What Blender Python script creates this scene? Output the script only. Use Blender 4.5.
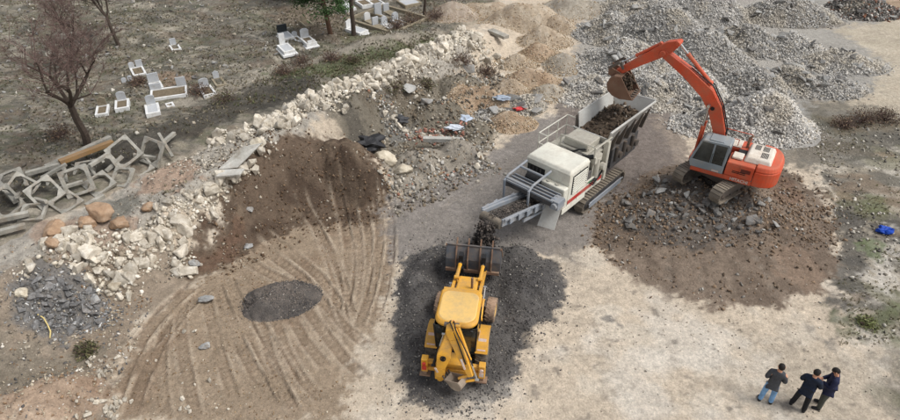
import bpy, bmesh, math, random
import numpy as np
from mathutils import Vector, Matrix, Euler

for o in list(bpy.data.objects):
    bpy.data.objects.remove(o)
scene = bpy.context.scene
COL = scene.collection
random.seed(11)
RNG = np.random.default_rng(11)
R = math.radians

# ------------------------------------------------------------------ camera
CAM_H, PITCH, FPX = 16.3, R(37.0), 620.0        # drone height, tilt below the horizon, focal length for a 900 px wide frame
cam_d = bpy.data.cameras.new('camera')
cam = bpy.data.objects.new('camera', cam_d)
COL.objects.link(cam)
cam.location = (0, 0, CAM_H)
cam.rotation_euler = (R(90) - PITCH, 0, 0)
cam_d.sensor_width = 36
cam_d.lens = 36 * FPX / 900
cam_d.clip_end = 3000
scene.camera = cam

# ------------------------------------------------------------------ sky, sun, exposure
SUN_EL, SUN_AZ = 56, 102          # overcast: one broad soft sun
world = bpy.data.worlds.new('World')
scene.world = world
world.use_nodes = True
nt = world.node_tree
nt.nodes.clear()
sky = nt.nodes.new('ShaderNodeTexSky')
sky.sky_type = 'NISHITA'
sky.sun_disc = False
sky.sun_elevation = R(SUN_EL)
sky.sun_rotation = R(SUN_AZ)
sky.dust_density = 3.0
hs = nt.nodes.new('ShaderNodeHueSaturation')
hs.inputs['Saturation'].default_value = 0.30
bg = nt.nodes.new('ShaderNodeBackground')
bg.inputs['Strength'].default_value = 0.12
wo = nt.nodes.new('ShaderNodeOutputWorld')
nt.links.new(sky.outputs[0], hs.inputs['Color'])
nt.links.new(hs.outputs[0], bg.inputs[0])
nt.links.new(bg.outputs[0], wo.inputs[0])
sun_d = bpy.data.lights.new('sun', 'SUN')
sun_d.energy = 1.5
sun_d.angle = R(26)
sun_d.color = (1.0, 0.975, 0.94)
sun = bpy.data.objects.new('sun', sun_d)
COL.objects.link(sun)
_az = R(SUN_AZ)
_sd = Vector((math.sin(_az) * math.cos(R(SUN_EL)), math.cos(_az) * math.cos(R(SUN_EL)), math.sin(R(SUN_EL))))
sun.rotation_euler = _sd.to_track_quat('Z', 'Y').to_euler()
vs = scene.view_settings
vs.view_transform = 'Standard'
vs.look = 'None'
vs.gamma = 1.0
vs.exposure = 0.5
vs.use_curve_mapping = False
scene.render.film_transparent = False
scene.cycles.max_bounces = 5
scene.cycles.diffuse_bounces = 3
scene.cycles.use_denoising = True

# ------------------------------------------------------------------ helpers
def S(r, g, b):
    f = lambda c: (c / 255 / 12.92) if c / 255 <= 0.04045 else ((c / 255 + 0.055) / 1.055) ** 2.4
    return (f(r), f(g), f(b))

def G(px, py, z=0.0):
    """place in the site (metres) seen at a spot of the photograph, at height z"""
    u, v = (px - 450.0) / FPX, (py - 210.0) / FPX
    a = math.cos(PITCH) - v * math.sin(PITCH)      # forward ground component
    b = math.sin(PITCH) + v * math.cos(PITCH)      # downward component
    t = (CAM_H - z) / b
    return Vector((u * t, a * t, z))

def _hash(ix, iy, seed):
    h = (ix.astype(np.int64) * 374761393 + iy.astype(np.int64) * 668265263 + seed * 1442695041) & 0xFFFFFFFF
    h = ((h ^ (h >> 13)) * 1274126177) & 0xFFFFFFFF
    h = h ^ (h >> 16)
    return (h & 0xFFFFFF) / float(0xFFFFFF)

def vnoise(x, y, seed=0):
    x = np.asarray(x, float); y = np.asarray(y, float)
    ix, iy = np.floor(x), np.floor(y)
    fx, fy = x - ix, y - iy
    fx = fx * fx * (3 - 2 * fx); fy = fy * fy * (3 - 2 * fy)
    a = _hash(ix, iy, seed); b = _hash(ix + 1, iy, seed)
    c = _hash(ix, iy + 1, seed); d = _hash(ix + 1, iy + 1, seed)
    return (a * (1 - fx) + b * fx) * (1 - fy) + (c * (1 - fx) + d * fx) * fy

def fbm(x, y, seed=0, octv=4, gain=0.5):
    s, a, t = 0, 1.0, 0
    x = np.asarray(x, float); y = np.asarray(y, float)
    for k in range(octv):
        s = s + a * vnoise(x, y, seed + 17 * k); t += a
        a *= gain; x = x * 2.03 + 5.1; y = y * 2.03 - 3.7
    return s / t                                   # 0..1

def sstep(a, b, x):
    t = np.clip((x - a) / (b - a), 0, 1)
    return t * t * (3 - 2 * t)

def poly_sd(x, y, pts):
    """signed distance to polygon, negative inside"""
    n = len(pts)
    d = np.full(x.shape, 1e9); inside = np.zeros(x.shape, bool)
    for i in range(n):
        x0, y0 = pts[i]; x1, y1 = pts[(i + 1) % n]
        dx, dy = x1 - x0, y1 - y0
        t = np.clip(((x - x0) * dx + (y - y0) * dy) / (dx * dx + dy * dy + 1e-9), 0, 1)
        d = np.minimum(d, (x - x0 - t * dx) ** 2 + (y - y0 - t * dy) ** 2)
        c = ((y0 > y) != (y1 > y)) & (x < (x1 - x0) * (y - y0) / (y1 - y0 + 1e-12) + x0)
        inside ^= c
    d = np.sqrt(d)
    return np.where(inside, -d, d)

def line_d(x, y, pts):
    """distance to polyline, arc length there, signed side, and fractional segment parameter"""
    best = np.full(x.shape, 1e9); arc = np.zeros(x.shape); side = np.zeros(x.shape); par = np.zeros(x.shape)
    s = 0.0
    for i in range(len(pts) - 1):
        x0, y0 = pts[i][:2]; x1, y1 = pts[i + 1][:2]
        dx, dy = x1 - x0, y1 - y0
        L = math.hypot(dx, dy)
        t = np.clip(((x - x0) * dx + (y - y0) * dy) / (L * L + 1e-9), 0, 1)
        d = np.hypot(x - x0 - t * dx, y - y0 - t * dy)
        m = d < best
        best = np.where(m, d, best); arc = np.where(m, s + t * L, arc); par = np.where(m, i + t, par)
        side = np.where(m, (x - x0) * dy - (y - y0) * dx, side)
        s += L
    return best, arc, side, par

def tag(o, label=None, cat=None, group=None, kind=None):
    if label: o['label'] = label
    if cat: o['category'] = cat
    if group: o['group'] = group
    if kind: o['kind'] = kind
    elif cat and 'kind' not in o: o['kind'] = 'thing'
    return o

def link(name, me, mat=None, parent=None, loc=None):
    o = bpy.data.objects.new(name, me)
    COL.objects.link(o)
    if mat is not None and me is not None and not me.materials:
        me.materials.append(mat)
    if parent is not None: o.parent = parent
    if loc is not None: o.location = loc
    return o

def empty(name, loc=(0, 0, 0), rz=0.0, rx=0.0, ry=0.0):
    o = bpy.data.objects.new(name, None)
    COL.objects.link(o)
    o.empty_display_size = 0.3
    o.location = loc; o.rotation_euler = (rx, ry, rz)
    return o

def fast_mesh(name, V, F, tint=None, smooth=False):
    V = np.asarray(V, np.float32); F = np.asarray(F, np.int32)
    k = F.shape[1]
    me = bpy.data.meshes.new(name)
    me.vertices.add(len(V)); me.vertices.foreach_set('co', V.ravel())
    me.loops.add(F.size); me.loops.foreach_set('vertex_index', F.ravel())
    me.polygons.add(len(F))
    me.polygons.foreach_set('loop_start', np.arange(0, F.size, k, dtype=np.int32))
    if smooth: me.polygons.foreach_set('use_smooth', np.ones(len(F), bool))
    if tint is not None:
        at = me.attributes.new('tint', 'FLOAT_COLOR', 'POINT')
        c = np.ones((len(V), 4), np.float32); c[:, :3] = tint
        at.data.foreach_set('color', c.ravel())
    me.update(calc_edges=True)
    return me

def grid_faces(nx, ny):
    i = np.arange(nx - 1)[None, :] + np.arange(ny - 1)[:, None] * nx
    i = i.ravel()
    return np.stack([i, i + 1, i + 1 + nx, i + nx], 1)

class MB:
    """collects shapes into one mesh"""
    def __init__(s, M=None):
        s.v, s.f, s.M = [], [], M
    def add(s, vs_, fs_):
        b = len(s.v)
        for p in vs_:
            p = Vector(p)
            s.v.append(s.M @ p if s.M is not None else p)
        s.f += [tuple(b + i for i in f) for f in fs_]
        return s
    def box(s, x0, x1, y0, y1, z0, z1, M=None):
        P = [Vector(p) for p in ((x0, y0, z0), (x1, y0, z0), (x1, y1, z0), (x0, y1, z0), (x0, y0, z1), (x1, y0, z1), (x1, y1, z1), (x0, y1, z1))]
        if M is not None: P = [M @ p for p in P]
        return s.add(P, [(3, 2, 1, 0), (4, 5, 6, 7), (0, 1, 5, 4), (1, 2, 6, 5), (2, 3, 7, 6), (3, 0, 4, 7)])
    def hexa(s, P):
        """8 corners: four below, four above, counter-clockwise from above"""
        return s.add(P, [(3, 2, 1, 0), (4, 5, 6, 7), (0, 1, 5, 4), (1, 2, 6, 5), (2, 3, 7, 6), (3, 0, 4, 7)])
    def prism_x(s, poly, x0, x1):
        """(y,z) outline, counter-clockwise seen from +x, extruded in x"""
        n = len(poly)
        P = [(x0, y, z) for y, z in poly] + [(x1, y, z) for y, z in poly]
        return s.add(P, [tuple(range(n))[::-1], tuple(range(n, 2 * n))] + [(i, (i + 1) % n, n + (i + 1) % n, n + i) for i in range(n)])
    def prism_z(s, poly, z0, z1, top=None):
        n = len(poly)
        tp = top or poly
        P = [(x, y, z0) for x, y in poly] + [(x, y, z1) for x, y in tp]
        return s.add(P, [tuple(range(n))[::-1], tuple(range(n, 2 * n))] + [(i, (i + 1) % n, n + (i + 1) % n, n + i) for i in range(n)])
    def beam(s, path, x0, x1):
        """path of (y,z,depth) in the side plane, extruded in x"""
        L, Rr = [], []
        n = len(path)
        for i, (y, z, w) in enumerate(path):
            a = path[max(i - 1, 0)]; b = path[min(i + 1, n - 1)]
            d = Vector((b[0] - a[0], b[1] - a[1])).normalized()
            nrm = Vector((-d.y, d.x))
            L.append((y + nrm.x * w / 2, z + nrm.y * w / 2)); Rr.append((y - nrm.x * w / 2, z - nrm.y * w / 2))
        for i in range(n - 1):
            q = [Rr[i], Rr[i + 1], L[i + 1], L[i]]
            P = [(x0, y, z) for y, z in q] + [(x1, y, z) for y, z in q]
            fs = [(3, 2, 1, 0), (4, 5, 6, 7), (0, 1, 5, 4), (2, 3, 7, 6)]
            if i == 0: fs.append((3, 0, 4, 7))
            if i == n - 2: fs.append((1, 2, 6, 5))
            s.add(P, fs)
        return s
    def cyl(s, p0, p1, r0, r1=None, n=12):
        r1 = r0 if r1 is None else r1
        p0, p1 = Vector(p0), Vector(p1)
        d = (p1 - p0).normalized()
        a = d.orthogonal().normalized(); b = d.cross(a)
        P = []
        for p, r in ((p0, r0), (p1, r1)):
            for k in range(n):
                t = 2 * math.pi * k / n
                P.append(p + (a * math.cos(t) + b * math.sin(t)) * r)
        return s.add(P, [tuple(range(n))[::-1], tuple(range(n, 2 * n))] + [(i, (i + 1) % n, n + (i + 1) % n, n + i) for i in range(n)])
    def tube(s, path, r, n=6):
        for i in range(len(path) - 1):
            a, b = Vector(path[i]), Vector(path[i + 1])
            d = (b - a).normalized() * r * 0.6
            s.cyl(a - d * (i > 0), b + d * (i < len(path) - 2), r, r, n)
        return s
    def lathe_x(s, prof, cx, cy, cz, n=28):
        """profile of (radius, x) turned about the x axis through (cy,cz)"""
        m = len(prof)
        P = []
        for k in range(n):
            t = 2 * math.pi * k / n
            for r, x in prof:
                P.append((cx + x, cy + r * math.cos(t), cz + r * math.sin(t)))
        F = []
        for k in range(n):
            k2 = (k + 1) % n
            for i in range(m - 1):
                F.append((k * m + i, k * m + i + 1, k2 * m + i + 1, k2 * m + i))
        return s.add(P, F)
    def build(s, name, mat, parent=None, bevel=0.0, smooth=False, loc=None, segs=2):
        me = bpy.data.meshes.new(name)
        me.from_pydata([tuple(p) for p in s.v], [], s.f)
        bm = bmesh.new(); bm.from_mesh(me)
        bmesh.ops.recalc_face_normals(bm, faces=bm.faces)
        if smooth:
            for f in bm.faces: f.smooth = True
        bm.to_mesh(me); bm.free()
        o = link(name, me, mat, parent, loc)
        if bevel > 0:
            m = o.modifiers.new('bevel', 'BEVEL')
            m.width = bevel; m.segments = segs; m.limit_method = 'ANGLE'; m.angle_limit = R(35)
        return o

def children(o):
    return [c for c in bpy.data.objects if c.parent == o]

# ------------------------------------------------------------------ materials
def new_mat(name):
    m = bpy.data.materials.new(name)
    m.use_nodes = True
    t = m.node_tree
    return m, t, t.nodes['Principled BSDF']

def nd(t, kind, **kw):
    n = t.nodes.new(kind)
    for k, v in kw.items(): setattr(n, k, v)
    return n

def coords(t, scale=1.0):
    tc = nd(t, 'ShaderNodeTexCoord')
    mp = nd(t, 'ShaderNodeMapping')
    mp.inputs['Scale'].default_value = (scale,) * 3
    t.links.new(tc.outputs['Object'], mp.inputs[0])
    return mp.outputs[0]

def noise(t, vec, scale, detail=4, rough=0.6):
    n = nd(t, 'ShaderNodeTexNoise')
    n.inputs['Scale'].default_value = scale; n.inputs['Detail'].default_value = detail; n.inputs['Roughness'].default_value = rough
    t.links.new(vec, n.inputs['Vector'])
    return n.outputs['Fac']

def ramp(t, fac, stops):
    r = nd(t, 'ShaderNodeValToRGB')
    e = r.color_ramp.elements
    e[0].position, e[0].color = stops[0][0], (*stops[0][1], 1)
    e[1].position, e[1].color = stops[-1][0], (*stops[-1][1], 1)
    for p, c in stops[1:-1]:
        k = e.new(p); k.color = (*c, 1)
    t.links.new(fac, r.inputs[0])
    return r.outputs[0]

def mixc(t, fac, a, b, mode='MIX'):
    m = nd(t, 'ShaderNodeMix', data_type='RGBA', blend_type=mode)
    for i, v in ((0, fac), (6, a), (7, b)):
        if hasattr(v, 'is_output'): t.links.new(v, m.inputs[i])
        elif i == 0: m.inputs[0].default_value = v
        else: m.inputs[i].default_value = (*v, 1)
    return m.outputs[2]

def bump(t, bsdf, h, strength=0.5, dist=0.05):
    b = nd(t, 'ShaderNodeBump')
    b.inputs['Strength'].default_value = strength; b.inputs['Distance'].default_value = dist
    t.links.new(h, b.inputs['Height']); t.links.new(b.outputs[0], bsdf.inputs['Normal'])
    return b

G3 = lambda v: (v, v, v)

def mat_tinted(name, rough=0.95, vary=0.35, scale=3.0, bstr=0.6, bdist=0.05):
    """colour carried per piece in the mesh's tint attribute, broken up by grain"""
    m, t, b = new_mat(name)
    a = nd(t, 'ShaderNodeAttribute', attribute_name='tint')
    v = coords(t)
    n = noise(t, v, scale, 7, 0.7)
    g = ramp(t, n, [(0.25, G3(1 - vary)), (0.75, G3(1 + vary))])
    t.links.new(mixc(t, 1.0, a.outputs['Color'], g, 'MULTIPLY'), b.inputs['Base Color'])
    b.inputs['Roughness'].default_value = rough
    b.inputs['Specular IOR Level'].default_value = 0.2
    bump(t, b, noise(t, v, scale * 4, 6, 0.7), bstr, bdist)
    return m

def mat_rock(name, cols, scale=2.5, per_obj=0.25, rough=0.92, soiled=0.45):
    m, t, b = new_mat(name)
    v = coords(t)
    oi = nd(t, 'ShaderNodeObjectInfo')
    ad = nd(t, 'ShaderNodeVectorMath', operation='ADD')
    t.links.new(v, ad.inputs[0]); t.links.new(oi.outputs['Location'], ad.inputs[1])
    n = noise(t, ad.outputs[0], scale, 6, 0.7)
    c = ramp(t, n, [(0.3, cols[0]), (0.5, cols[1]), (0.72, cols[2])])
    mr = nd(t, 'ShaderNodeMapRange')
    mr.inputs['To Min'].default_value = 1 - per_obj; mr.inputs['To Max'].default_value = 1 + per_obj * 0.5
    t.links.new(oi.outputs['Random'], mr.inputs['Value'])
    c = mixc(t, 1.0, c, mr.outputs[0], 'MULTIPLY')
    dm = ramp(t, noise(t, ad.outputs[0], scale * 0.7, 5, 0.75), [(0.50, G3(0)), (0.66, G3(soiled))])
    t.links.new(mixc(t, dm, c, S(138, 118, 96)), b.inputs['Base Color'])
    b.inputs['Roughness'].default_value = rough
    b.inputs['Specular IOR Level'].default_value = 0.2
    bump(t, b, noise(t, ad.outputs[0], scale * 5, 6, 0.7), 0.6, 0.05)
    return m

def mat_paint(name, col, dirt=S(120, 108, 92), amount=0.35, rough=0.45, scale=2.2, chips=None, metal=0.0, updust=0.35):
    """painted or bare metal with site dust lying on the upward faces and worn patches"""
    m, t, b = new_mat(name)
    v = coords(t)
    n1 = noise(t, v, scale, 8, 0.72)
    f = ramp(t, n1, [(0.60 - amount * 0.55, G3(0)), (0.76, G3(0.9))])
    geo = nd(t, 'ShaderNodeNewGeometry')
    sep = nd(t, 'ShaderNodeSeparateXYZ')
    t.links.new(geo.outputs['Normal'], sep.inputs[0])
    up = ramp(t, sep.outputs[2], [(0.4, G3(0)), (1.0, G3(updust))])
    n2 = noise(t, v, scale * 3.1, 5, 0.7)
    upn = mixc(t, 1.0, up, ramp(t, n2, [(0.3, G3(0.2)), (0.7, G3(1.4))]), 'MULTIPLY')
    base = mixc(t, f, col, dirt)
    if chips is not None:
        c = noise(t, v, scale * 5, 4, 0.6)
        base = mixc(t, ramp(t, c, [(0.66, G3(0)), (0.70, G3(1))]), base, chips)
    base = mixc(t, upn, base, dirt)
    shade = ramp(t, noise(t, v, scale * 0.5, 3, 0.5), [(0.3, G3(0.74)), (0.7, G3(1.08))])
    t.links.new(mixc(t, 1.0, base, shade, 'MULTIPLY'), b.inputs['Base Color'])
    rr = ramp(t, n1, [(0.3, G3(rough)), (0.7, G3(min(rough + 0.35, 0.95)))])
    t.links.new(rr, b.inputs['Roughness'])
    b.inputs['Metallic'].default_value = metal
    bump(t, b, n2, 0.12, 0.02)
    return m

def mat_plain(name, col, rough=0.8, vary=0.15, scale=6, metal=0.0, bstr=0.2):
    m, t, b = new_mat(name)
    v = coords(t)
    n = noise(t, v, scale, 5, 0.65)
    lo = tuple(c * (1 - vary) for c in col); hi = tuple(min(c * (1 + vary), 1) for c in col)
    t.links.new(ramp(t, n, [(0.3, lo), (0.7, hi)]), b.inputs['Base Color'])
    b.inputs['Roughness'].default_value = rough
    b.inputs['Metallic'].default_value = metal
    b.inputs['Specular IOR Level'].default_value = 0.3
    bump(t, b, noise(t, v, scale * 3, 4, 0.6), bstr, 0.02)
    return m

def mat_glass(name, col=(0.012, 0.016, 0.018)):
    m, t, b = new_mat(name)
    v = coords(t)
    t.links.new(ramp(t, noise(t, v, 2.0, 5, 0.7), [(0.4, col), (0.75, tuple(c * 2.2 + 0.02 for c in col))]), b.inputs['Base Color'])
    b.inputs['Roughness'].default_value = 0.12
    b.inputs['Specular IOR Level'].default_value = 0.6
    b.inputs['Coat Weight'].default_value = 0.3
    return m
# ------------------------------------------------------------------ ground
def smax(vals, p=5):
    s = 0
    for v in vals: s = s + np.maximum(v, 0) ** p
    return s ** (1.0 / p)

def ell(x, y, cx, cy, rx, ry, rot):
    c, s_ = math.cos(rot), math.sin(rot)
    dx, dy = x - cx, y - cy
    return np.sqrt(((dx * c + dy * s_) / rx) ** 2 + ((-dx * s_ + dy * c) / ry) ** 2)

def wpt(px, py, z=0.0):
    g = G(px, py, z)
    return (g.x, g.y)

# long rubble bank between the burial ground and the yard: crest points with height, front width, back width
BERM = []
for px, py, h, wf, wb, tp in ((-160, 345, 1.6, 2.6, 1.8, 0.6), (-40, 285, 1.7, 2.6, 1.7, 0.7), (50, 235, 1.8, 2.6, 1.6, 0.8), (120, 203, 1.9, 2.7, 1.5, 0.8),
                              (185, 170, 2.2, 2.6, 1.5, 0.8), (245, 142, 2.4, 2.5, 1.5, 0.8), (310, 106, 2.4, 2.4, 1.5, 0.6), (370, 80, 2.2, 2.2, 1.6, 0.5),
                              (420, 54, 2.0, 2.2, 1.6, 0.4), (466, 34, 1.5, 2.4, 2.0, 0.4), (500, 24, 0.3, 2.0, 2.0, 0.3)):
    BERM.append((*wpt(px, py, h), h, wf, wb, tp))

# loose mounds shaped in the ground: spot, base height guess, radii, turn, height, sharpness
MOUNDS = []
for px, py, z, rx, ry, rot, h in (
        (292, 165, 1.0, 3.2, 2.3, 20, 2.1), (345, 160, 1.0, 2.6, 2.1, -10, 2.05), (238, 205, 0.8, 2.2, 1.8, 40, 1.3), (372, 175, 0.6, 1.5, 1.6, 0, 1.2),
        (360, 125, 0.8, 2.2, 1.6, 0, 1.3), (420, 160, 0.5, 2.3, 1.5, 10, 0.95), (462, 150, 0.5, 1.7, 1.5, 15, 0.9), (475, 128, 0.3, 1.6, 1.2, 0, 0.7),
        (400, 182, 0.3, 1.5, 0.9, 15, 0.6), (440, 108, 0.5, 2.0, 1.6, 0, 0.9), (455, 85, 0.5, 2.2, 1.8, 0, 1.1), (410, 95, 0.8, 2.4, 1.6, 10, 1.3),
        (395, 128, 0.3, 1.2, 0.9, 0, 0.5),
        (690, 205, 0.3, 4.2, 3.0, 20, 0.62), (745, 215, 0.3, 4.0, 3.2, -20, 0.62), (720, 255, 0.2, 4.2, 2.2, -12, 0.34), (665, 235, 0.2, 2.6, 2.0, 0, 0.30), (800, 245, 0.2, 2.2, 2.2, 0, 0.25),
        (55, 392, 0.4, 2.0, 1.2, 8, 0.75), (10, 415, 0.5, 2.0, 1.6, 0, 0.9), (62, 300, 0.4, 2.2, 1.3, 10, 0.6), (130, 268, 0.5, 2.2, 1.6, 25, 0.7), (15, 330, 0.5, 2.6, 2.0, 0, 0.65),
        (470, 256, 0.2, 1.7, 1.0, 0, 0.42), (530, 287, 0.1, 1.5, 1.7, 20, 0.50), (420, 290, 0.1, 1.0, 1.9, 0, 0.42), (518, 262, 0.1, 1.4, 1.0, 0, 0.46), (430, 262, 0.1, 1.1, .9, 0, 0.40), (525, 325, 0.1, 0.9, 1.2, 0, 0.30), (414, 350, 0.0, 0.7, 1.6, 0, 0.24), (470, 340, 0.0, 2.3, 3.4, 0, 0.06),
        (760, 120, 0.2, 3.0, 2.2, 0, 0.25), (870, 300, 0.0, 2.2, 1.5, 30, 0.2), (300, 52, 0.0, 6.0, 2.0, 35, 0.35), (380, 45, 0.0, 4.0, 1.6, 35, 0.4), (140, 30, 0.0, 7.0, 4.0, 30, 0.4)):
    MOUNDS.append((*wpt(px, py, z), rx, ry, R(rot), h))
MOUNDS.append((11.7, 22.5, 3.9, 3.2, R(-20), 1.02))

# tyre and crawler tracks pressed into the soil: width, depth, tread pitch, points seen in the yard
RUTS = []
def rut(w, dep, tread, *pts):
    RUTS.append((w * .78, dep * .85, tread, [wpt(*p) for p in pts]))
rut(0.46, 0.060, 0.17, (384, 192), (390, 222), (390, 255), (384, 290), (372, 330))
rut(0.46, 0.065, 0.17, (336, 190), (343, 215), (349, 245), (350, 275), (344, 310))
rut(0.44, 0.060, 0.17, (300, 200), (316, 226), (330, 255), (338, 285), (336, 315))
rut(0.42, 0.050, 0.17, (362, 205), (368, 235), (368, 270), (362, 300))
rut(0.40, 0.055, 0.15, (352, 205), (358, 235), (359, 265), (354, 300))
rut(0.44, 0.060, 0.18, (262, 232), (290, 252), (318, 275), (340, 305), (350, 345))
rut(0.44, 0.055, 0.18, (250, 240), (276, 258), (300, 275), (322, 300), (338, 340))
rut(0.44, 0.050, 0.18, (238, 252), (262, 270), (288, 282))
rut(0.46, 0.055, 0.16, (216, 284), (226, 310), (240, 345), (262, 385), (280, 420))
rut(0.46, 0.060, 0.16, (228, 278), (240, 305), (254, 338), (276, 378), (298, 420))
rut(0.46, 0.050, 0.16, (244, 290), (258, 322), (276, 352), (300, 390))
rut(0.40, 0.050, 0.16, (205, 292), (212, 325), (222, 362), (236, 405))
rut(0.60, 0.060, 0.13, (198, 280), (166, 308), (140, 340), (122, 375), (108, 420))
rut(0.50, 0.050, 0.13, (212, 284), (182, 312), (158, 345), (140, 385), (128, 425))
rut(0.30, 0.040, 0.30, (190, 300), (165, 330), (148, 350))
rut(0.44, 0.050, 0.20, (306, 308), (322, 330), (344, 358), (370, 382))
rut(0.40, 0.050, 0.20, (292, 318), (306, 342), (328, 370))
rut(0.40, 0.045, 0.20, (322, 300), (346, 328), (372, 350))
rut(0.36, 0.040, 0.20, (276, 322), (286, 350), (300, 376), (324, 404))
rut(0.42, 0.050, 0.16, (378, 200), (380, 230), (378, 262), (370, 296), (358, 330))
rut(0.36, 0.045, 0.20, (262, 330), (270, 356), (284, 388), (300, 420))
rut(0.36, 0.045, 0.20, (318, 228), (334, 256), (346, 290), (352, 320))
rut(0.44, 0.045, 0.16, (182, 300), (180, 330), (186, 370), (196, 420))
rut(0.44, 0.045, 0.16, (168, 320), (160, 350), (160, 385), (166, 425))
rut(0.50, 0.030, 0.15, (520, 138), (470, 168), (425, 195), (396, 222))
rut(0.50, 0.030, 0.15, (535, 148), (490, 176), (450, 202), (412, 236))
rut(0.50, 0.025, 0.15, (480, 152), (440, 172), (404, 200))
rut(0.55, 0.030, 0.14, (556, 228), (560, 250), (556, 275))
rut(0.50, 0.022, 0.22, (744, 318), (760, 350), (778, 370), (800, 384))
rut(0.50, 0.022, 0.22, (775, 320), (795, 350), (815, 366))
rut(0.45, 0.022, 0.22, (800, 322), (820, 345), (850, 372))
rut(0.45, 0.020, 0.22, (590, 310), (600, 350), (606, 420))
rut(0.45, 0.020, 0.22, (650, 300), (672, 350), (690, 420))
rut(0.45, 0.018, 0.22, (560, 420), (640, 380), (760, 390), (900, 420))
rut(0.40, 0.040, 0.30, (690, 248), (700, 275), (705, 305))
rut(0.40, 0.040, 0.30, (715, 248), (728, 275), (738, 302))
rut(0.40, 0.045, 0.30, (742, 246), (760, 272), (778, 300))
rut(0.40, 0.040, 0.30, (664, 246), (668, 270), (668, 290))

CEM_LINE = [wpt(-300, 360), wpt(-60, 285), wpt(20, 242), wpt(110, 196), wpt(200, 152), wpt(300, 108), wpt(400, 62), wpt(470, 24), wpt(540, -30)]

def ground_z(x, y):
    x = np.asarray(x, float); y = np.asarray(y, float)
    d, arc, side, par = line_d(x, y, BERM)
    i = np.clip(np.floor(par).astype(int), 0, len(BERM) - 2); t = par - i
    B = np.array(BERM)
    lerp = lambda k: B[i, k] * (1 - t) + B[i + 1, k] * t
    wob = 0.55 * (fbm(x * 0.55, y * 0.55, 3, 3) - 0.5)
    w = np.where(side > 0, lerp(3), lerp(4))
    berm = lerp(2) * (1 - sstep(0, 1, np.maximum(d - lerp(5) + wob, 0) / w))
    ms = [berm]
    wx, wy = x + 1.1 * (fbm(x * 0.5, y * 0.5, 5, 3) - 0.5), y + 1.1 * (fbm(x * 0.5, y * 0.5, 9, 3) - 0.5)
    for cx, cy, rx, ry, rot, h in MOUNDS:
        r = ell(wx, wy, cx, cy, rx, ry, rot)
        ms.append(h * (1 - sstep(0.12, 1.0, r)))
    m = smax(ms)
    rough = np.clip(m / 0.9, 0, 1)
    z = m + 0.12 * (fbm(x * 0.12, y * 0.12, 21, 2) - 0.5)
    z = z + (0.03 + 0.30 * rough) * (fbm(x * 0.9, y * 0.9, 31, 4) - 0.5) + (0.012 + 0.20 * rough) * (fbm(x * 3.4, y * 3.4, 41, 4, 0.6) - 0.5)
    # the cut bank is clawed into steps
    gully = np.abs(fbm(x * 1.5, y * 0.7, 51, 3) - 0.5)
    z = z - 0.16 * rough * sstep(0.07, 0.0, gully) * 0.5
    cem = sstep(0.5, -1.5, CEM_SD(x, y))
    z = z + cem * (0.25 + 0.42 * (fbm(x * 0.35, y * 0.35, 61, 4) - 0.5) + 0.14 * (fbm(x * 1.6, y * 1.6, 66, 3) - 0.5))
    spoil = sstep(1.25, 0.55, ell(x, y, 11.3, 21.6, 5.6, 4.6, 0.0)) + 0.8 * sstep(1.1, 0.7, ell(x, y, 0.9, 15.2, 3.3, 4.2, 0.0)) * sstep(14.2, 15.6, y)
    z = z + spoil * (0.20 * (fbm(x * 1.3, y * 1.3, 91, 4, 0.6) - 0.5) + 0.12 * (fbm(x * 4.2, y * 4.2, 95, 3) - 0.5))
    for w_, dep, tread, pts in RUTS:
        xs = [p[0] for p in pts]; ys = [p[1] for p in pts]
        sel = (x > min(xs) - 1) & (x < max(xs) + 1) & (y > min(ys) - 1) & (y < max(ys) + 1)
        if not sel.any(): continue
        X, Y = x[sel], y[sel]
        wv = 0.07 * (fbm(X * 1.5, Y * 1.5, 77, 3) - 0.5)
        dd, ar, sd, pr = line_d(X + wv, Y + wv, pts)
        q = np.abs(dd) / (w_ * 0.5)
        ends = sstep(0, 0.25, pr) * sstep(len(pts) - 1, len(pts) - 1.3, pr)
        fade = ends * (0.1 + 1.1 * sstep(0.30, 0.60, fbm(X * 0.8, Y * 0.8, 81, 3)))
        floor_ = -0.45 * (1 - sstep(0.9, 1.05, q))
        edge = -0.9 * np.exp(-((q - 0.95) / 0.16) ** 2) + 0.65 * np.exp(-((q - 1.32) / 0.20) ** 2)
        trd = 0.38 * np.sin(2 * math.pi * (ar + 0.6 * dd) / (tread * 1.35)) * (1 - sstep(0.75, 0.95, q))
        z[sel] += dep * fade * (floor_ + edge + trd)
    return z

def CEM_SD(x, y):
    pts = CEM_LINE + [(60, 400), (-400, 400), (-400, 5)]
    return poly_sd(x, y, pts)

def zg(x, y):
    return float(ground_z(np.array([x]), np.array([y]))[0])

def axis(*segs):
    out = []
    for a, b, st in segs:
        n = max(int(round((b - a) / st)), 1)
        out += list(a + (b - a) * np.arange(n) / n)
    out.append(segs[-1][1])
    return np.array(out)

gx = axis((-900, -200, 100), (-200, -70, 10), (-70, -42, 1.2), (-42, -24, 0.24), (-24, -13, 0.12), (-13, 1.0, 0.062), (1.0, 18, 0.10), (18, 26, 0.16), (26, 44, 0.3), (44, 70, 1.5), (70, 200, 10), (200, 900, 100))
gy = axis((-300, -40, 40), (-40, 5, 3), (5, 10.6, 0.35), (10.6, 24, 0.066), (24, 33, 0.10), (33, 46, 0.16), (46, 62, 0.32), (62, 100, 2), (100, 300, 20), (300, 1800, 150))
GX, GY = np.meshgrid(gx, gy)
X, Y = GX.ravel(), GY.ravel()
Zg = ground_z(X, Y)
far = sstep(62, 110, np.hypot(X, Y - 25))
Zg = Zg * (1 - far)

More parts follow.
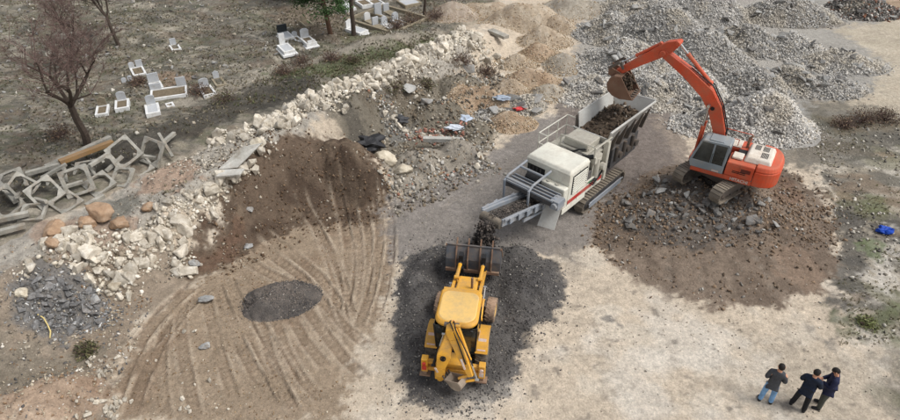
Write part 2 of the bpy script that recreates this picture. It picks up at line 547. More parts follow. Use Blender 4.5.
# soil colours: what each part of the yard is made of
jx = X + 1.3 * (fbm(X * 0.45, Y * 0.45, 101, 4) - 0.5) + 0.5 * (fbm(X * 2.1, Y * 2.1, 103, 3) - 0.5)
jy = Y + 1.3 * (fbm(X * 0.45, Y * 0.45, 107, 4) - 0.5) + 0.5 * (fbm(X * 2.1, Y * 2.1, 109, 3) - 0.5)
soil = np.empty((len(X), 3)); soil[:] = S(190, 176, 157)
n_lo = fbm(X * 0.22, Y * 0.22, 111, 4); n_mid = fbm(X * 0.9, Y * 0.9, 113, 4); n_hi = fbm(X * 3.6, Y * 3.6, 117, 4)

n_edge = 0.55 * fbm(X * 2.3, Y * 2.3, 119, 3) + 0.45 * fbm(X * 6.5, Y * 6.5, 120, 3)

def lay(col, w):
    global soil
    w = np.clip(w, 0, 1)[:, None]
    gr = sum(col) / 3
    soil = soil * (1 - w) + (np.array(col) * 0.72 + gr * 0.28) * w

def zone(col, pts, soft=0.6, amt=1.0, z=0.0, jit=1.0):
    P = [wpt(p[0], p[1], p[2] if len(p) > 2 else z) for p in pts]
    d = poly_sd(X + (jx - X) * jit, Y + (jy - Y) * jit, P)
    d = d + (soft * 1.3 + 0.12) * (n_edge - 0.5) * 2.0
    m = sstep(soft * 0.42, -soft * 0.42, d) * amt
    lay(col, m)
    return m

lay(S(160, 144, 122), sstep(0.5, 0.75, n_lo) * 0.5)
lay(S(195, 184, 165), sstep(0.52, 0.7, n_mid) * 0.45)
# right-hand waste ground
mr = zone(S(158, 146, 124), [(800, 0), (960, 0), (1100, 420), (905, 420), (860, 330), (835, 290), (830, 180), (790, 130)], 0.9)
for c, s_, th, am in ((S(104, 99, 88), 120, 0.50, 0.85), (S(82, 78, 72), 121, 0.60, 0.7), (S(186, 176, 158), 122, 0.57, 0.8), (S(110, 108, 76), 123, 0.60, 0.6), (S(140, 118, 92), 124, 0.58, 0.6)):
    lay(c, mr * sstep(th - 0.04, th + 0.07, fbm(X * 0.42 + Y * 0.2, Y * 0.75, s_, 5, 0.6)) * am)
zone(S(186, 171, 145), [(760, 22), (830, 14), (905, 12), (960, 60), (900, 112), (840, 112), (800, 92), (860, 70), (800, 40)], 0.8, 0.8)
zone(S(176, 140, 108), [(870, -6), (960, -10), (960, 14), (880, 10)], 0.8, 0.6)
zone(S(96, 92, 82), [(790, 102), (850, 96), (905, 130), (905, 150), (820, 170), (775, 165), (770, 140)], 1.2, 0.72, jit=1.6)
zone(S(88, 86, 80), [(840, 80), (872, 82), (880, 90), (830, 96)], 0.8, 0.6)
zone(S(112, 100, 78), [(825, 118), (890, 112), (905, 128), (840, 134)], 0.6, 0.7)
zone(S(84, 80, 74), [(838, 215), (862, 212), (872, 260), (866, 330), (842, 320), (834, 260)], 0.7, 0.8, jit=1.6)
zone(S(188, 180, 166), [(812, 236), (832, 238), (826, 285), (806, 270)], 0.4, 0.8, jit=1.4)
zone(S(196, 188, 174), [(870, 245), (900, 235), (905, 300), (876, 300)], 0.9, 0.65, jit=1.5)
zone(S(88, 104, 52), [(858, 240), (892, 246), (888, 264), (866, 258)], 0.35, 0.75, jit=1.5)
zone(S(92, 100, 62), [(838, 312), (868, 322), (905, 316), (905, 336), (860, 340)], 0.5, 0.7, jit=1.5)
zone(S(104, 110, 66), [(866, 195), (902, 205), (902, 222), (868, 215)], 0.4, 0.6, jit=1.5)
zone(S(170, 156, 134), [(830, 345), (905, 350), (905, 430), (790, 430), (740, 330)], 1.4, 0.5)
zone(S(150, 146, 138), [(575, -30), (880, -30), (882, 20), (830, 30), (885, 56), (884, 74), (870, 96), (812, 100), (806, 138), (735, 140), (690, 130), (640, 104), (562, 112), (560, 70), (585, 40)], 0.8, 0.85)
# burial ground
cem = sstep(0.5, -0.8, poly_sd(jx, jy, CEM_LINE + [(60, 400), (-400, 400), (-400, 5)]))
lay(S(118, 111, 97), cem)
for c, s_, th, am in ((S(142, 132, 110), 131, 0.53, 0.75), (S(84, 82, 72), 132, 0.53, 0.75), (S(92, 94, 66), 133, 0.56, 0.55), (S(168, 158, 138), 134, 0.62, 0.75), (S(110, 92, 74), 135, 0.58, 0.6)):
    lay(c, cem * sstep(th - 0.03, th + 0.07, fbm(X * 0.8 + 0.3 * Y, Y * 1.3, s_, 6, 0.72)) * am)
zone(S(66, 62, 56), [(-40, 215), (20, 185), (110, 150), (230, 98), (300, 74), (330, 88), (250, 118), (140, 160), (40, 200), (-40, 240)], 0.8, 0.8)
zone(S(152, 142, 124), [(210, 92), (280, 70), (340, 52), (395, 42), (440, 32), (440, 38), (390, 51), (330, 64), (240, 92), (150, 118), (130, 120)], 0.35, 0.75)
zone(S(84, 96, 50), [(268, 82), (320, 66), (360, 58), (420, 44), (460, 30), (450, 46), (390, 62), (330, 78)], 0.6, 0.65, jit=1.6)
zone(S(86, 95, 55), [(340, 34), (372, 30), (400, 32), (372, 42), (345, 46)], 0.4, 0.45, jit=1.4)
zone(S(150, 120, 92), [(150, 78), (192, 80), (188, 90), (160, 92)], 0.3, 0.6)
zone(S(118, 96, 74), [(270, 10), (345, 15), (345, 45), (300, 48)], 0.8, 0.5)
# bank
zone(S(158, 150, 136), [(-200, 330), (-40, 262), (20, 236), (90, 206), (180, 160), (250, 122), (310, 95), (360, 78), (420, 50), (470, 30), (480, 44), (430, 72), (370, 104), (310, 132), (255, 165), (205, 195), (140, 230), (60, 265), (-20, 310), (-200, 400)], 0.4, 0.95, z=1.8)
zone(S(162, 132, 106), [(150, 168, 1.9), (196, 165, 1.9), (204, 188, 1.9), (176, 202, 1.6), (142, 205, 1.6)], 0.35, 0.85)
zone(S(158, 130, 106), [(44, 222, 1.6), (140, 222, 1.6), (140, 246, 1.3), (70, 276, 1.2), (46, 250, 1.3)], 0.4, 0.75)
zone(S(96, 96, 86), [(110, 196, 1.9), (136, 188, 1.9), (148, 205, 1.9), (118, 222, 1.7)], 0.35, 0.7)
zone(S(112, 104, 88), [(300, 120, 1.5), (380, 92, 1.5), (440, 72, 1.2), (500, 70, 0.6), (505, 110), (480, 190), (400, 205), (380, 165, 1), (340, 130, 1.4)], 0.6, 0.9)
zone(S(150, 140, 124), [(372, 150, 0.8), (400, 142, 0.8), (440, 140, 0.8), (480, 132, 0.7), (490, 150, 0.3), (440, 180), (396, 200)], 0.4, 0.85)
zone(S(46, 46, 48), [(352, 120, 1.2), (374, 128, 1.0), (384, 140, 0.8), (366, 146, 0.9), (350, 134, 1.1)], 0.35, 0.45)
zone(S(120, 118, 112), [(382, 108, 1.1), (414, 104, 1), (418, 122, .9), (394, 130, .9)], 0.3, 0.8)
zone(S(104, 92, 74), [(350, 96, 1.6), (400, 78, 1.6), (430, 80, 1.4), (420, 102, 1.2), (372, 112, 1.5)], 0.5, 0.7)
zone(S(136, 118, 96), [(-20, 300, 1), (40, 268, 1.2), (120, 262, .8), (190, 262, .4), (196, 288), (150, 320), (116, 360), (96, 430), (-30, 430)], 0.5, 0.85)
zone(S(122, 112, 94), [(-20, 330, .6), (60, 342, .4), (105, 345, .2), (90, 375), (20, 375, .4), (-20, 400, .5)], 0.5, 0.7)
zone(S(164, 136, 108), [(-10, 398, .8), (40, 374, .8), (96, 372, .5), (100, 398, .3), (70, 424, .3), (-20, 440, .6)], 0.35, 0.85)
zone(S(146, 116, 88), [(70, 380, .5), (100, 372, .3), (104, 395, .2), (84, 404, .3)], 0.3, 0.6)
zone(S(112, 109, 105), [(24, 302, .6), (48, 278, .8), (86, 280, .7), (108, 296, .5), (96, 318, .4), (60, 338, .3), (22, 328, .5)], 0.3, 0.85)
zone(S(150, 128, 100), [(110, 430), (118, 370), (150, 322), (205, 276), (250, 238), (300, 222), (390, 196), (396, 260), (380, 330), (330, 430)], 0.6, 0.95)
lay(S(128, 102, 76), sstep(0.52, 0.66, fbm(X * 0.7, Y * 0.5, 141, 4)) * 0.55 * sstep(0.5, -0.8, poly_sd(jx, jy, [wpt(*p) for p in [(110, 430), (118, 370), (150, 322), (205, 276), (250, 238), (300, 222), (390, 196), (396, 260), (350, 330), (290, 430)]])))
bank = zone(S(97, 78, 60), [(186, 252, .7), (206, 218, 1.2), (226, 190, 1.5), (262, 160, 1.7), (300, 138, 1.8), (350, 134, 1.7), (378, 158, 1.4), (392, 190, .4), (394, 222, 0), (340, 226, 0), (300, 226, 0), (262, 244, 0), (220, 268, 0), (192, 284, 0)], 0.35, 0.97)
lay(S(74, 58, 45), bank * sstep(0.52, 0.66, fbm(X * 0.9, Y * 0.9, 145, 4)) * 0.75)
lay(S(128, 108, 84), bank * sstep(0.60, 0.72, fbm(X * 1.2, Y * 0.8, 147, 4)) * 0.5)
zone(S(112, 80, 58), [(190, 262, .6), (214, 222, 1), (236, 216, .9), (226, 254, .3), (200, 278, 0)], 0.4, 0.6)
# haul lane, gravel apron, digger's soil
zone(S(131, 123, 115), [(386, 212), (420, 190), (480, 160), (540, 118), (600, 100), (650, 98), (668, 150), (650, 190), (604, 240), (560, 262), (520, 250), (450, 246), (402, 268), (392, 250)], 0.55, 0.95)
zone(S(116, 102, 92), [(560, 100), (650, 95), (690, 120), (690, 165), (640, 200), (600, 190), (560, 150)], 0.9, 0.75)
lay(S(150, 141, 132), sstep(0.55, 0.68, fbm(X * 0.35 + 0.5 * Y, Y * 0.9 - X * 0.6, 151, 4)) * 0.5 * sstep(0.5, -0.8, poly_sd(jx, jy, [wpt(*p) for p in [(386, 212), (480, 160), (540, 118), (640, 180), (604, 240), (520, 250), (402, 268)]])))
soilm = zone(S(126, 107, 88), [(592, 246), (600, 205), (640, 178), (690, 158), (780, 162), (826, 196), (838, 250), (828, 300), (770, 302), (720, 300), (668, 288), (620, 272)], 0.45, 0.97)
lay(S(104, 87, 71), soilm * sstep(0.5, 0.66, fbm(X * 0.8 + Y * 0.3, Y * 0.5, 155, 4)) * 0.7)
zone(S(92, 85, 78), [(604, 214), (640, 188), (680, 172), (720, 186), (760, 206), (752, 236), (712, 246), (660, 238)], 0.5, 0.8, z=0.3)
zone(S(140, 114, 90), [(762, 246), (800, 258), (832, 290), (812, 300), (776, 280)], 0.4, 0.65)
zone(S(120, 84, 60), [(764, 176), (800, 184), (806, 210), (776, 206)], 0.5, 0.5)
apron = zone(S(86, 83, 81), [(398, 300), (402, 270), (424, 252), (456, 244), (516, 244), (548, 266), (561, 296), (556, 320), (530, 340), (516, 358), (510, 390), (486, 408), (448, 414), (412, 404), (404, 370), (400, 340)], 0.25, 0.97, jit=0.9)
lay(S(70, 67, 66), apron * sstep(0.5, 0.64, n_mid) * 0.6)
lay(S(112, 107, 102), apron * sstep(0.56, 0.68, fbm(X * 1.4, Y * 1.4, 157, 4)) * 0.5)
pale = sstep(0.5, -0.8, poly_sd(jx, jy, [wpt(*p) for p in [(405, 430), (515, 380), (565, 300), (610, 275), (720, 302), (830, 305), (905, 350), (905, 440)]]))
lay(S(150, 137, 118), pale * sstep(0.55, 0.66, fbm(X * 1.6 + 0.4 * Y, Y * 2.4, 161, 6, 0.75)) * 0.42)
lay(S(206, 197, 182), pale * sstep(0.52, 0.70, fbm(X * 0.5, Y * 0.5, 163, 4)) * 0.5)
lay(S(120, 110, 98), pale * sstep(0.74, 0.78, fbm(X * 2.6, Y * 2.6, 165, 3)) * 0.7)
for q in ((816, 328), (832, 345)): zone(S(138, 130, 118), [(q[0] - 9, q[1] - 2), (q[0], q[1] - 5), (q[0] + 9, q[1] + 1), (q[0], q[1] + 5)], 0.3, 0.6)
zone(S(98, 96, 94), [(604, 321), (612, 320), (618, 326), (608, 327)], 0.12, 0.7)
zone(S(150, 138, 122), [(548, 250), (576, 246), (572, 280), (552, 284)], 0.4, 0.5)
for w_, dep, tread, pts in RUTS[24:]:
    dd, ar, sd, pr = line_d(X, Y, pts)
    e = sstep(0, 0.3, pr) * sstep(len(pts) - 1, len(pts) - 1.3, pr)
    lay(S(140, 127, 110), e * (1 - sstep(0.6, 1.1, dd / (w_ * 0.5))) * (0.22 + 0.2 * np.sin(2 * math.pi * (ar + 0.5 * dd) / (tread * 1.55))) * sstep(0.35, 0.6, n_mid))
# loose rut soil is paler on the ridges, damp in the grooves
for w_, dep, tread, pts in RUTS[:24]:
    dd, ar, sd, pr = line_d(X, Y, pts)
    e = sstep(0, 0.3, pr) * sstep(len(pts) - 1, len(pts) - 1.3, pr)
    q = dd / (w_ * 0.5)
    fd = e * sstep(0.28, 0.6, n_mid)
    lay(S(108, 84, 62), fd * np.exp(-((q - 0.95) / 0.22) ** 2) * 0.6)
    lay(S(120, 97, 73), fd * (1 - sstep(0.7, 1.0, q)) * (0.22 + 0.22 * np.sin(2 * math.pi * (ar + 0.6 * dd) / (tread * 1.35))))
    lay(S(186, 166, 138), e * np.exp(-((dd / (w_ * 0.5) - 1.5) / 0.35) ** 2) * 0.55 * sstep(0.3, 0.6, n_mid))
soil *= (0.84 + 0.32 * n_hi)[:, None] * (0.93 + 0.14 * n_mid)[:, None]

me = fast_mesh('ground', np.stack([X, Y, Zg], 1), grid_faces(len(gx), len(gy)), soil, smooth=True)
m, t, b = new_mat('yard_soil')
at = nd(t, 'ShaderNodeAttribute', attribute_name='tint')
v = coords(t)
fine = noise(t, v, 5.0, 9, 0.75)
c = mixc(t, 1.0, at.outputs['Color'], ramp(t, fine, [(0.28, G3(0.66)), (0.72, G3(1.34))]), 'MULTIPLY')
c = mixc(t, 1.0, c, ramp(t, noise(t, v, 16.0, 6, 0.8), [(0.3, G3(0.72)), (0.7, G3(1.28))]), 'MULTIPLY')
vo = nd(t, 'ShaderNodeTexVoronoi')
vo.inputs['Scale'].default_value = 7.0
t.links.new(v, vo.inputs['Vector'])
sc_ = nd(t, 'ShaderNodeSeparateColor')
t.links.new(vo.outputs['Color'], sc_.inputs[0])
near = ramp(t, vo.outputs['Distance'], [(0.16, G3(1)), (0.24, G3(0))])
pick = ramp(t, sc_.outputs[0], [(0.87, G3(0)), (0.91, G3(0.6))])
peb = mixc(t, 1.0, near, pick, 'MULTIPLY')
pcol = ramp(t, sc_.outputs[1], [(0.0, S(96, 88, 78)), (0.5, S(168, 158, 142)), (1.0, S(205, 198, 184))])
c = mixc(t, peb, c, pcol)
t.links.new(c, b.inputs['Base Color'])
b.inputs['Roughness'].default_value = 0.97
b.inputs['Specular IOR Level'].default_value = 0.1
hmix = nd(t, 'ShaderNodeMath', operation='MULTIPLY_ADD')
t.links.new(peb, hmix.inputs[0]); hmix.inputs[1].default_value = 0.35
t.links.new(noise(t, v, 9.0, 9, 0.72), hmix.inputs[2])
bump(t, b, hmix.outputs[0], 0.75, 0.09)
MAT_SOIL = m
tag(link('ground', me, m), kind='structure')
def dsat(c, k=0.22):
    g = sum(c) / 3
    return tuple(v * (1 - k) + g * k for v in c)
# ------------------------------------------------------------------ stone shapes
def hull(n, sq=(1, 1, 1), seed=0, box=0.0):
    rg = np.random.default_rng(seed)
    p = rg.normal(size=(n, 3)); p /= np.linalg.norm(p, axis=1)[:, None]
    if box > 0: p = np.sign(p) * np.abs(p) ** (1 - box)
    p *= (0.82 + 0.36 * rg.random((n, 1))) * np.array(sq)
    bm = bmesh.new()
    for q in p: bm.verts.new(q)
    r = bmesh.ops.convex_hull(bm, input=bm.verts)
    bmesh.ops.delete(bm, geom=[e for e in r['geom_interior'] if isinstance(e, bmesh.types.BMVert)], context='VERTS')
    bmesh.ops.triangulate(bm, faces=bm.faces)
    bm.verts.index_update()
    V = np.array([v.co[:] for v in bm.verts]); F = np.array([[v.index for v in f.verts] for f in bm.faces])
    bm.free()
    return V * 0.5, F

CHIPS = [hull(9, (1, .8, .6), s) for s in range(60, 68)]                 # small broken stones
FLAKES = [hull(10, (1, .75, .28), s, .3) for s in range(70, 78)]         # flat broken concrete
BLOCKS = [hull(16, (1, .8, .7), s, .35) for s in range(80, 92)]          # quarry blocks

def rock_mesh(name, V, F, mat):
    me = bpy.data.meshes.new(name)
    me.from_pydata([tuple(p) for p in V], [], [tuple(int(i) for i in f) for f in F])
    bm = bmesh.new(); bm.from_mesh(me)
    bmesh.ops.dissolve_limit(bm, angle_limit=R(9), verts=bm.verts, edges=bm.edges)
    bmesh.ops.bevel(bm, geom=list(bm.edges), offset=0.022, segments=1, affect='EDGES', profile=0.6)
    bmesh.ops.recalc_face_normals(bm, faces=bm.faces)
    bm.to_mesh(me); bm.free()
    me.materials.append(mat)
    return me

def scatter(name, P, size, shapes, mat, tints, parent=None, seed=0, flat=0.0, squash=None):
    """many loose pieces in one mesh: P (n,3) seats, size (n,), tints (n,3)"""
    rg = np.random.default_rng(seed)
    n = len(P)
    if n == 0: return None
    q = rg.normal(size=(n, 4))
    if flat > 0: q[:, 1:3] *= (1 - flat)
    q /= np.linalg.norm(q, axis=1)[:, None]
    w, x, y, z = q.T
    Rm = np.stack([1 - 2 * (y * y + z * z), 2 * (x * y - z * w), 2 * (x * z + y * w), 2 * (x * y + z * w), 1 - 2 * (x * x + z * z), 2 * (y * z - x * w),
                   2 * (x * z - y * w), 2 * (y * z + x * w), 1 - 2 * (x * x + y * y)], 1).reshape(n, 3, 3)
    st = size[:, None] * (0.75 + 0.5 * rg.random((n, 3)))
    k = rg.integers(0, len(shapes), n)
    VV, FF, TT, off = [], [], [], 0
    for j, (V, F) in enumerate(shapes):
        s_ = np.where(k == j)[0]
        if len(s_) == 0: continue
        vv = V[None] * st[s_][:, None, :]
        vv = np.einsum('nij,nkj->nki', Rm[s_], vv) + P[s_][:, None, :]
        VV.append(vv.reshape(-1, 3))
        FF.append((F[None] + (np.arange(len(s_)) * len(V))[:, None, None]).reshape(-1, 3) + off)
        TT.append(np.repeat(tints[s_], len(V), 0))
        off += len(s_) * len(V)
    me = fast_mesh(name, np.concatenate(VV), np.concatenate(FF), np.concatenate(TT))
    o = link(name, me, mat, parent)
    o['kind'] = 'stuff'
    return o

def palette(n, cols, seed=0, vary=0.12):
    rg = np.random.default_rng(seed)
    w = np.array([c[1] for c in cols], float); w /= w.sum()
    C = np.array([c[0] for c in cols])[rg.choice(len(cols), n, p=w)]
    return np.clip(C * (1 + vary * rg.normal(size=(n, 1))), 0.01, 0.9)

MAT_CHIP = mat_tinted('broken_stone', 0.93, 0.22, 6.0, 0.4, 0.03)
MAT_HEAP = mat_tinted('heaped_soil', 0.96, 0.30, 4.0, 0.9, 0.10)

# ------------------------------------------------------------------ heaps standing on the yard
HEAPS = []
def heap_at(px, py, z, rx, ry, rot, h, **kw):
    k = 1.22 if kw.get('kind') == 'rubble' else 1.35
    HEAPS.append(dict(c=wpt(px, py, z), rx=rx, ry=ry, rot=R(rot), h=h * k, **kw))

def heap_dz(hp, x, y):
    wv = 0.9 * min(hp['rx'], 2.2) / 2.2
    X_ = x + wv * (fbm(x * 0.55, y * 0.55, 201, 3) - 0.5); Y_ = y + wv * (fbm(x * 0.55, y * 0.55, 207, 3) - 0.5)
    r = ell(X_, Y_, *hp['c'], hp['rx'], hp['ry'], hp['rot'])
    p = hp.get('peak', 0.10)
    z = hp['h'] * (1 - sstep(0, 1, (r - p) / (1 - p)) * 0.55 - np.clip((r - p) / (1 - p), 0, 1.15) * 0.45)
    k = np.clip(1.15 - r, 0, 1)
    rough = hp.get('rough', 0.3)
    return z + k * rough * ((fbm(x * 0.8, y * 0.8, 211, 4) - 0.5) + 0.35 * (fbm(x * 3.5, y * 3.5, 213, 3) - 0.5))

def top_z(x, y):
    x = np.asarray(x, float); y = np.asarray(y, float)
    g = ground_z(x, y)
    e = np.zeros_like(g)
    for hp in HEAPS:
        sel = np.hypot(x - hp['c'][0], y - hp['c'][1]) < max(hp['rx'], hp['ry']) * 1.25
        if sel.any(): e[sel] = np.maximum(e[sel], heap_dz(hp, x[sel], y[sel]))
    return g + e

def tz(x, y):
    return float(top_z(np.array([x]), np.array([y]))[0])

tan = [S(186, 166, 138), S(172, 150, 122), S(200, 184, 160)]
orange_tan = [S(184, 156, 124), S(168, 138, 106), S(198, 176, 146)]
grey_tan = [S(172, 160, 140), S(156, 145, 128), S(188, 177, 158)]
ash = [S(150, 146, 139), S(134, 130, 124), S(166, 162, 154)]
def sand(px, py, z, rx, ry, rot, h, label, cols, n=260, **kw):
    heap_at(px, py, z, rx, ry, rot, h, label=label, cols=cols, n=n, kind='soil', **kw)
def rubble(px, py, z, rx, ry, rot, h, label, n, cols=ash, **kw):
    heap_at(px, py, z, rx, ry, rot, h, label=label, cols=cols, n=n, kind='rubble', **kw)

sand(528, 20, 0.3, 3.6, 1.9, -6, 1.0, 'largest tan soil heap, long ridge behind the smaller round heaps', tan, 420, peak=0.3)
sand(574, 8, 0.2, 3.2, 2.0, 0, 0.85, 'tan soil heap at the top edge touching the grey rubble', grey_tan)
sand(492, 10, 0.2, 2.6, 1.6, 0, 0.55, 'low tan soil heap left of the long ridge near the top edge', tan)
sand(545, 38, 0.3, 1.9, 1.4, 0, 0.8, 'round tan soil heap just in front of the long ridge', tan)
sand(541, 53, 0.2, 1.5, 1.1, 0, 0.62, 'small tan soil heap between the round heap and the broken slabs', orange_tan)
sand(564, 62, 0.2, 1.3, 1.7, -20, 0.55, 'small greyish tan heap leaning against the grey rubble', grey_tan)
sand(534, 80, 0.2, 2.0, 1.25, -8, 0.68, 'tan soil heap behind the dumped slabs and red scrap', orange_tan, 300)
sand(510, 88, 0.2, 1.5, 1.1, 0, 0.55, 'low tan soil heap between two larger ones, left of the rubble edge', tan, 240)
sand(484, 103, 0.2, 2.2, 1.4, 8, 0.8, 'wide orange tan soil heap beside the trash bags', orange_tan, 320)
sand(508, 122, 0.1, 1.5, 1.1, 0, 0.55, 'nearest small orange soil heap by the haul lane', orange_tan, 260)
sand(556, 26, 0.2, 1.7, 1.3, 0, 0.75, 'tan soil heap wedged between the long ridge and grey rubble', tan)
sand(517, 62, 0.2, 1.4, 1.0, 0, 0.5, 'small tan soil heap left of the row, behind the reddish bush', tan)
sand(548, 92, 0.2, 1.4, 1.0, 0, 0.5, 'small tan soil heap at the left edge of the grey rubble slope', grey_tan)
sand(452, 15, 0.2, 2.2, 1.3, 20, 0.75, 'pinkish pale soil heap at the top end of the stone bank', [S(176, 158, 138), S(158, 140, 120), S(190, 175, 156)], 240)

pale_ash = [S(154, 150, 143), S(136, 132, 126), S(172, 168, 160)]
rubble(662, 32, 0.5, 4.2, 3.8, 0, 1.9, 'highest broad grey rubble heap behind the digger bucket', 2600, tone=.86)
rubble(626, 60, 0.4, 3.2, 2.7, 10, 1.35, 'broad grey rubble heap left of the digger bucket', 2200, tone=1.0)
rubble(612, 30, 0.3, 2.8, 2.4, 0, 1.2, 'grey rubble heap right beside the tan heaps', 1500, tone=.92)
rubble(642, 8, 0.3, 3.6, 2.8, 0, 1.4, 'grey rubble heap at the top edge beside the tan heaps', 1500, tone=1.02)
rubble(596, 90, 0.2, 2.5, 1.9, 12, 0.85, 'grey rubble slope right behind the hopper', 1900, tone=1.08)
rubble(648, 92, 0.3, 2.4, 1.9, 0, 0.95, 'grey rubble heap seen between hopper and orange boom', 1700, tone=.98)
rubble(690, 88, 0.4, 2.8, 2.3, 0, 1.25, 'grey rubble heap seen under the orange boom', 2000, tone=1.1)
rubble(702, 52, 0.5, 3.4, 2.9, 0, 1.6, 'grey rubble heap above the elbow of the orange boom', 2000, tone=.9)
rubble(762, 118, 0.5, 2.9, 2.2, 0, 1.35, 'steep pale grey rubble cone right of the orange boom', 2300, cols=pale_ash, tone=1.15)
rubble(712, 122, 0.2, 2.2, 1.5, 0, 0.75, 'low pale rubble heap hidden partly by the orange boom', 1300, cols=pale_ash, tone=1.12)
rubble(752, 84, 0.4, 2.6, 1.9, 0, 1.1, 'grey rubble heap behind the steep pale cone', 1500, tone=.9)
rubble(792, 80, 0.3, 2.2, 1.7, 0, 0.85, 'grey rubble heap in front of the round concrete disc', 1100, tone=.84)
rubble(838, 62, 0.2, 3.1, 1.5, -4, 0.8, 'long low rubble heap reaching out over the tan ground', 1300, tone=1.02)
rubble(828, 86, 0.1, 2.3, 1.5, 0, 0.5, 'low dusty rubble heap with a dark stained right edge', 900, tone=.86)
rubble(742, 40, 0.4, 3.0, 2.1, 0, 1.2, 'grey rubble heap strewn with large broken slabs', 1300, tone=.82)
rubble(788, 46, 0.3, 2.6, 1.8, 0, 0.85, 'grey rubble heap behind the round concrete disc', 1100, tone=1.0)
rubble(785, 14, 0.2, 4.4, 2.4, 0, 1.2, 'grey brown rubble heap at the top edge right of centre', 1300, cols=[S(140, 132, 120), S(122, 114, 104), S(158, 150, 138)], tone=.9)
rubble(858, 10, 0.2, 3.8, 1.7, 0, 0.95, 'dark rubble heap in the top right corner', 900, cols=[S(92, 88, 82), S(76, 73, 68), S(122, 118, 110)], tone=1.0)
rubble(702, 8, 0.4, 4.0, 2.8, 0, 1.5, 'far grey rubble heap at the top edge over the boom', 1200, tone=1.0)
rubble(500, 118, 0.1, 1.5, 1.0, -20, 0.40, 'small spill of pale rubble beside the haul lane', 420, tone=1.05)
rubble(524, 102, 0.3, 1.4, 1.1, 20, 0.6, 'dumped broken slabs between tan heaps and grey rubble', 380, tone=1.0)

chip_cols = [(S(172, 168, 161), 4), (S(162, 158, 151), 4), (S(146, 144, 140), 2), (S(184, 181, 175), 1.6), (S(128, 126, 122), .6), (S(168, 160, 146), 1)]
soil_cols = [(S(186, 168, 142), 3), (S(164, 142, 114), 3), (S(200, 190, 172), 1), (S(140, 128, 112), .7)]
dark_cols = [(S(96, 92, 88), 3), (S(130, 126, 120), 2), (S(70, 66, 62), 2), (S(190, 184, 176), 1), (S(120, 84, 66), 1)]
SLAB_ME = None
MAT_SLAB = mat_rock('slab_concrete', [S(132, 131, 128), S(158, 157, 153), S(184, 182, 177)], 2.0, 0.3)
SLABS = [rock_mesh('slab', *hull(12, (1, .75, .26), s, .45), MAT_SLAB) for s in range(300, 308)]
MAT_DSLAB = mat_rock('dark_slab', [S(92, 90, 88), S(112, 110, 107), S(134, 131, 126)], 2.0, 0.3)
DSLABS = [rock_mesh('slab', *hull(12, (1, .75, .24), s, .45), MAT_DSLAB) for s in range(310, 316)]

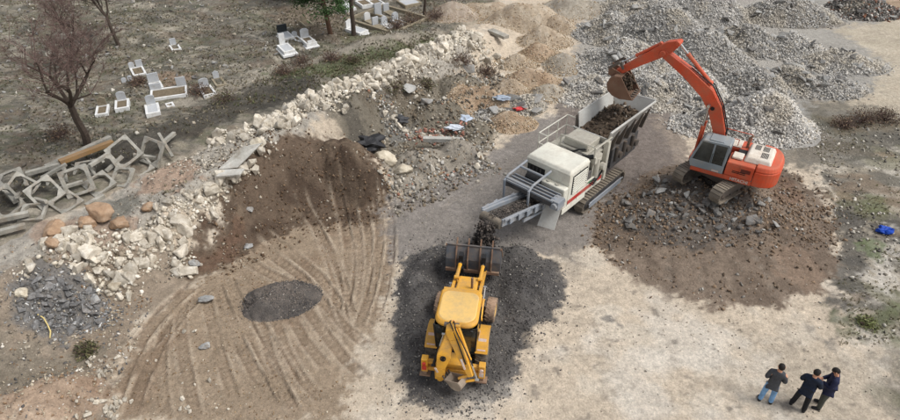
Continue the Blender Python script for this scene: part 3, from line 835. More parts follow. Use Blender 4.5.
for hi, hp in enumerate(HEAPS):
    cx, cy = hp['c']
    nr, nth = (30, 96) if hp['rx'] > 2 else (22, 72)
    rr = np.linspace(0.0, 1.14, nr); th = np.linspace(0, 2 * np.pi, nth, endpoint=False)
    A, B_ = np.meshgrid(th, rr)
    lx, ly = hp['rx'] * 1.12 * B_ * np.cos(A), hp['ry'] * 1.12 * B_ * np.sin(A)
    c_, s_ = math.cos(hp['rot']), math.sin(hp['rot'])
    x = (cx + lx * c_ - ly * s_).ravel(); y = (cy + lx * s_ + ly * c_).ravel()
    dz = heap_dz(hp, x, y)
    z = ground_z(x, y) + np.maximum(dz, -0.25)
    z[(nr - 1) * nth:] -= 0.35
    i = np.arange(nth); F = []
    for r_ in range(nr - 1):
        a = r_ * nth + i; b_ = r_ * nth + (i + 1) % nth
        F.append(np.stack([a, a + nth, b_ + nth, b_], 1))
    f1 = fbm(x * 1.1, y * 1.1, 221 + hi, 4); f2 = fbm(x * 4, y * 4, 223, 3)
    c0, c1, c2 = [np.array(dsat(q)) for q in hp['cols']]
    if hp['kind'] == 'rubble': c0, c1, c2 = [q * hp.get('tone', 1) * 1.1 for q in (c0, c1, c2)]
    col = c0 + (c1 - c0) * sstep(0.45, 0.62, f1)[:, None] + (c2 - c0) * (sstep(0.5, 0.7, f2) * 0.7)[:, None]
    me = fast_mesh('heap', np.stack([x - cx, y - cy, z], 1), np.concatenate(F), col, smooth=True)
    nm = 'soil_heap' if hp['kind'] == 'soil' else 'rubble_heap'
    o = link(nm, me, MAT_HEAP, None, (cx, cy, 0))
    tag(o, hp['label'], 'soil heap' if hp['kind'] == 'soil' else 'rubble heap', 'tan soil heaps by the grey rubble' if hp['kind'] == 'soil' else 'heaps of grey rubble')
    hp['obj'] = o
    rg = np.random.default_rng(400 + hi)
    n = int(hp['n'] * (2.4 if hp['kind'] == 'rubble' else 2.0))
    rad = np.sqrt(rg.random(n * 2)) * 1.02
    if hp['kind'] == 'rubble': rad = rad + (rg.random(n * 2) < .10) * np.abs(rg.normal(size=n * 2)) * .13
    ang = rg.random(n * 2) * 2 * np.pi
    if hp['kind'] == 'soil': rad = rad ** 0.6 * 1.05
    lx, ly = hp['rx'] * rad * np.cos(ang), hp['ry'] * rad * np.sin(ang)
    x = cx + lx * c_ - ly * s_; y = cy + lx * s_ + ly * c_
    # keep only what lies on the open face of this heap
    z_here = ground_z(x, y) + heap_dz(hp, x, y); z_top = top_z(x, y)
    keep = (z_here > z_top - 0.12) | ((z_here < ground_z(x, y)) & (z_top - ground_z(x, y) < .02))
    x, y, z = x[keep], y[keep], z_top[keep]
    dist = np.hypot(x, y)
    if hp['kind'] == 'soil':
        sz = 0.05 + 0.10 * rg.random(len(x)) ** 2
        tn = palette(len(x), soil_cols, hi)
        sh = CHIPS
    else:
        sz = (0.075 + 0.17 * rg.random(len(x)) ** 3.0) * (0.85 + 0.007 * dist)
        tn = palette(len(x), dark_cols if hp['cols'][0][0] < 0.13 else chip_cols, hi)
        tone = 1.2 * hp.get('tone', 1.0)
        dust = sstep(.48, .7, fbm(x * .6, y * .6, 230, 3))[:, None] * .55
        tn = np.clip(tn * tone * (1 - dust) + np.array(S(184, 174, 156)) * dust, .02, .85)
        sh = CHIPS + FLAKES + FLAKES[:4]
    scatter('loose_stones', np.stack([x - cx, y - cy, z + sz * 0.12], 1), sz, sh, MAT_CHIP, tn, o, 500 + hi)
    if hp['kind'] == 'rubble':
        for k in range(14 if hp['rx'] > 2 else 9):
            for _ in range(20):
                r_, a_ = math.sqrt(rg.random()) * 0.85, rg.random() * 6.283
                lx, ly = hp['rx'] * r_ * math.cos(a_), hp['ry'] * r_ * math.sin(a_)
                x, y = cx + lx * c_ - ly * s_, cy + lx * s_ + ly * c_
                zt = tz(x, y)
                if zg(x, y) + heap_dz(hp, np.array([x]), np.array([y]))[0] > zt - 0.1: break
            q = link('slab', SLABS[rg.integers(8)] if rg.random() < 0.7 else DSLABS[rg.integers(6)], None, o, (x - cx, y - cy, zt + 0.06))
            s_z = 0.45 + 0.5 * rg.random() ** 2
            if 'slabs' in hp['label']: s_z *= 1.35
            q.scale = (s_z, s_z * (0.6 + 0.5 * rg.random()), s_z)
            q.rotation_euler = (rg.normal() * 0.4, rg.normal() * 0.4, rg.random() * 6.28)

# ------------------------------------------------------------------ pale quarry stones along the bank
MAT_STONE = mat_rock('pale_limestone', [S(156, 145, 128), S(198, 189, 173), S(226, 220, 208)], 2.6, 0.36, soiled=0.18)
STONES = [rock_mesh('stone', V, F, MAT_STONE) for V, F in BLOCKS]

def stone_bank(name, label, spots, n_parts, n_small, seed, cols, smin=0.22, smax=0.62, cat='stone pile', group=None):
    """spots: list of (px,py,z, spread_x m, spread_y m, weight)"""
    rg = np.random.default_rng(seed)
    w = np.array([s[5] for s in spots], float); w /= w.sum()
    cen = np.array([wpt(s[0], s[1], s[2]) for s in spots]); sp = np.array([(s[3], s[4]) for s in spots])
    def draw(n):
        k = rg.choice(len(spots), n, p=w)
        a = rg.random(n) * 6.283; r_ = np.sqrt(rg.random(n)) * (1 + 0.25 * rg.normal(size=n))
        return cen[k, 0] + r_ * np.cos(a) * sp[k, 0], cen[k, 1] + r_ * np.sin(a) * sp[k, 1]
    x0, y0 = cen.mean(0)
    root = empty(name, (x0, y0, 0))
    tag(root, label, cat, group)
    x, y = draw(n_parts)
    z = top_z(x, y)
    for i in range(n_parts):
        s_ = smin + (smax - smin) * rg.random() ** 1.9
        o = link('stone', STONES[rg.integers(len(STONES))], None, root, (x[i] - x0, y[i] - y0, z[i] + s_ * (-0.02 + 0.26 * rg.random())))
        o.scale = (s_ * (0.8 + 0.5 * rg.random()), s_ * (0.7 + 0.4 * rg.random()), s_ * (0.6 + 0.5 * rg.random()))
        o.rotation_euler = (rg.random() * 6.28, rg.random() * 6.28, rg.random() * 6.28)
    x, y = draw(n_small)
    z = top_z(x, y)
    sz = 0.07 + 0.17 * rg.random(n_small) ** 1.6
    scatter('small_stones', np.stack([x - x0, y - y0, z + sz * 0.15], 1), sz, CHIPS + BLOCKS[:4], MAT_CHIP, palette(n_small, cols, seed), root, seed + 1)
    return root

lime = [(S(216, 209, 196), 3), (S(194, 185, 168), 3), (S(168, 158, 142), 2), (S(142, 130, 114), 1)]
ridge_pts = []
for px, py, z, sx, sy, w in ((222, 118, 1.4, 1.0, .8, .5), (246, 110, 1.6, 1.2, .9, .8), (262, 126, 2.1, 1.0, .7, .9), (285, 112, 2.2, 1.2, .8, 1.3), (305, 98, 2.1, 1.2, .8, 1.2), (318, 104, 2.3, 1.0, .7, 1.2), (335, 92, 2.2, 1.2, .8, 1.3), (280, 128, 2.1, .8, .5, .7), (236, 136, 2.2, .8, .6, .6),
                             (352, 88, 2.2, 1.1, .7, 1.2), (370, 80, 2.1, 1.2, .7, 1.3), (392, 69, 2.0, 1.3, .7, 1.3), (412, 59, 2.0, 1.3, .7, 1.4), (432, 49, 1.8, 1.3, .7, 1.4),
                             (450, 42, 1.6, 1.3, .7, 1.3), (464, 36, 1.4, 1.2, .8, 1.0), (405, 76, 1.2, 1.2, .7, .6), (472, 50, .8, 1.4, 1.0, .6), (446, 62, 1.0, 1.0, .7, .5), (485, 60, .5, 1.6, 1.2, .5), (380, 92, 1.3, 1.0, .6, .5)):
    ridge_pts.append((px, py, z, sx, sy, w))
stone_bank('stone_bank', 'upper ridge of pale limestone blocks running up to the tan heaps', [p for p in ridge_pts if p[0] > 345], 300, 3600, 21, lime, 0.28, 0.84)
stone_bank('stone_bank', 'middle ridge of pale limestone blocks between graves and brown cut bank', [p for p in ridge_pts if p[0] <= 345], 230, 3200, 27, lime, 0.28, 0.80)
low_pts = []
for px, py, z, sx, sy, w in ((60, 248, 1.4, .5, .4, .8), (75, 244, 1.4, .8, .5, 1.3), (90, 256, 1.2, .9, .6, 1.6), (80, 270, .9, .8, .5, 1.1), (112, 262, .9, .9, .6, 1.4), (128, 246, 1.2, .8, .5, 1.0), (104, 284, .5, .6, .4, .8), (122, 286, .4, .5, .4, .7),
                             (150, 232, 1.4, .7, .5, .9), (168, 222, 1.4, .6, .5, .9), (184, 212, 1.5, .6, .4, .9), (200, 200, 1.7, .6, .4, .8), (215, 190, 1.8, .5, .4, .6), (228, 180, 1.9, .5, .4, .6), (246, 170, 1.9, .6, .4, .7), (262, 156, 1.9, .6, .5, .8), (272, 142, 1.8, .7, .5, .8), (180, 258, .6, .5, .6, .8), (176, 240, 1.0, .5, .6, .6), (34, 285, 1.0, .5, .4, .4), (144, 262, .8, .6, .5, .6)):
    low_pts.append((px, py, z, sx, sy, w))
stone_bank('stone_pile', 'pale limestone blocks tumbled below the orange boulders', low_pts, 175, 1500, 23, lime, 0.24, 0.78)
dump_pts = [(384, 112, 1.1, .9, .6, 1), (400, 118, 1, .9, .6, 1), (440, 126, .8, .9, .5, 1), (470, 135, .6, 1.2, .8, 1), (440, 170, .4, 1.6, .8, 1.2), (400, 186, .3, 1.0, .6, 1), (478, 165, .2, 1.0, .8, .8), (430, 98, 1, 1.2, .8, .6), (490, 75, .4, 1.2, .9, .8), (470, 80, .6, 1, .8, .5)]
stone_bank('demolition_debris', 'mixed grey demolition debris dumped between bank and haul lane', dump_pts, 70, 1500, 25, [(S(190, 186, 178), 2), (S(150, 146, 138), 3), (S(116, 112, 106), 2), (S(140, 122, 100), 2), (S(166, 120, 100), .4)], 0.18, 0.5, 'debris')

# broken asphalt by the bottom left bank
MAT_ASPH = mat_rock('broken_asphalt', [S(98, 97, 96), S(124, 123, 122), S(160, 159, 157)], 3.0, 0.35, soiled=.3)
ASPH = [rock_mesh('asphalt_piece', *hull(11, (1, .8, .35), s, .4), MAT_ASPH) for s in range(320, 328)]
rg = np.random.default_rng(31)
x0, y0 = wpt(66, 308, .5)
root = empty('asphalt_pile', (x0, y0, 0))
tag(root, 'pile of bluish grey broken asphalt pieces with a yellow hose on it', 'asphalt pile')
for i in range(110):
    a, r_ = rg.random() * 6.283, math.sqrt(rg.random())
    x, y = x0 + 1.3 * r_ * math.cos(a), y0 + 1.0 * r_ * math.sin(a)
    s_ = 0.16 + 0.34 * rg.random() ** 2
    o = link('asphalt_piece', ASPH[rg.integers(8)], None, root, (x - x0, y - y0, zg(x, y) + 0.03 + 0.16 * (1 - r_) * rg.random()))
    o.scale = (s_, s_ * (.6 + .5 * rg.random()), s_)
    o.rotation_euler = (rg.normal() * .5, rg.normal() * .5, rg.random() * 6.28)
n = 700
a, r_ = rg.random(n) * 6.283, np.sqrt(rg.random(n)) * (1 + .2 * rg.normal(size=n))
x, y = x0 + 1.45 * r_ * np.cos(a), y0 + 1.1 * r_ * np.sin(a)
sz = 0.06 + 0.12 * rg.random(n)
scatter('asphalt_crumbs', np.stack([x - x0, y - y0, ground_z(x, y) + .02], 1), sz, FLAKES, MAT_CHIP, palette(n, [(S(124, 123, 121), 3), (S(98, 97, 96), 2), (S(160, 160, 160), 1.5), (S(200, 199, 196), .8)], 5), root, 33)

# dug-up blocks in the soil under the digger
rg = np.random.default_rng(41)
x0, y0 = wpt(690, 215, .3)
root = empty('excavated_blocks', (x0, y0, 0))
tag(root, 'dark broken concrete blocks lying in brown soil below the digger tracks', 'debris')
for i in range(170):
    px, py = (rg.normal(728, 26), rg.normal(224, 10)) if i < 70 else (rg.normal(678, 32), rg.normal(208, 14))
    g = G(px, py, .35)
    s_ = 0.12 + 0.42 * rg.random() ** 2.6
    o = link('concrete_block', (SLABS + DSLABS * 3)[rg.integers(26)], None, root, (g.x - x0, g.y - y0, zg(g.x, g.y) + .05))
    o.scale = (s_, s_ * (.6 + .5 * rg.random()), s_ * 2.0)
    o.rotation_euler = (rg.normal() * .5, rg.normal() * .5, rg.random() * 6.28)
n = 9500
px = rg.uniform(580, 855, n); py = np.where(rg.random(n) < .5, rg.normal(215, 18, n), rg.uniform(160, 325, n))
P = np.array([wpt(a, b, .2) for a, b in zip(px, py)])
keep = poly_sd(P[:, 0], P[:, 1], [wpt(*p) for p in [(592, 246), (600, 205), (640, 178), (690, 158), (780, 162), (826, 196), (838, 250), (828, 300), (770, 302), (720, 300), (668, 288), (620, 272)]])
keep = (rg.random(n) < np.where(keep < 0, 1.0, .7 * np.exp(-keep / .35))) & (rg.random(n) < np.where(py > 250, .35, 1.0))
P = P[keep]
sz = 0.04 + 0.20 * rg.random(len(P)) ** 4
scatter('clods', np.stack([P[:, 0] - x0, P[:, 1] - y0, ground_z(P[:, 0], P[:, 1]) + sz * .1], 1), sz, CHIPS + FLAKES, MAT_CHIP, palette(len(P), [(S(104, 90, 76), 3), (S(132, 112, 92), 6), (S(140, 134, 126), 1.4), (S(180, 176, 168), .4)], 9), root, 43)

# dark crushed gravel spread round the loader
rg = np.random.default_rng(47)
AP = [(398, 300), (402, 270), (424, 252), (456, 244), (516, 244), (548, 266), (561, 296), (556, 320), (530, 340), (516, 358), (510, 390), (486, 408), (448, 414), (412, 404), (404, 370), (400, 340)]
APW = [wpt(*p) for p in AP]
ax = np.array(APW)
n = 22000
x = rg.uniform(ax[:, 0].min() - .9, ax[:, 0].max() + .9, n); y = rg.uniform(ax[:, 1].min() - .9, ax[:, 1].max() + .9, n)
d = poly_sd(x, y, APW)
keep = rg.random(n) < np.where(d < 0, 1.0, .75 * np.exp(-d / .28))
x, y = x[keep], y[keep]
sz = 0.025 + 0.09 * rg.random(len(x)) ** 3.5
tag(scatter('gravel_spread', np.stack([x, y, ground_z(x, y) + sz * .1], 1), sz, CHIPS[:4], MAT_CHIP, palette(len(x), [(S(76, 73, 72), 5), (S(98, 95, 92), 4), (S(126, 122, 116), 2), (S(176, 172, 164), .4)], 13), None, 48),
    'dark crushed gravel spread under and around the yellow loader', 'gravel')

# oval flat-topped heap of dark gravel
hx, hy = wpt(281, 297, .15)
nr, nth = 26, 90
rr = np.linspace(0, 1.1, nr); th = np.linspace(0, 2 * np.pi, nth, endpoint=False)
A, B_ = np.meshgrid(th, rr)
lx, ly = (1.42 * B_ * np.cos(A)).ravel(), (0.98 * B_ * np.sin(A)).ravel()
c_, s_ = math.cos(R(14)), math.sin(R(14))
x, y = hx + lx * c_ - ly * s_, hy + lx * s_ + ly * c_
wob = 1 + 0.22 * (fbm(np.cos(A).ravel() * 1.7 + 9, np.sin(A).ravel() * 1.7, 3, 2) - .5)
x, y = hx + (x - hx) * wob, hy + (y - hy) * wob
z = ground_z(x, y) + 0.30 * (1 - sstep(.5, 1.06, B_.ravel())) + .05 * (fbm(x * 3, y * 3, 8, 3) - .5) * (B_.ravel() < .95) - .05 * (B_.ravel() > 1.05)
i = np.arange(nth)
F = np.concatenate([np.stack([r_ * nth + i, (r_ + 1) * nth + i, (r_ + 1) * nth + (i + 1) % nth, r_ * nth + (i + 1) % nth], 1) for r_ in range(nr - 1)])
f1 = fbm(x * 2, y * 2, 91, 4)
col = np.array(S(88, 84, 81)) + (np.array(S(118, 109, 101)) - np.array(S(88, 84, 81))) * np.clip(sstep(.35, .65, f1) * .6 + .6 * (1 - sstep(.3, .9, B_.ravel())), 0, 1)[:, None]
o = link('gravel_heap', fast_mesh('gravel_heap', np.stack([x - hx, y - hy, z], 1), F, col, True), MAT_HEAP, None, (hx, hy, 0))
tag(o, 'low oval heap of dark fine gravel on the rutted soil', 'gravel heap')
n = 4200
a, r_ = rg.random(n) * 6.283, np.sqrt(rg.random(n)) * 1.06 + (rg.random(n) < .12) * np.abs(rg.normal(size=n)) * .12
x, y = 1.42 * r_ * np.cos(a), .98 * r_ * np.sin(a)
x, y = x * c_ - y * s_, x * s_ + y * c_
z = ground_z(x + hx, y + hy) + 0.30 * (1 - sstep(.5, 1.06, r_))
sz = .022 + .08 * rg.random(n) ** 3
scatter('gravel', np.stack([x, y, z], 1), sz, CHIPS[:4], MAT_CHIP, palette(n, [(S(82, 79, 77), 5), (S(112, 104, 97), 4), (S(136, 126, 116), 1.5), (S(160, 154, 146), .5)], 14), o, 49)
# ------------------------------------------------------------------ machines: shared materials
M_ORANGE = mat_paint('orange_paint', S(220, 78, 38), S(150, 104, 80), 0.42, 0.42, 1.6, None, updust=0.22)
M_CABGREY = mat_paint('cab_grey_paint', S(136, 146, 152), S(150, 142, 130), 0.2, 0.45, 2.0, updust=0.3)
M_COVER = mat_paint('white_cover_paint', S(228, 220, 206), S(150, 130, 110), 0.25, 0.5, 2.0, updust=0.2)
M_STEEL = mat_paint('worn_steel', S(92, 90, 88), S(120, 104, 88), 0.5, 0.5, 3.0, S(120, 84, 60), metal=0.3, updust=0.5)
M_TRACK = mat_paint('track_steel', S(104, 98, 90), S(150, 138, 122), 0.75, 0.6, 4.0, metal=0.2, updust=0.6)
M_BLACK = mat_plain('black_parts', S(34, 34, 35), 0.7, 0.3)
M_RUBBER = mat_paint('tyre_rubber', S(52, 51, 50), S(132, 120, 104), 0.5, 0.85, 3.0, updust=0.55)
M_CHROME = mat_plain('cylinder_rod', S(190, 190, 188), 0.25, 0.1, 5, 0.9, 0.05)
M_GLASS = mat_glass('dark_glass')
M_CABGLASS = mat_glass('cab_glass', (0.014, 0.02, 0.02))
M_WHITE = mat_paint('worn_white', S(222, 216, 208), S(190, 130, 100), .45, .6, 4.0)
M_SMUDGE = mat_plain('dark_lettering', S(70, 40, 30), 0.7, 0.2, 8)
M_RUST = mat_paint('rusty_steel', S(128, 92, 72), S(150, 132, 112), 0.5, 0.8, 2.6, S(80, 60, 50), metal=0.1, updust=0.3)

M_BUCKET = mat_paint('soil_caked_bucket', S(120, 82, 62), S(118, 100, 84), 0.6, 0.8, 3.0, S(78, 64, 54), updust=0.3)

def text_mesh(name, body, size, mat, parent, M, extrude=0.004, bold=0.0):
    cu = bpy.data.curves.new(name, 'FONT')
    cu.body = body; cu.size = size; cu.extrude = extrude; cu.offset = bold
    cu.align_x = 'CENTER'; cu.align_y = 'CENTER'; cu.resolution_u = 3
    tmp = bpy.data.objects.new('tmp_text', cu)
    COL.objects.link(tmp)
    bpy.context.view_layer.update()
    me = bpy.data.meshes.new_from_object(tmp.evaluated_get(bpy.context.evaluated_depsgraph_get()))
    bpy.data.objects.remove(tmp)
    me.transform(M); me.name = name
    me.materials.clear()
    return link(name, me, mat, parent)

def crawler(parent, M, x, length, height, width, mat_shoe, mat_frame, name='crawler_track', nshoe=46, zoff=0.0):
    """one crawler: belt of shoes round two end wheels, frame with rollers inside"""
    r = height / 2
    hl = length / 2 - r
    per = 4 * hl + 2 * math.pi * r
    mb = MB(M)
    for k in range(nshoe):
        s = per * k / nshoe
        if s < 2 * hl: y, z, a = -hl + s, 2 * r, 0
        elif s < 2 * hl + math.pi * r:
            t = (s - 2 * hl) / r; y, z, a = hl + r * math.sin(t), r + r * math.cos(t), -t
        elif s < 4 * hl + math.pi * r: y, z, a = hl - (s - 2 * hl - math.pi * r), 0, math.pi
        else:
            t = (s - 4 * hl - math.pi * r) / r; y, z, a = -hl - r * math.sin(t), r - r * math.cos(t), math.pi - t
        L = per / nshoe * 0.93
        T = Matrix.Translation((x, y, z + zoff)) @ Matrix.Rotation(a, 4, 'X')
        mb.box(-width / 2, width / 2, -L / 2, L / 2, -0.05, 0.0, T)
        mb.box(-width / 2, width / 2, -L / 2, -L / 2 + 0.03, 0.0, 0.035, T)
    tr = mb.build(name, mat_shoe, parent)
    fb = MB(M)
    fb.beam([(-hl, r + zoff, r * 1.0), (hl, r + zoff, r * 1.0)], x - width * .3, x + width * .3)
    fb.build('track_frame', mat_frame, tr, 0.02)
    for e in (-1, 1):
        wb = MB(M)
        wb.cyl((x - width * .22, e * hl, r + zoff), (x + width * .22, e * hl, r + zoff), r - .06, None, 20)
        wb.build('sprocket' if e < 0 else 'idler_wheel', M_STEEL, tr, 0.015)
    for k in range(5):
        y = -hl + 2 * hl * (k + .5) / 5
        wb = MB(M)
        wb.cyl((x - width * .25, y, .12 + zoff), (x + width * .25, y, .12 + zoff), .09, None, 10)
        wb.build('track_roller', M_STEEL, tr)
    return tr

RAM_M = None
def ram(parent, p0, p1, rb, rr, frac, mat_b, name, yaw=None):
    """hydraulic cylinder: barrel and polished rod"""
    p0, p1 = Vector(p0), Vector(p1)
    q = p0 + (p1 - p0) * frac
    b_ = MB(RAM_M); b_.cyl(p0, q, rb, None, 12); b_.cyl(q - (p1 - p0).normalized() * .06, q + (p1 - p0).normalized() * .02, rb * 1.15, None, 12)
    ax_ = Vector((1, 0, 0))
    b_.cyl(p0 - ax_ * rb * 1.3, p0 + ax_ * rb * 1.3, rb * 1.05, None, 10)
    o = b_.build(name, mat_b, parent, 0.006)
    r_ = MB(RAM_M); r_.cyl(q, p1, rr, None, 10); r_.cyl(p1 - ax_ * rb * 1.2, p1 + ax_ * rb * 1.2, rr * 1.6, None, 10)
    r_.build('rod', M_CHROME, o)
    return o

# ------------------------------------------------------------------ orange crawler excavator
EX, EY = 11.7, 22.45
ez = zg(EX, EY) 
ex = empty('excavator', (EX, EY, 1.0), R(58))
tag(ex, 'orange crawler excavator emptying its bucket into the hopper', 'excavator')
US = Matrix.Scale(0.82, 4)
UM = US @ Matrix.Rotation(R(-112), 4, 'Z')
for sx in (-1.12, 1.12):
    crawler(ex, UM, sx, 4.1, 0.86, 0.60, M_TRACK, M_STEEL)
b_ = MB(UM); b_.box(-.85, .85, -.75, .75, .35, .78); b_.cyl((0, 0, .78), (0, 0, .98), .72, .68, 28)
b_.build('undercarriage_frame', M_STEEL, ex, .04)
# upper works
b_ = MB(US)
b_.prism_z([(-1.32, -1.55), (1.32, -1.55), (1.32, 1.25), (.42, 1.35), (.42, 1.65), (-.42, 1.65), (-.42, 1.35), (-1.32, 1.35)], .98, 1.22)
b_.build('revolving_frame', M_ORANGE, ex, .03)
def cw(rx0, ry0, n=18):
    out = []
    for k in range(n + 1):
        a = math.pi + math.pi * k / n
        out.append((1.34 * math.copysign(abs(math.cos(a)) ** .62, math.cos(a)) * rx0, -1.62 + 1.12 * math.copysign(abs(math.sin(a)) ** .8, math.sin(a)) * ry0))
    return out
b_ = MB(US)
b_.prism_z(cw(1, 1), 1.02, 1.85); b_.prism_z(cw(.998, .998), 1.8501, 2.12, cw(.93, .88))
b_.build('counterweight', M_ORANGE, ex, .05)
b_ = MB(US)
b_.hexa([(-1.33, -1.60, 1.24), (-.30, -1.60, 1.24), (-.30, -.28, 1.24), (-1.33, -.28, 1.24), (-1.30, -1.60, 2.02), (-.30, -1.60, 2.06), (-.30, -.28, 2.06), (-1.30, -.28, 2.0)])
hd = b_.build('left_side_housing', M_ORANGE, ex, .05)
for k in range(2):
    y0 = -1.52 + k * .64
    MB(US).box(-1.338, -1.322, y0, y0 + .58, 1.32, 1.9).build('service_door', M_ORANGE, hd, .01)
for k in range(6):
    z0 = 1.62 + k * .035
    MB(US).box(-1.347, -1.330, -1.46, -1.0, z0, z0 + .018).build('vent_slat', M_BLACK, hd)
b_ = MB(US)
b_.box(.32, 1.31, -1.60, .95, 1.24, 2.0); b_.build('right_side_tank', M_ORANGE, ex, .05)
b_ = MB(US)
b_.box(-.30, .32, -1.6, -.55, 1.24, 2.0); b_.box(-.28, .30, -.55, .1, 1.24, 1.62)
b_.build('swing_motor_bay', M_BLACK, ex, .02)
b_ = MB(US)
b_.hexa([(-.95, -2.25, 2.03), (.85, -2.25, 2.03), (.85, -.95, 2.03), (-.95, -.95, 2.03), (-.82, -2.12, 2.30), (.74, -2.12, 2.30), (.74, -1.05, 2.30), (-.82, -1.05, 2.30)])
hood = b_.build('engine_hood', M_COVER, ex, .05)
for x0, y0, w, l in ((-.60, -1.95, .55, .34), (.1, -1.9, .5, .3), (.1, -1.5, .5, .28)):
    for k in range(6):
        MB(US).box(x0, x0 + w, y0 + k * l / 6, y0 + k * l / 6 + l / 11, 2.30, 2.315).build('grille_slat', M_BLACK, hood)
b_ = MB(US); b_.cyl((.62, -.85, 2.0), (.62, -.85, 2.6), .07); b_.cyl((.62, -.85, 2.58), (.62, -.97, 2.72), .06)
b_.build('exhaust_pipe', M_RUST, ex)
b_ = MB(US)
b_.box(-.95, -.35, -.9, -.4, 2.05, 2.16); b_.box(.35, 1.2, -.6, .3, 2.0, 2.06)
b_.build('deck_cover', M_COVER, ex, .03)
for s_ in (-1, 1):
    mbx = MB(US); mbx.tube([(1.25, -.9, 2.0), (1.25, -.9, 2.45), (1.25, .8, 2.45), (1.25, .8, 2.0)] if s_ > 0 else [(.45, .6, 2.0), (.45, .6, 2.4), (.45, -.4, 2.4), (.45, -.4, 2.0)], .02)
    mbx.build('hand_rail', M_ORANGE, ex)
# cab on the left
cab = MB(US)
CX0, CX1 = -1.33, -.36
prof = [(-.22, 1.22), (1.40, 1.22), (1.52, 1.60), (1.22, 2.72), (1.02, 2.86), (-.16, 2.88), (-.24, 2.7)]
inner = [(-.10, 1.95), (.42, 1.95), (.42, 2.70), (-.10, 2.70)]
cab.prism_x([(-.22, 1.22), (1.40, 1.22), (1.50, 1.55), (1.48, 1.66), (-.22, 1.66)], CX0, CX1)
cab.prism_x([(-.26, 2.74), (1.16, 2.72), (1.04, 2.84), (-.20, 2.88)], CX0 + .01, CX1 - .01)
for x0, x1 in ((CX0, CX0 + .07), (CX1 - .07, CX1)):
    cab.prism_x([(-.22, 1.66), (-.10, 1.66), (-.12, 2.74), (-.25, 2.74)], x0, x1)
    cab.prism_x([(.42, 1.66), (.52, 1.66), (.52, 2.73), (.42, 2.73)], x0, x1)
    cab.prism_x([(1.36, 1.66), (1.48, 1.66), (1.18, 2.72), (1.07, 2.72)], x0, x1)
cabo = cab.build('cab', M_CABGREY, ex, .025)
MB(US).prism_x([(-.10, 1.66), (.42, 1.66), (.42, 2.73), (-.12, 2.73)], CX0 + .02, CX0 + .035).build('window', M_CABGLASS, cabo)
MB(US).prism_x([(.52, 1.66), (1.36, 1.66), (1.07, 2.72), (.52, 2.73)], CX0 + .02, CX0 + .035).build('window', M_CABGLASS, cabo)
MB(US).prism_x([(-.10, 1.66), (1.36, 1.66), (1.07, 2.72), (-.12, 2.73)], CX1 - .035, CX1 - .02).build('window', M_CABGLASS, cabo)
MB(US).hexa([(CX0 + .06, 1.44, 1.66), (CX1 - .06, 1.44, 1.66), (CX1 - .06, 1.45, 1.66), (CX0 + .06, 1.45, 1.66), (CX0 + .06, 1.12, 2.72), (CX1 - .06, 1.12, 2.72), (CX1 - .06, 1.135, 2.72), (CX0 + .06, 1.135, 2.72)]).build('windscreen', M_CABGLASS, cabo)
MB(US).box(CX0 + .06, CX1 - .06, -.2, -.19, 1.7, 2.7).build('rear_window', M_CABGLASS, cabo)
b_ = MB(US); b_.box(-1.1, -.6, -.05, .38, 1.66, 1.86); b_.box(-1.1, -.6, -.05, .05, 1.86, 2.35)
b_.build('operator_seat', M_BLACK, cabo, .03)
MB(US).box(CX0 + .12, CX1 - .12, .1, .8, 2.872, 2.90).build('roof_hatch', M_CABGREY, cabo, .01)
MB(US).tube([(CX0 - .03, .46, 1.7), (CX0 - .07, .46, 1.75), (CX0 - .07, .46, 2.2), (CX0 - .03, .46, 2.25)], .015).build('door_handle', M_BLACK, cabo)
BT = Matrix.Translation((-.106, .17, -.38))
RAM_M = BT
# boom, arm, bucket: all in the machine's fore-aft plane
b_ = MB(BT)
b_.beam([(.02, 1.78, .36), (.28, 2.7, .46), (.70, 3.70, .54), (1.17, 4.30, .54), (2.1, 4.95, .42), (3.22, 5.57, .30)], -.18, .18)
b_.cyl((-.30, .02, 1.78), (.30, .02, 1.78), .14); b_.cyl((-.28, 3.22, 5.57), (.28, 3.22, 5.57), .13)
boom = b_.build('boom', M_ORANGE, ex, .02)
for s_ in (-1, 1):
    m_ = MB(BT); m_.cyl((s_ * .181, .80, 3.75), (s_ * .22, .80, 3.75), .08, None, 14); m_.build('boom_pin', M_BLACK, boom)
    ram(ex, (s_ * .26, 1.0, 1.5), (s_ * .26, .96, 3.86), .065, .04, .6, M_ORANGE, 'boom_cylinder')
m_ = MB(BT); m_.tube([(.12, .0, 2.0), (.12, .05, 2.9), (.10, .46, 3.90), (.10, 1.0, 4.66), (.10, 2.0, 5.22)], .025); m_.tube([(-.12, .0, 2.0), (-.12, .05, 2.9), (-.10, .46, 3.90), (-.10, 1.0, 4.66), (-.10, 2.0, 5.22)], .025)
m_.build('hydraulic_hose', M_BLACK, boom)
ram(ex, (0, 1.15, 4.72), (0, 2.72, 6.08), .08, .045, .72, M_ORANGE, 'arm_cylinder')
b_ = MB(BT)
b_.beam([(2.70, 6.10, .22), (3.0, 5.88, .46), (3.34, 5.60, .50), (4.1, 5.0, .36), (4.98, 4.28, .24)], -.15, .15)
b_.cyl((-.25, 4.98, 4.28), (.25, 4.98, 4.28), .10); b_.cyl((-.24, 2.72, 6.08), (.24, 2.72, 6.08), .10)
arm = b_.build('arm', M_ORANGE, ex, .02)
ram(ex, (0, 3.42, 5.90), (0, 4.86, 4.74), .065, .04, .62, M_ORANGE, 'bucket_cylinder')
b_ = MB(BT)
for s_ in (-1, 1):
    b_.beam([(4.70, 4.55, .10), (4.86, 4.86, .12)], s_ * .24 - .03, s_ * .24 + .03)
    b_.beam([(4.86, 4.86, .10), (5.30, 4.50, .12)], s_ * .29 - .03, s_ * .29 + .03)
b_.build('bucket_linkage', M_STEEL, ex, .01)
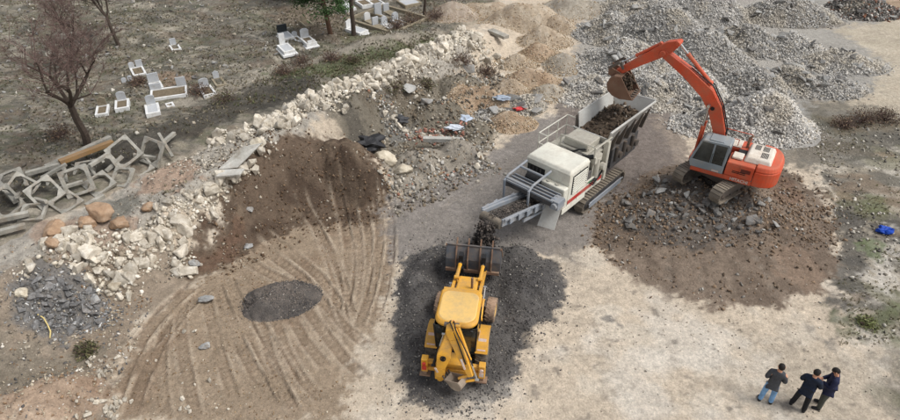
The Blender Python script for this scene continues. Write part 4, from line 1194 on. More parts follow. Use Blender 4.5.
# bucket: curled under the arm end, open towards the machine
bw = .54
BC, BR = Vector((4.64, 3.80)), .50
out = [(4.62, 4.30), (4.92, 4.30), (5.12, 4.12), (5.20, 3.86), (5.12, 3.60), (4.90, 3.42), (4.56, 3.34), (4.10, 3.40), (3.98, 3.42)]
b_ = MB(BT)
b_.beam([(y, z, .05) for y, z in out], -bw, bw)
bucket = b_.build('bucket', M_BUCKET, ex, .008)
for s_ in (-1, 1):
    m_ = MB(BT); m_.prism_x(out + [(4.06, 3.50), (4.40, 3.98)], s_ * bw - .025, s_ * bw + .025); m_.build('side_plate', M_BUCKET, bucket)
m_ = MB(BT)
for s_ in (-.24, .24): m_.prism_x([(4.50, 4.22), (4.86, 4.40), (5.34, 4.56), (5.30, 4.20), (4.96, 4.06)], s_ - .03, s_ + .03)
m_.build('hinge_ears', M_BUCKET, bucket)
for k in range(5):
    x_ = -.42 + .21 * k
    MB(BT).hexa([(x_ - .05, 4.18, 3.42), (x_ + .05, 4.18, 3.42), (x_ + .05, 4.18, 3.49), (x_ - .05, 4.18, 3.49), (x_ - .025, 3.98, 3.43), (x_ + .025, 3.98, 3.43), (x_ + .025, 3.98, 3.46), (x_ - .025, 3.98, 3.46)]).build('tooth', M_STEEL, bucket)
rg = np.random.default_rng(61)
n = 420
P = np.stack([rg.uniform(-.44, .44, n), rg.uniform(4.2, 5.0, n), rg.uniform(3.42, 4.25, n)], 1)
P = P[((P[:, 1] - BC.x) / .40) ** 2 + ((P[:, 2] - BC.y) / .42) ** 2 < 1]
scatter('soil_load', P + np.array([-.106, .17, -.38]), .12 + .14 * rg.random(len(P)), CHIPS, MAT_CHIP, palette(len(P), [(S(84, 72, 60), 4), (S(110, 94, 78), 2), (S(66, 58, 50), 2)], 3), bucket, 62)
RAM_M = None
# lettering on the flank
SM = lambda y, z: US @ Matrix.Translation((-1.352, y, z)) @ Matrix.Rotation(R(-90), 4, 'Z') @ Matrix.Rotation(R(90), 4, 'X')
text_mesh('lettering', 'HITACHI', .22, M_WHITE, ex, SM(-1.05, 1.14) , .004, .008)
for z_ in (1.50, 1.58): MB(US).box(-1.345, -1.338, -1.25, -.62, z_, z_ + .045).build('dark_decal', M_SMUDGE, hd)
b_ = MB(US); b_.box(-1.352, -1.338, -.02, .32, 1.27, 1.36); b_.build('white_decal', M_WHITE, cabo)
MB(US).box(-1.34, -1.325, -1.62, -.3, 1.02, 1.26).build('skirt_panel', M_ORANGE, ex, .01)
# ------------------------------------------------------------------ mobile jaw crusher
M_CREAM = mat_paint('cream_paint', S(230, 228, 214), S(170, 162, 148), 0.34, 0.5, 1.5, updust=0.14)
M_CREAM2 = mat_paint('dusty_cream_paint', S(214, 211, 196), S(140, 132, 120), 0.5, 0.6, 1.8, updust=0.5)
M_BLUEGREY = mat_paint('blue_grey_steel', S(138, 148, 160), S(150, 144, 136), 0.4, 0.5, 2.4, updust=0.35)
M_DKSTEEL = mat_paint('dark_frame_steel', S(62, 64, 68), S(118, 110, 102), 0.4, 0.6, 2.6, updust=0.5)
M_HOPPER = mat_paint('scuffed_hopper_steel', S(206, 206, 200), S(160, 154, 146), 0.5, 0.5, 2.0, S(140, 134, 126), updust=0.1)
M_RED = mat_paint('red_stripe', S(196, 52, 46), S(160, 140, 124), 0.3, 0.5, 2.0)
M_GREEN = mat_plain('green_mark', S(70, 120, 84), 0.6)
M_BELT = mat_plain('conveyor_belt', S(74, 70, 66), 0.9, 0.3, 4)
CRX, CRY = 6.0, 23.35
cr = empty('jaw_crusher', (CRX, CRY, zg(CRX, CRY) - .02), R(-42))
tag(cr, 'cream mobile rock crusher on tracks with loaded hopper and conveyor', 'crusher')
for sx in (-.98, .98):
    crawler(cr, None, sx, 3.6, .72, .42, M_TRACK, M_DKSTEEL, nshoe=40)
b_ = MB(); b_.box(-.70, .70, -3.0, 2.9, .78, 1.12); b_.box(-.62, -.42, -3.6, 3.0, .9, 1.2); b_.box(.42, .62, -3.6, 3.0, .9, 1.2)
b_.build('chassis', M_DKSTEEL, cr, .02)
for s_ in (-1, 1):
    b_ = MB(); b_.box(s_ * 1.23 - .02, s_ * 1.23 + .02, -1.35, 1.35, .22, .50); b_.box(s_ * 1.26 - .015, s_ * 1.26 + .015, -1.45, 1.45, .44, .50)
    b_.build('track_guard', M_BLUEGREY, cr, .008)
# engine house
b_ = MB()
b_.box(-1.08, 1.06, -3.0, -1.55, 1.12, 2.62)
house = b_.build('engine_house', M_CREAM, cr, .04)
b_ = MB(); b_.hexa([(-1.11, -3.04, 2.622), (1.09, -3.04, 2.622), (1.09, -1.52, 2.622), (-1.11, -1.52, 2.622), (-1.02, -2.92, 2.80), (1.0, -2.92, 2.80), (1.0, -1.6, 2.80), (-1.02, -1.6, 2.80)])
b_.build('house_roof', M_CREAM, house, .05, segs=3)
b_ = MB(); b_.box(-.1, 1.06, -3.34, -3.002, 1.12, 2.12); lk = b_.build('front_box', M_CREAM, house, .06, segs=3)
for x_ in (.2, .62):
    m_ = MB(); m_.cyl((x_, -3.17, 2.12), (x_, -3.17, 2.17), .11, .10, 14); m_.build('filler_cap', M_CREAM2, lk)
for k in range(8):
    z0 = 1.66 + k * .105
    MB().hexa([(1.062, -2.72, z0), (1.10, -2.72, z0 - .02), (1.10, -1.72, z0 - .02), (1.062, -1.72, z0), (1.062, -2.72, z0 + .03), (1.10, -2.72, z0 + .01), (1.10, -1.72, z0 + .01), (1.062, -1.72, z0 + .03)]).build('louvre', M_CREAM, house)
MB().box(1.0605, 1.066, -2.78, -1.66, 1.60, 2.50).build('radiator_grille', M_BLACK, house)
MB().box(1.062, 1.075, -2.98, -.35, 1.24, 1.42).build('red_stripe', M_RED, cr)
MB().box(1.062, 1.075, -1.5, -1.2, 1.52, 1.58).build('green_mark', M_GREEN, cr)
b_ = MB(); b_.box(.98, 1.06, -1.55, -.3, 1.05, 1.62); b_.box(1.0, 1.055, -3.3, -1.55, .86, 1.118)
b_.build('side_skirt', M_CREAM, cr, .02)
MB().box(-1.0, -.14, -3.012, -3.001, 1.35, 2.42).build('radiator_recess', M_BLACK, house)
for x_ in (-.9, -.72, -.54, -.36): MB().box(x_, x_ + .03, -3.03, -3.013, 1.4, 2.38).build('guard_bar', M_DKSTEEL, house)
for y_ in (-2.28,): MB().box(1.0605, 1.064, y_, y_ + .02, 1.14, 2.58).build('panel_seam', M_BLACK, house)
m_ = MB()
for k in range(5):
    m_.tube([(1.04, -1.4 + .09 * k, 1.55), (1.16, -1.2 + .12 * k, 1.35 + .05 * k), (1.1, -.6 + .1 * k, 1.55 + .06 * k), (1.0, -.1 + .1 * k, 1.75)], .022)
m_.build('side_hoses', M_BLACK, cr)
b_ = MB(); b_.tube([(.98, -1.1, 1.6), (.98, -1.1, 3.0), (.98, .2, 3.0)], .04); b_.tube([(-.7, -1.1, 2.6), (-.7, -1.1, 3.05), (.98, -1.1, 3.05)], .03); b_.box(.7, 1.08, -1.15, -.6, 2.3, 2.62)
b_.build('pipe_frame', M_CREAM2, cr)
# crusher box between house and hopper
b_ = MB(); b_.box(-.72, .66, -1.15, .12, 1.13, 2.62); b_.box(-.6, .56, -1.0, .0, 2.622, 2.95)
jaw = b_.build('jaw_box', M_CREAM2, cr, .04)
for s_ in (-1, 1):
    m_ = MB(); m_.lathe_x([(.0, -.09), (.12, -.09), (.14, -.05), (.45, -.05), (.47, -.1), (.56, -.1), (.56, .1), (.47, .1), (.45, .05), (.14, .05), (.12, .09), (0, .09)], s_ * .80, -.5, 2.1, 30)
    m_.build('flywheel', M_CREAM2, jaw, smooth=False)
b_ = MB()
for x_, y_, l_, h_ in ((-.4, -1.40, .28, .32), (0, -1.36, .34, .22), (.38, -1.42, .22, .38), (.7, -1.34, .3, .25)):
    b_.box(x_ - .16, x_ + .16, y_ - l_ / 2, y_ + l_ / 2, 2.0, 2.0 + h_ + .3)
b_.box(-1.0, 1.0, -1.545, -1.16, 1.3, 2.0)
b_.build('hydraulic_unit', M_DKSTEEL, cr, .03)
m_ = MB(); m_.cyl((.55, -1.34, 2.5), (.95, -1.1, 2.62), .10); m_.tube([(.0, -1.35, 2.6), (.3, -1.2, 2.75), (.55, -.9, 2.7)], .04); m_.build('hoses', M_BLACK, cr)
for x_ in (1.0,):
    b_ = MB(); b_.cyl((x_, -.85, 1.2), (x_, -.85, 2.5), .14, None, 14); b_.cyl((x_ + .02, -.5, 1.95), (x_ + .25, -.5, 1.95), .17, None, 14); b_.box(.9, 1.12, -.25, -.05, 1.1, 3.0)
    b_.build('drive_guard', M_CREAM2, cr, .02)
# walkway and railing on the left
b_ = MB(); b_.box(-1.62, -.74, -1.5, .75, 1.92, 1.97); b_.box(-1.60, -1.52, -1.45, -1.37, .9, 1.92); b_.box(-1.60, -1.52, .62, .70, .9, 1.92)
b_.build('walkway', M_CREAM2, cr)
b_ = MB()
for z_ in (2.45, 2.95):
    b_.tube([(-.82, .72, z_), (-1.58, .72, z_), (-1.58, -1.47, z_), (-1.15, -1.47, z_)], .025)
for x_, y_ in ((-1.58, .72), (-1.58, .0), (-1.58, -.74), (-1.58, -1.47), (-1.15, -1.47), (-.82, .72)):
    b_.tube([(x_, y_, 1.96), (x_, y_, 2.95)], .025)
b_.build('railing', M_CREAM, cr)
b_ = MB()
b_.tube([(-1.35, -1.5, 1.0), (-1.35, -1.62, 2.0)], .025); b_.tube([(-.95, -1.5, 1.0), (-.95, -1.62, 2.0)], .025)
for k in range(5): b_.tube([(-1.35, -1.5 - .024 * k, 1.05 + .2 * k), (-.95, -1.5 - .024 * k, 1.05 + .2 * k)], .02)
b_.build('ladder', M_CREAM2, cr)
# vibrating feeder and hopper
b_ = MB()
b_.hexa([(-.52, .15, 1.5), (.52, .15, 1.5), (.52, 3.1, 1.8), (-.52, 3.1, 1.8), (-.60, .15, 2.3), (.60, .15, 2.3), (.60, 3.1, 2.5), (-.60, 3.1, 2.5)])
b_.build('vibrating_feeder', M_DKSTEEL, cr, .03)
hop = empty('hopper'); hop.parent = cr
def wall(name, a, b, c, d, th=.04, mat=M_HOPPER):
    """plate through four corners (a,b low, c,d high)"""
    a, b, c, d = map(Vector, (a, b, c, d))
    nrm = (b - a).cross(d - a).normalized() * th
    MB().hexa([a, b, b + nrm, a + nrm, d, c, c + nrm, d + nrm]).build(name, mat, hop, .008)
ZT = 3.42
wall('hopper_wall', (.62, .35, 2.3), (.62, 3.25, 2.5), (1.10, 3.60, ZT), (1.10, -.25, ZT + .02))
wall('hopper_wall', (-.62, 3.25, 2.5), (-.62, .35, 2.3), (-.92, .55, ZT - .08), (-.92, 3.50, ZT - .08))
wall('hopper_end_wall', (.62, 3.25, 2.5), (-.62, 3.25, 2.5), (-.92, 3.62, ZT - .08), (1.10, 3.72, ZT))
wall('hopper_front_wall', (-.62, .30, 2.3), (.62, .30, 2.3), (.85, .05, 2.95), (-.85, .05, 2.95))
b_ = MB(); b_.tube([(1.13, -.28, ZT + .02), (1.13, 3.64, ZT)], .05); b_.tube([(-.95, .53, ZT - .08), (-.95, 3.55, ZT - .08)], .045); b_.tube([(-.95, 3.66, ZT - .08), (1.10, 3.76, ZT)], .045)
b_.build('hopper_rim', M_HOPPER, hop)
for y_ in (.5, 1.2, 1.9, 2.6, 3.2):
    for s_ in (-1, 1):
        MB().hexa([(s_ * .70, y_ - .05, 2.2), (s_ * .95, y_ - .05, 2.2), (s_ * .95, y_ + .05, 2.2), (s_ * .70, y_ + .05, 2.2), (s_ * (1.12 if s_ > 0 else .96), y_ - .05, ZT - .18), (s_ * (1.16 if s_ > 0 else 1.0), y_ - .05, ZT - .18), (s_ * (1.16 if s_ > 0 else 1.0), y_ + .05, ZT - .18), (s_ * (1.12 if s_ > 0 else .96), y_ + .05, ZT - .18)]).build('hopper_rib', M_STEEL, hop)
b_ = MB()
for y_ in (.45, 3.0):
    for s_ in (-1, 1): b_.box(s_ * .72 - .07, s_ * .72 + .07, y_ - .07, y_ + .07, 1.1, 2.35)
b_.box(.66, .95, .6, 2.9, 1.2, 2.2); b_.box(-.95, -.66, .6, 2.9, 1.2, 2.2)
b_.build('hopper_legs', M_DKSTEEL, cr, .02)
for y_ in (.9, 1.6, 2.3):
    m_ = MB(); m_.cyl((1.0, y_, 1.5), (1.0, y_, 2.2), .08); m_.cyl((.96, y_ + .3, 1.7), (1.12, y_ + .3, 1.7), .16, None, 14); m_.build('spring_unit', M_STEEL, cr)
# feed lying in the hopper
rg = np.random.default_rng(71)
nx_, ny_ = 26, 40
U, Vv = np.meshgrid(np.linspace(-1, 1, nx_), np.linspace(0, 1, ny_))
zz = 2.66 + .34 * np.exp(-((Vv - .62) / .3) ** 2 - (U / .8) ** 2) + .12 * (fbm(U * 3, Vv * 9, 5, 3) - .5) + .1 * Vv
wd = .70 + .33 * (zz - 2.45)
Fm = fast_mesh('feed_bed', np.stack([(U * wd).ravel(), (.32 + 3.15 * Vv).ravel(), zz.ravel()], 1), grid_faces(nx_, ny_), np.tile(np.array(S(92, 80, 68)), (nx_ * ny_, 1)) * (.7 + .6 * fbm(U * 5, Vv * 12, 8, 3)).ravel()[:, None], True)
link('feed_bed', Fm, MAT_HEAP, hop)
n = 620
u, w_ = rg.uniform(-.95, .95, n), rg.random(n)
z_ = 2.66 + .34 * np.exp(-((w_ - .62) / .3) ** 2 - (u / .8) ** 2) + .1 * w_
sz = .06 + .26 * rg.random(n) ** 3
scatter('feed_lumps', np.stack([u * (.70 + .33 * (z_ - 2.45)), .34 + 3.1 * w_, z_ + sz * .1], 1), sz, CHIPS + FLAKES, MAT_CHIP, palette(n, [(S(84, 72, 60), 5), (S(110, 96, 82), 3), (S(64, 58, 52), 2), (S(176, 170, 160), .4)], 7), hop, 72)
# discharge conveyor
def cz_(y): return .95 + (-(y) - 2.2) * (2.05 - .95) / (6.6 - 2.2)
b_ = MB(); b_.hexa([(-.40, -6.6, cz_(-6.6)), (.40, -6.6, cz_(-6.6)), (.40, -2.2, cz_(-2.2)), (-.40, -2.2, cz_(-2.2)), (-.40, -6.6, cz_(-6.6) + .04), (.40, -6.6, cz_(-6.6) + .04), (.40, -2.2, cz_(-2.2) + .04), (-.40, -2.2, cz_(-2.2) + .04)])
cv = b_.build('discharge_conveyor', M_BELT, cr)
for s_ in (-1, 1):
    b_ = MB()
    b_.beam([(-6.62, cz_(-6.62) + .02, .30), (-5.6, cz_(-5.6) + .05, .30), (-2.3, cz_(-2.3) + .02, .26)], s_ * .47 - .05, s_ * .47 + .05)
    b_.beam([(-6.55, cz_(-6.55) + .17, .10), (-5.0, cz_(-5.0) + .24, .10), (-3.4, cz_(-3.4) + .2, .10)], s_ * .55 - .04, s_ * .55 + .04)
    b_.build('conveyor_frame', M_BLUEGREY, cv, .015)
    for k in range(6):
        y_ = -6.3 + k * .55
        m_ = MB(); m_.box(s_ * .60 - .03, s_ * .60 + .03, y_, y_ + .22, cz_(y_) - .06, cz_(y_) + .20 + .05 * (k % 2)); m_.build('conveyor_bracket', M_BLUEGREY, cv, .01)
m_ = MB(); m_.cyl((-.46, -6.62, cz_(-6.6) - .06), (.46, -6.62, cz_(-6.6) - .06), .19, None, 20); m_.build('head_drum', M_RUBBER, cv)
for k in range(4):
    y_ = -5.9 + k * .9
    m_ = MB(); m_.cyl((-.45, y_, cz_(y_) - .10), (.45, y_, cz_(y_) - .10), .06, None, 10); m_.build('idler_roller', M_STEEL, cv)
b_ = MB(); b_.box(-.52, -.44, -5.2, -5.1, .6, cz_(-5.2) - .05); b_.beam([(-3.0, .95, .1), (-5.2, 1.35, .1)], -.5, -.42); b_.beam([(-3.0, .95, .1), (-5.2, 1.35, .1)], .42, .5)
b_.build('conveyor_strut', M_BLUEGREY, cv)
rg = np.random.default_rng(75)
n = 700
x_, y_ = rg.normal(0, .15, n).clip(-.34, .34), rg.uniform(-6.7, -3.0, n)
sz = .04 + .08 * rg.random(n) ** 2
scatter('belt_load', np.stack([x_, y_, np.array([cz_(q) for q in y_]) + .05 + .12 * np.exp(-(x_ / .18) ** 2)], 1), sz, CHIPS, MAT_CHIP, palette(n, [(S(92, 84, 78), 4), (S(118, 110, 102), 3), (S(70, 66, 62), 2)], 6), cv, 76)
# overband magnet across the belt, with its tube frame
b_ = MB(); b_.box(-1.15, 1.05, -4.22, -3.62, 1.78, 2.04); mg = b_.build('magnet_box', M_DKSTEEL, cr, .05)
for k, y_ in enumerate((-4.26, -4.06, -3.86, -3.66)):
    m_ = MB(); m_.box(-1.2, 1.1, y_, y_ + .05, 2.04, 2.12); m_.build('magnet_rail', M_BLUEGREY, mg, .01)
for x_ in (-1.18, 1.08):
    m_ = MB(); m_.cyl((x_, -4.2, 1.91), (x_, -3.64, 1.91), .16, None, 16); m_.build('magnet_drum', M_DKSTEEL, mg)
m_ = MB(); m_.box(.95, 1.35, -4.2, -3.7, 1.7, 2.1); m_.cyl((1.2, -4.3, 1.9), (1.2, -3.6, 1.9), .13); m_.build('magnet_motor', M_BLUEGREY, mg, .03)
b_ = MB()
for x_ in (-1.02, .18):
    b_.tube([(x_, -4.55, 1.2), (x_, -4.55, 2.30), (x_, -4.3, 2.45), (x_, -3.05, 2.52)], .05, 8)
b_.tube([(-1.02, -3.55, 2.49), (.18, -3.55, 2.49)], .05, 8); b_.tube([(-1.02, -4.45, 2.38), (.18, -4.45, 2.38)], .05, 8)
b_.build('magnet_frame', M_BLUEGREY, cr)
m_ = MB(); m_.cyl((-.75, -3.35, 2.05), (-.05, -3.35, 2.05), .2, None, 16); m_.box(-.9, .1, -3.5, -3.002, 1.3, 1.85); m_.build('hydraulic_motor', M_BLACK, cr, .02)
# white chute sheet hanging at the right
b_ = MB(); b_.hexa([(.60, -4.35, .72), (1.28, -4.15, .70), (1.28, -4.12, .70), (.60, -4.32, .72), (.55, -3.75, 1.66), (1.2, -3.62, 1.66), (1.2, -3.58, 1.66), (.55, -3.71, 1.66)])
b_.build('chute_sheet', M_HOPPER, cr)

# material falling from the belt
rg = np.random.default_rng(79)
tipw = Matrix.Translation(cr.location) @ Matrix.Rotation(R(-42), 4, 'Z') @ Vector((0, -6.75, 1.95))
n = 3200
s_ = rg.random(n)
dirv = Vector((-math.sin(R(42)), -math.cos(R(42)), 0))
px_ = tipw.x + dirv.x * (.05 + .42 * s_ ** .55) + rg.normal(0, .13, n) * (1 + .35 * s_); py_ = tipw.y + dirv.y * (.05 + .42 * s_ ** .55) + rg.normal(0, .10, n) * (1 + .4 * s_)
pz_ = 1.98 - 1.75 * s_
sz = .07 + .12 * rg.random(n)
tag(scatter('falling_gravel', np.stack([px_, py_, pz_], 1), sz, CHIPS, MAT_CHIP, palette(n, [(S(74, 68, 64), 4), (S(96, 88, 82), 3), (S(60, 56, 54), 2)], 8), None, 80),
    'stream of crushed stone pouring off the conveyor end', 'gravel')
# ------------------------------------------------------------------ yellow backhoe loader
M_YELLOW = mat_paint('yellow_paint', S(238, 174, 44), S(146, 120, 86), 0.40, 0.42, 1.8, updust=0.12)
M_ROOF = mat_paint('sun_faded_roof', S(234, 192, 112), S(170, 150, 118), 0.2, 0.55, 1.2, updust=0.12)
M_BKSTEEL = mat_paint('bucket_steel', S(84, 90, 98), S(126, 112, 98), 0.4, 0.5, 2.4, S(122, 84, 62), metal=0.3, updust=0.35)
M_DBK = mat_paint('dusty_bucket_steel', S(138, 124, 110), S(172, 158, 140), 0.5, 0.7, 3.0, S(96, 84, 74), updust=.4)
M_FTYRE = mat_paint('dusty_tyre', S(112, 98, 84), S(168, 140, 116), 0.6, 0.9, 3.0, updust=.6)
M_LAMPRED = mat_plain('red_lamp', S(190, 60, 50), 0.4)
LX, LY = .27, 13.50
LB = -9
ld = empty('backhoe_loader', (LX, LY, zg(LX, LY) - .02), R(LB))
ld.scale = (.86, .86, .81)
tag(ld, 'yellow backhoe loader seen from behind with its front bucket under the conveyor', 'backhoe loader')

def wheel(x, y, r, w, name, steer=0.0, lugs=20):
    M = Matrix.Translation((x, y, r)) @ Matrix.Rotation(steer, 4, 'Z')
    s = 1 if x > 0 else -1
    t_ = MB(M)
    h = w / 2
    t_.lathe_x([(r * .55, -h * .9), (r * .72, -h), (r * .90, -h * .96), (r * .97, -h * .78), (r * .985, 0), (r * .97, h * .78), (r * .90, h * .96), (r * .72, h), (r * .55, h * .9)], 0, 0, 0, 36)
    for k in range(lugs):
        for sd in (-1, 1):
            a = 2 * math.pi * (k + .5 * (sd > 0)) / lugs
            T = Matrix.Rotation(a, 4, 'X')
            t_.hexa([T @ Vector(p) for p in ((0, -.03, r * .96), (sd * h * .95, .08, r * .93), (sd * h * .95, .14, r * .93), (0, .04, r * .96), (0, -.02, r * 1.01), (sd * h * .95, .085, r * .975), (sd * h * .95, .13, r * .975), (0, .03, r * 1.01))])
    wo_ = t_.build(name, M_FTYRE if name == 'front_wheel' else M_RUBBER, ld)
    r_ = MB(M)
    r_.lathe_x([(0, s * h * .35), (r * .20, s * h * .35), (r * .22, s * h * .2), (r * .45, s * h * .1), (r * .5, s * h * .8), (r * .57, s * h * .88)], 0, 0, 0, 24)
    r_.build('rim', M_ROOF, wo_)
    return wo_
for s_ in (-1, 1):
    wheel(s_ * .93, 0, .74, .46, 'rear_wheel')
    wheel(s_ * 1.03, 2.2, .52, .40, 'front_wheel', R(-5), 16)
b_ = MB(); b_.box(-.42, .42, -1.15, 3.0, .52, .98); b_.cyl((-.9, 0, .74), (.9, 0, .74), .13); b_.cyl((-.9, 2.2, .5), (.9, 2.2, .5), .1); b_.box(-.55, .55, -.7, 1.0, .95, 1.12)
b_.build('chassis', M_BLACK, ld, .02)
b_ = MB(); b_.hexa([(-.46, .95, .98), (.46, .95, .98), (.42, 2.95, .95), (-.42, 2.95, .95), (-.44, .95, 1.82), (.44, .95, 1.82), (.40, 2.95, 1.58), (-.40, 2.95, 1.58)])
hd_ = b_.build('engine_hood', M_YELLOW, ld, .06)
m_ = MB(); m_.cyl((.22, 2.2, 1.6), (.22, 2.2, 2.25), .05); m_.build('exhaust_pipe', M_RUST, hd_)
for k in range(5): MB().box(-.34, .34, 2.94, 2.97, 1.08 + k * .09, 1.12 + k * .09).build('grille_slat', M_BLACK, hd_)
# cab
b_ = MB()
pil = [(-.70, -.62, -.76, -.80), (.70, -.62, .76, -.80), (-.74, .25, -.78, .25), (.74, .25, .78, .25), (-.66, .95, -.70, .86), (.66, .95, .70, .86)]
for x0, y0, x1, y1 in pil:
    b_.hexa([(x0 - .035, y0 - .035, 1.1), (x0 + .035, y0 - .035, 1.1), (x0 + .035, y0 + .035, 1.1), (x0 - .035, y0 + .035, 1.1), (x1 - .035, y1 - .035, 2.72), (x1 + .035, y1 - .035, 2.72), (x1 + .035, y1 + .035, 2.72), (x1 - .035, y1 + .035, 2.72)])
b_.box(-.74, .74, -.66, 1.0, 1.08, 1.16)
b_.box(-.74, -.68, -.6, .95, 1.16, 1.5); b_.box(.68, .74, -.6, .95, 1.16, 1.5)
b_.tube([(-.70, -.70, 1.95), (.70, -.70, 1.95)], .02)
cb = b_.build('cab', M_BLACK, ld, .012)
def pane(name, pts):
    a, b, c, d = map(Vector, pts)
    nn = (b - a).cross(d - a).normalized() * .01
    MB().hexa([a, b, b + nn, a + nn, d, c, c + nn, d + nn]).build(name, M_CABGLASS, cb)
pane('rear_window', ((-.68, -.64, 1.2), (.68, -.64, 1.2), (.74, -.80, 2.7), (-.74, -.80, 2.7)))
pane('windscreen', ((.64, .95, 1.3), (-.64, .95, 1.3), (-.68, .87, 2.7), (.68, .87, 2.7)))
for s_ in (-1, 1):
    pane('side_window', ((s_ * .71, -.6, 1.5), (s_ * .75, .22, 1.5), (s_ * .785, .22, 2.7), (s_ * .765, -.76, 2.7)))
    pane('side_window', ((s_ * .75, .28, 1.5), (s_ * .67, .92, 1.5), (s_ * .71, .84, 2.7), (s_ * .785, .28, 2.7)))
    MB().box(s_ * .805 - .004, s_ * .805 + .004, -.42, .02, 1.62, 1.72).build('worn_side_decal', M_WHITE, cb)
m_ = MB(); m_.box(-.25, .25, -.25, .25, 1.16, 1.55); m_.box(-.25, .25, .2, .32, 1.5, 2.1); m_.build('operator_seat', M_BLACK, cb, .04)
m_ = MB(); m_.tube([(0, .75, 1.2), (0, .6, 1.75)], .03)
for k in range(16):
    a, a2 = 2 * math.pi * k / 16, 2 * math.pi * (k + 1) / 16
    m_.tube([(.19 * math.cos(a), .6 + .16 * math.sin(a), 1.75 + .08 * math.sin(a)), (.19 * math.cos(a2), .6 + .16 * math.sin(a2), 1.75 + .08 * math.sin(a2))], .018)
m_.build('steering_wheel', M_BLACK, cb)
def rrect(hx0, y0, y1, r0, r1, n=7):
    """rounded plan, front corners r1, rear corners r0"""
    out = []
    for cx, cy, r, a0 in ((hx0 - r0, y0 + r0, r0, -90), (hx0 - r1, y1 - r1, r1, 0), (-hx0 + r1, y1 - r1, r1, 90), (-hx0 + r0, y0 + r0, r0, 180)):
        for k in range(n + 1):
            a = R(a0 + 90 * k / n)
            out.append((cx + r * math.cos(a), cy + r * math.sin(a)))
    return out
b_ = MB()
b_.prism_z(rrect(.77, -.86, .96, .40, .22), 2.72, 2.82); b_.prism_z(rrect(.766, -.856, .956, .40, .22), 2.8202, 2.90, rrect(.71, -.78, .88, .36, .2))
rf = b_.build('cab_roof', M_YELLOW, ld, .02)
b_ = MB(); b_.prism_z(rrect(.70, -.77, .78, .42, .30), 2.88, 2.925, rrect(.65, -.72, .73, .40, .28)); b_.build('roof_panel', M_ROOF, rf, .015)
b_ = MB(); b_.box(-.70, .70, .86, 1.02, 2.70, 2.82); b_.build('roof_visor', M_YELLOW, rf, .02)
m_ = MB(); m_.cyl((-.08, -.80, 2.9), (-.08, -.80, 2.98), .06, .045, 12); m_.build('beacon', M_LAMPRED, rf)
for s_ in (-1, 1):
    for y_ in (-.88, 1.03):
        m_ = MB(); m_.cyl((s_ * .58, y_, 2.66), (s_ * .58, y_ + (.06 if y_ > 0 else -.06), 2.64), .07, None, 12); m_.build('work_light', M_BLACK, rf)
# rear mudguards
for s_ in (-1, 1):
    b_ = MB()
    pr = []
    for k in range(11):
        a = R(146 - 126 * k / 10)
        pr.append((.86 * math.cos(a) * .98, .74 + .84 * math.sin(a), .06))
    pr = [(p[0], p[1], .05) for p in pr]
    xa, xb = (.70, 1.16) if s_ > 0 else (-1.16, -.70)
    b_.beam(pr, xa, xb)
    b_.prism_x([(p[0], p[1]) for p in pr][::-1], xa if s_ > 0 else xb - .03, xa + .03 if s_ > 0 else xb)
    fo = b_.build('mudguard', M_YELLOW, ld, .02)
    m_ = MB(); i = 2
    a, b2 = R(138), R(108)
    m_.hexa([(xa + .08, .87 * math.cos(a), .74 + .855 * math.sin(a)), (xb - .08, .87 * math.cos(a), .74 + .855 * math.sin(a)), (xb - .08, .86 * math.cos(b2), .74 + .87 * math.sin(b2)), (xa + .08, .86 * math.cos(b2), .74 + .87 * math.sin(b2)),
             (xa + .08, .88 * math.cos(a), .74 + .875 * math.sin(a)), (xb - .08, .88 * math.cos(a), .74 + .875 * math.sin(a)), (xb - .08, .87 * math.cos(b2), .74 + .885 * math.sin(b2)), (xa + .08, .87 * math.cos(b2), .74 + .885 * math.sin(b2))])
    m_.build('worn_white_decal', M_WHITE, fo)
# loader arms and front bucket
for s_ in (-1, 1):
    b_ = MB(); b_.beam([(1.0, 1.62, .20), (2.3, 1.50, .26), (3.2, 1.2, .24), (4.12, .80, .18)], s_ * .56 - .06, s_ * .56 + .06)
    b_.build('loader_arm', M_YELLOW, ld, .015)
    ram(ld, (s_ * .70, 1.2, .95), (s_ * .70, 2.7, 1.30), .06, .035, .6, M_YELLOW, 'lift_cylinder')
    ram(ld, (s_ * .48, 2.75, 1.66), (s_ * .48, 4.12, 1.36), .075, .04, .72, M_YELLOW, 'tilt_cylinder')
b_ = MB(); b_.cyl((-.62, 3.1, 1.05), (.62, 3.1, 1.05), .07); b_.build('loader_crossbar', M_YELLOW, ld)
KT = Matrix.Translation((0, .42, .16)) @ Matrix.Translation((0, 3.8, .4)) @ Matrix.Diagonal((1, 1.25, 1.35, 1)) @ Matrix.Translation((0, -3.8, -.4))
BW = 1.16
bp = [(4.80, .42), (4.35, .30), (3.95, .34), (3.76, .58), (3.80, .95), (4.02, 1.36)]
b_ = MB(KT); b_.beam([(y, z, .045) for y, z in bp], -BW, BW)
bk = b_.build('front_bucket', M_BKSTEEL, ld, .008)
for s_ in (-1, 1):
    MB(KT).prism_x(bp[::-1] , s_ * BW - .025, s_ * BW + .025).build('side_plate', M_BKSTEEL, bk)
    MB(KT).prism_x([(4.86, .40), (4.02, 1.42), (3.98, 1.36), (4.76, .38)], s_ * BW - .05, s_ * BW + .05).build('wear_edge', M_RUST, bk)
for x_ in (-.72, -.22, .30, .80):
    b_ = MB(KT); b_.beam([(y - .03, z, .13) for y, z in bp[3:]], x_ - .025, x_ + .025); b_.beam([(4.0, 1.34, .07), (4.14, 1.62, .05)], x_ - .03, x_ + .03); b_.build('bucket_rib', M_RUST, bk)
MB(KT).box(-BW, BW, 3.66, 3.74, .50, .62).build('bucket_spine', M_RUST, bk, .01)
MB(KT).box(-BW + .02, BW - .02, 3.985, 4.055, 1.36, 1.43).build('bucket_top_edge', M_BKSTEEL, bk, .01)
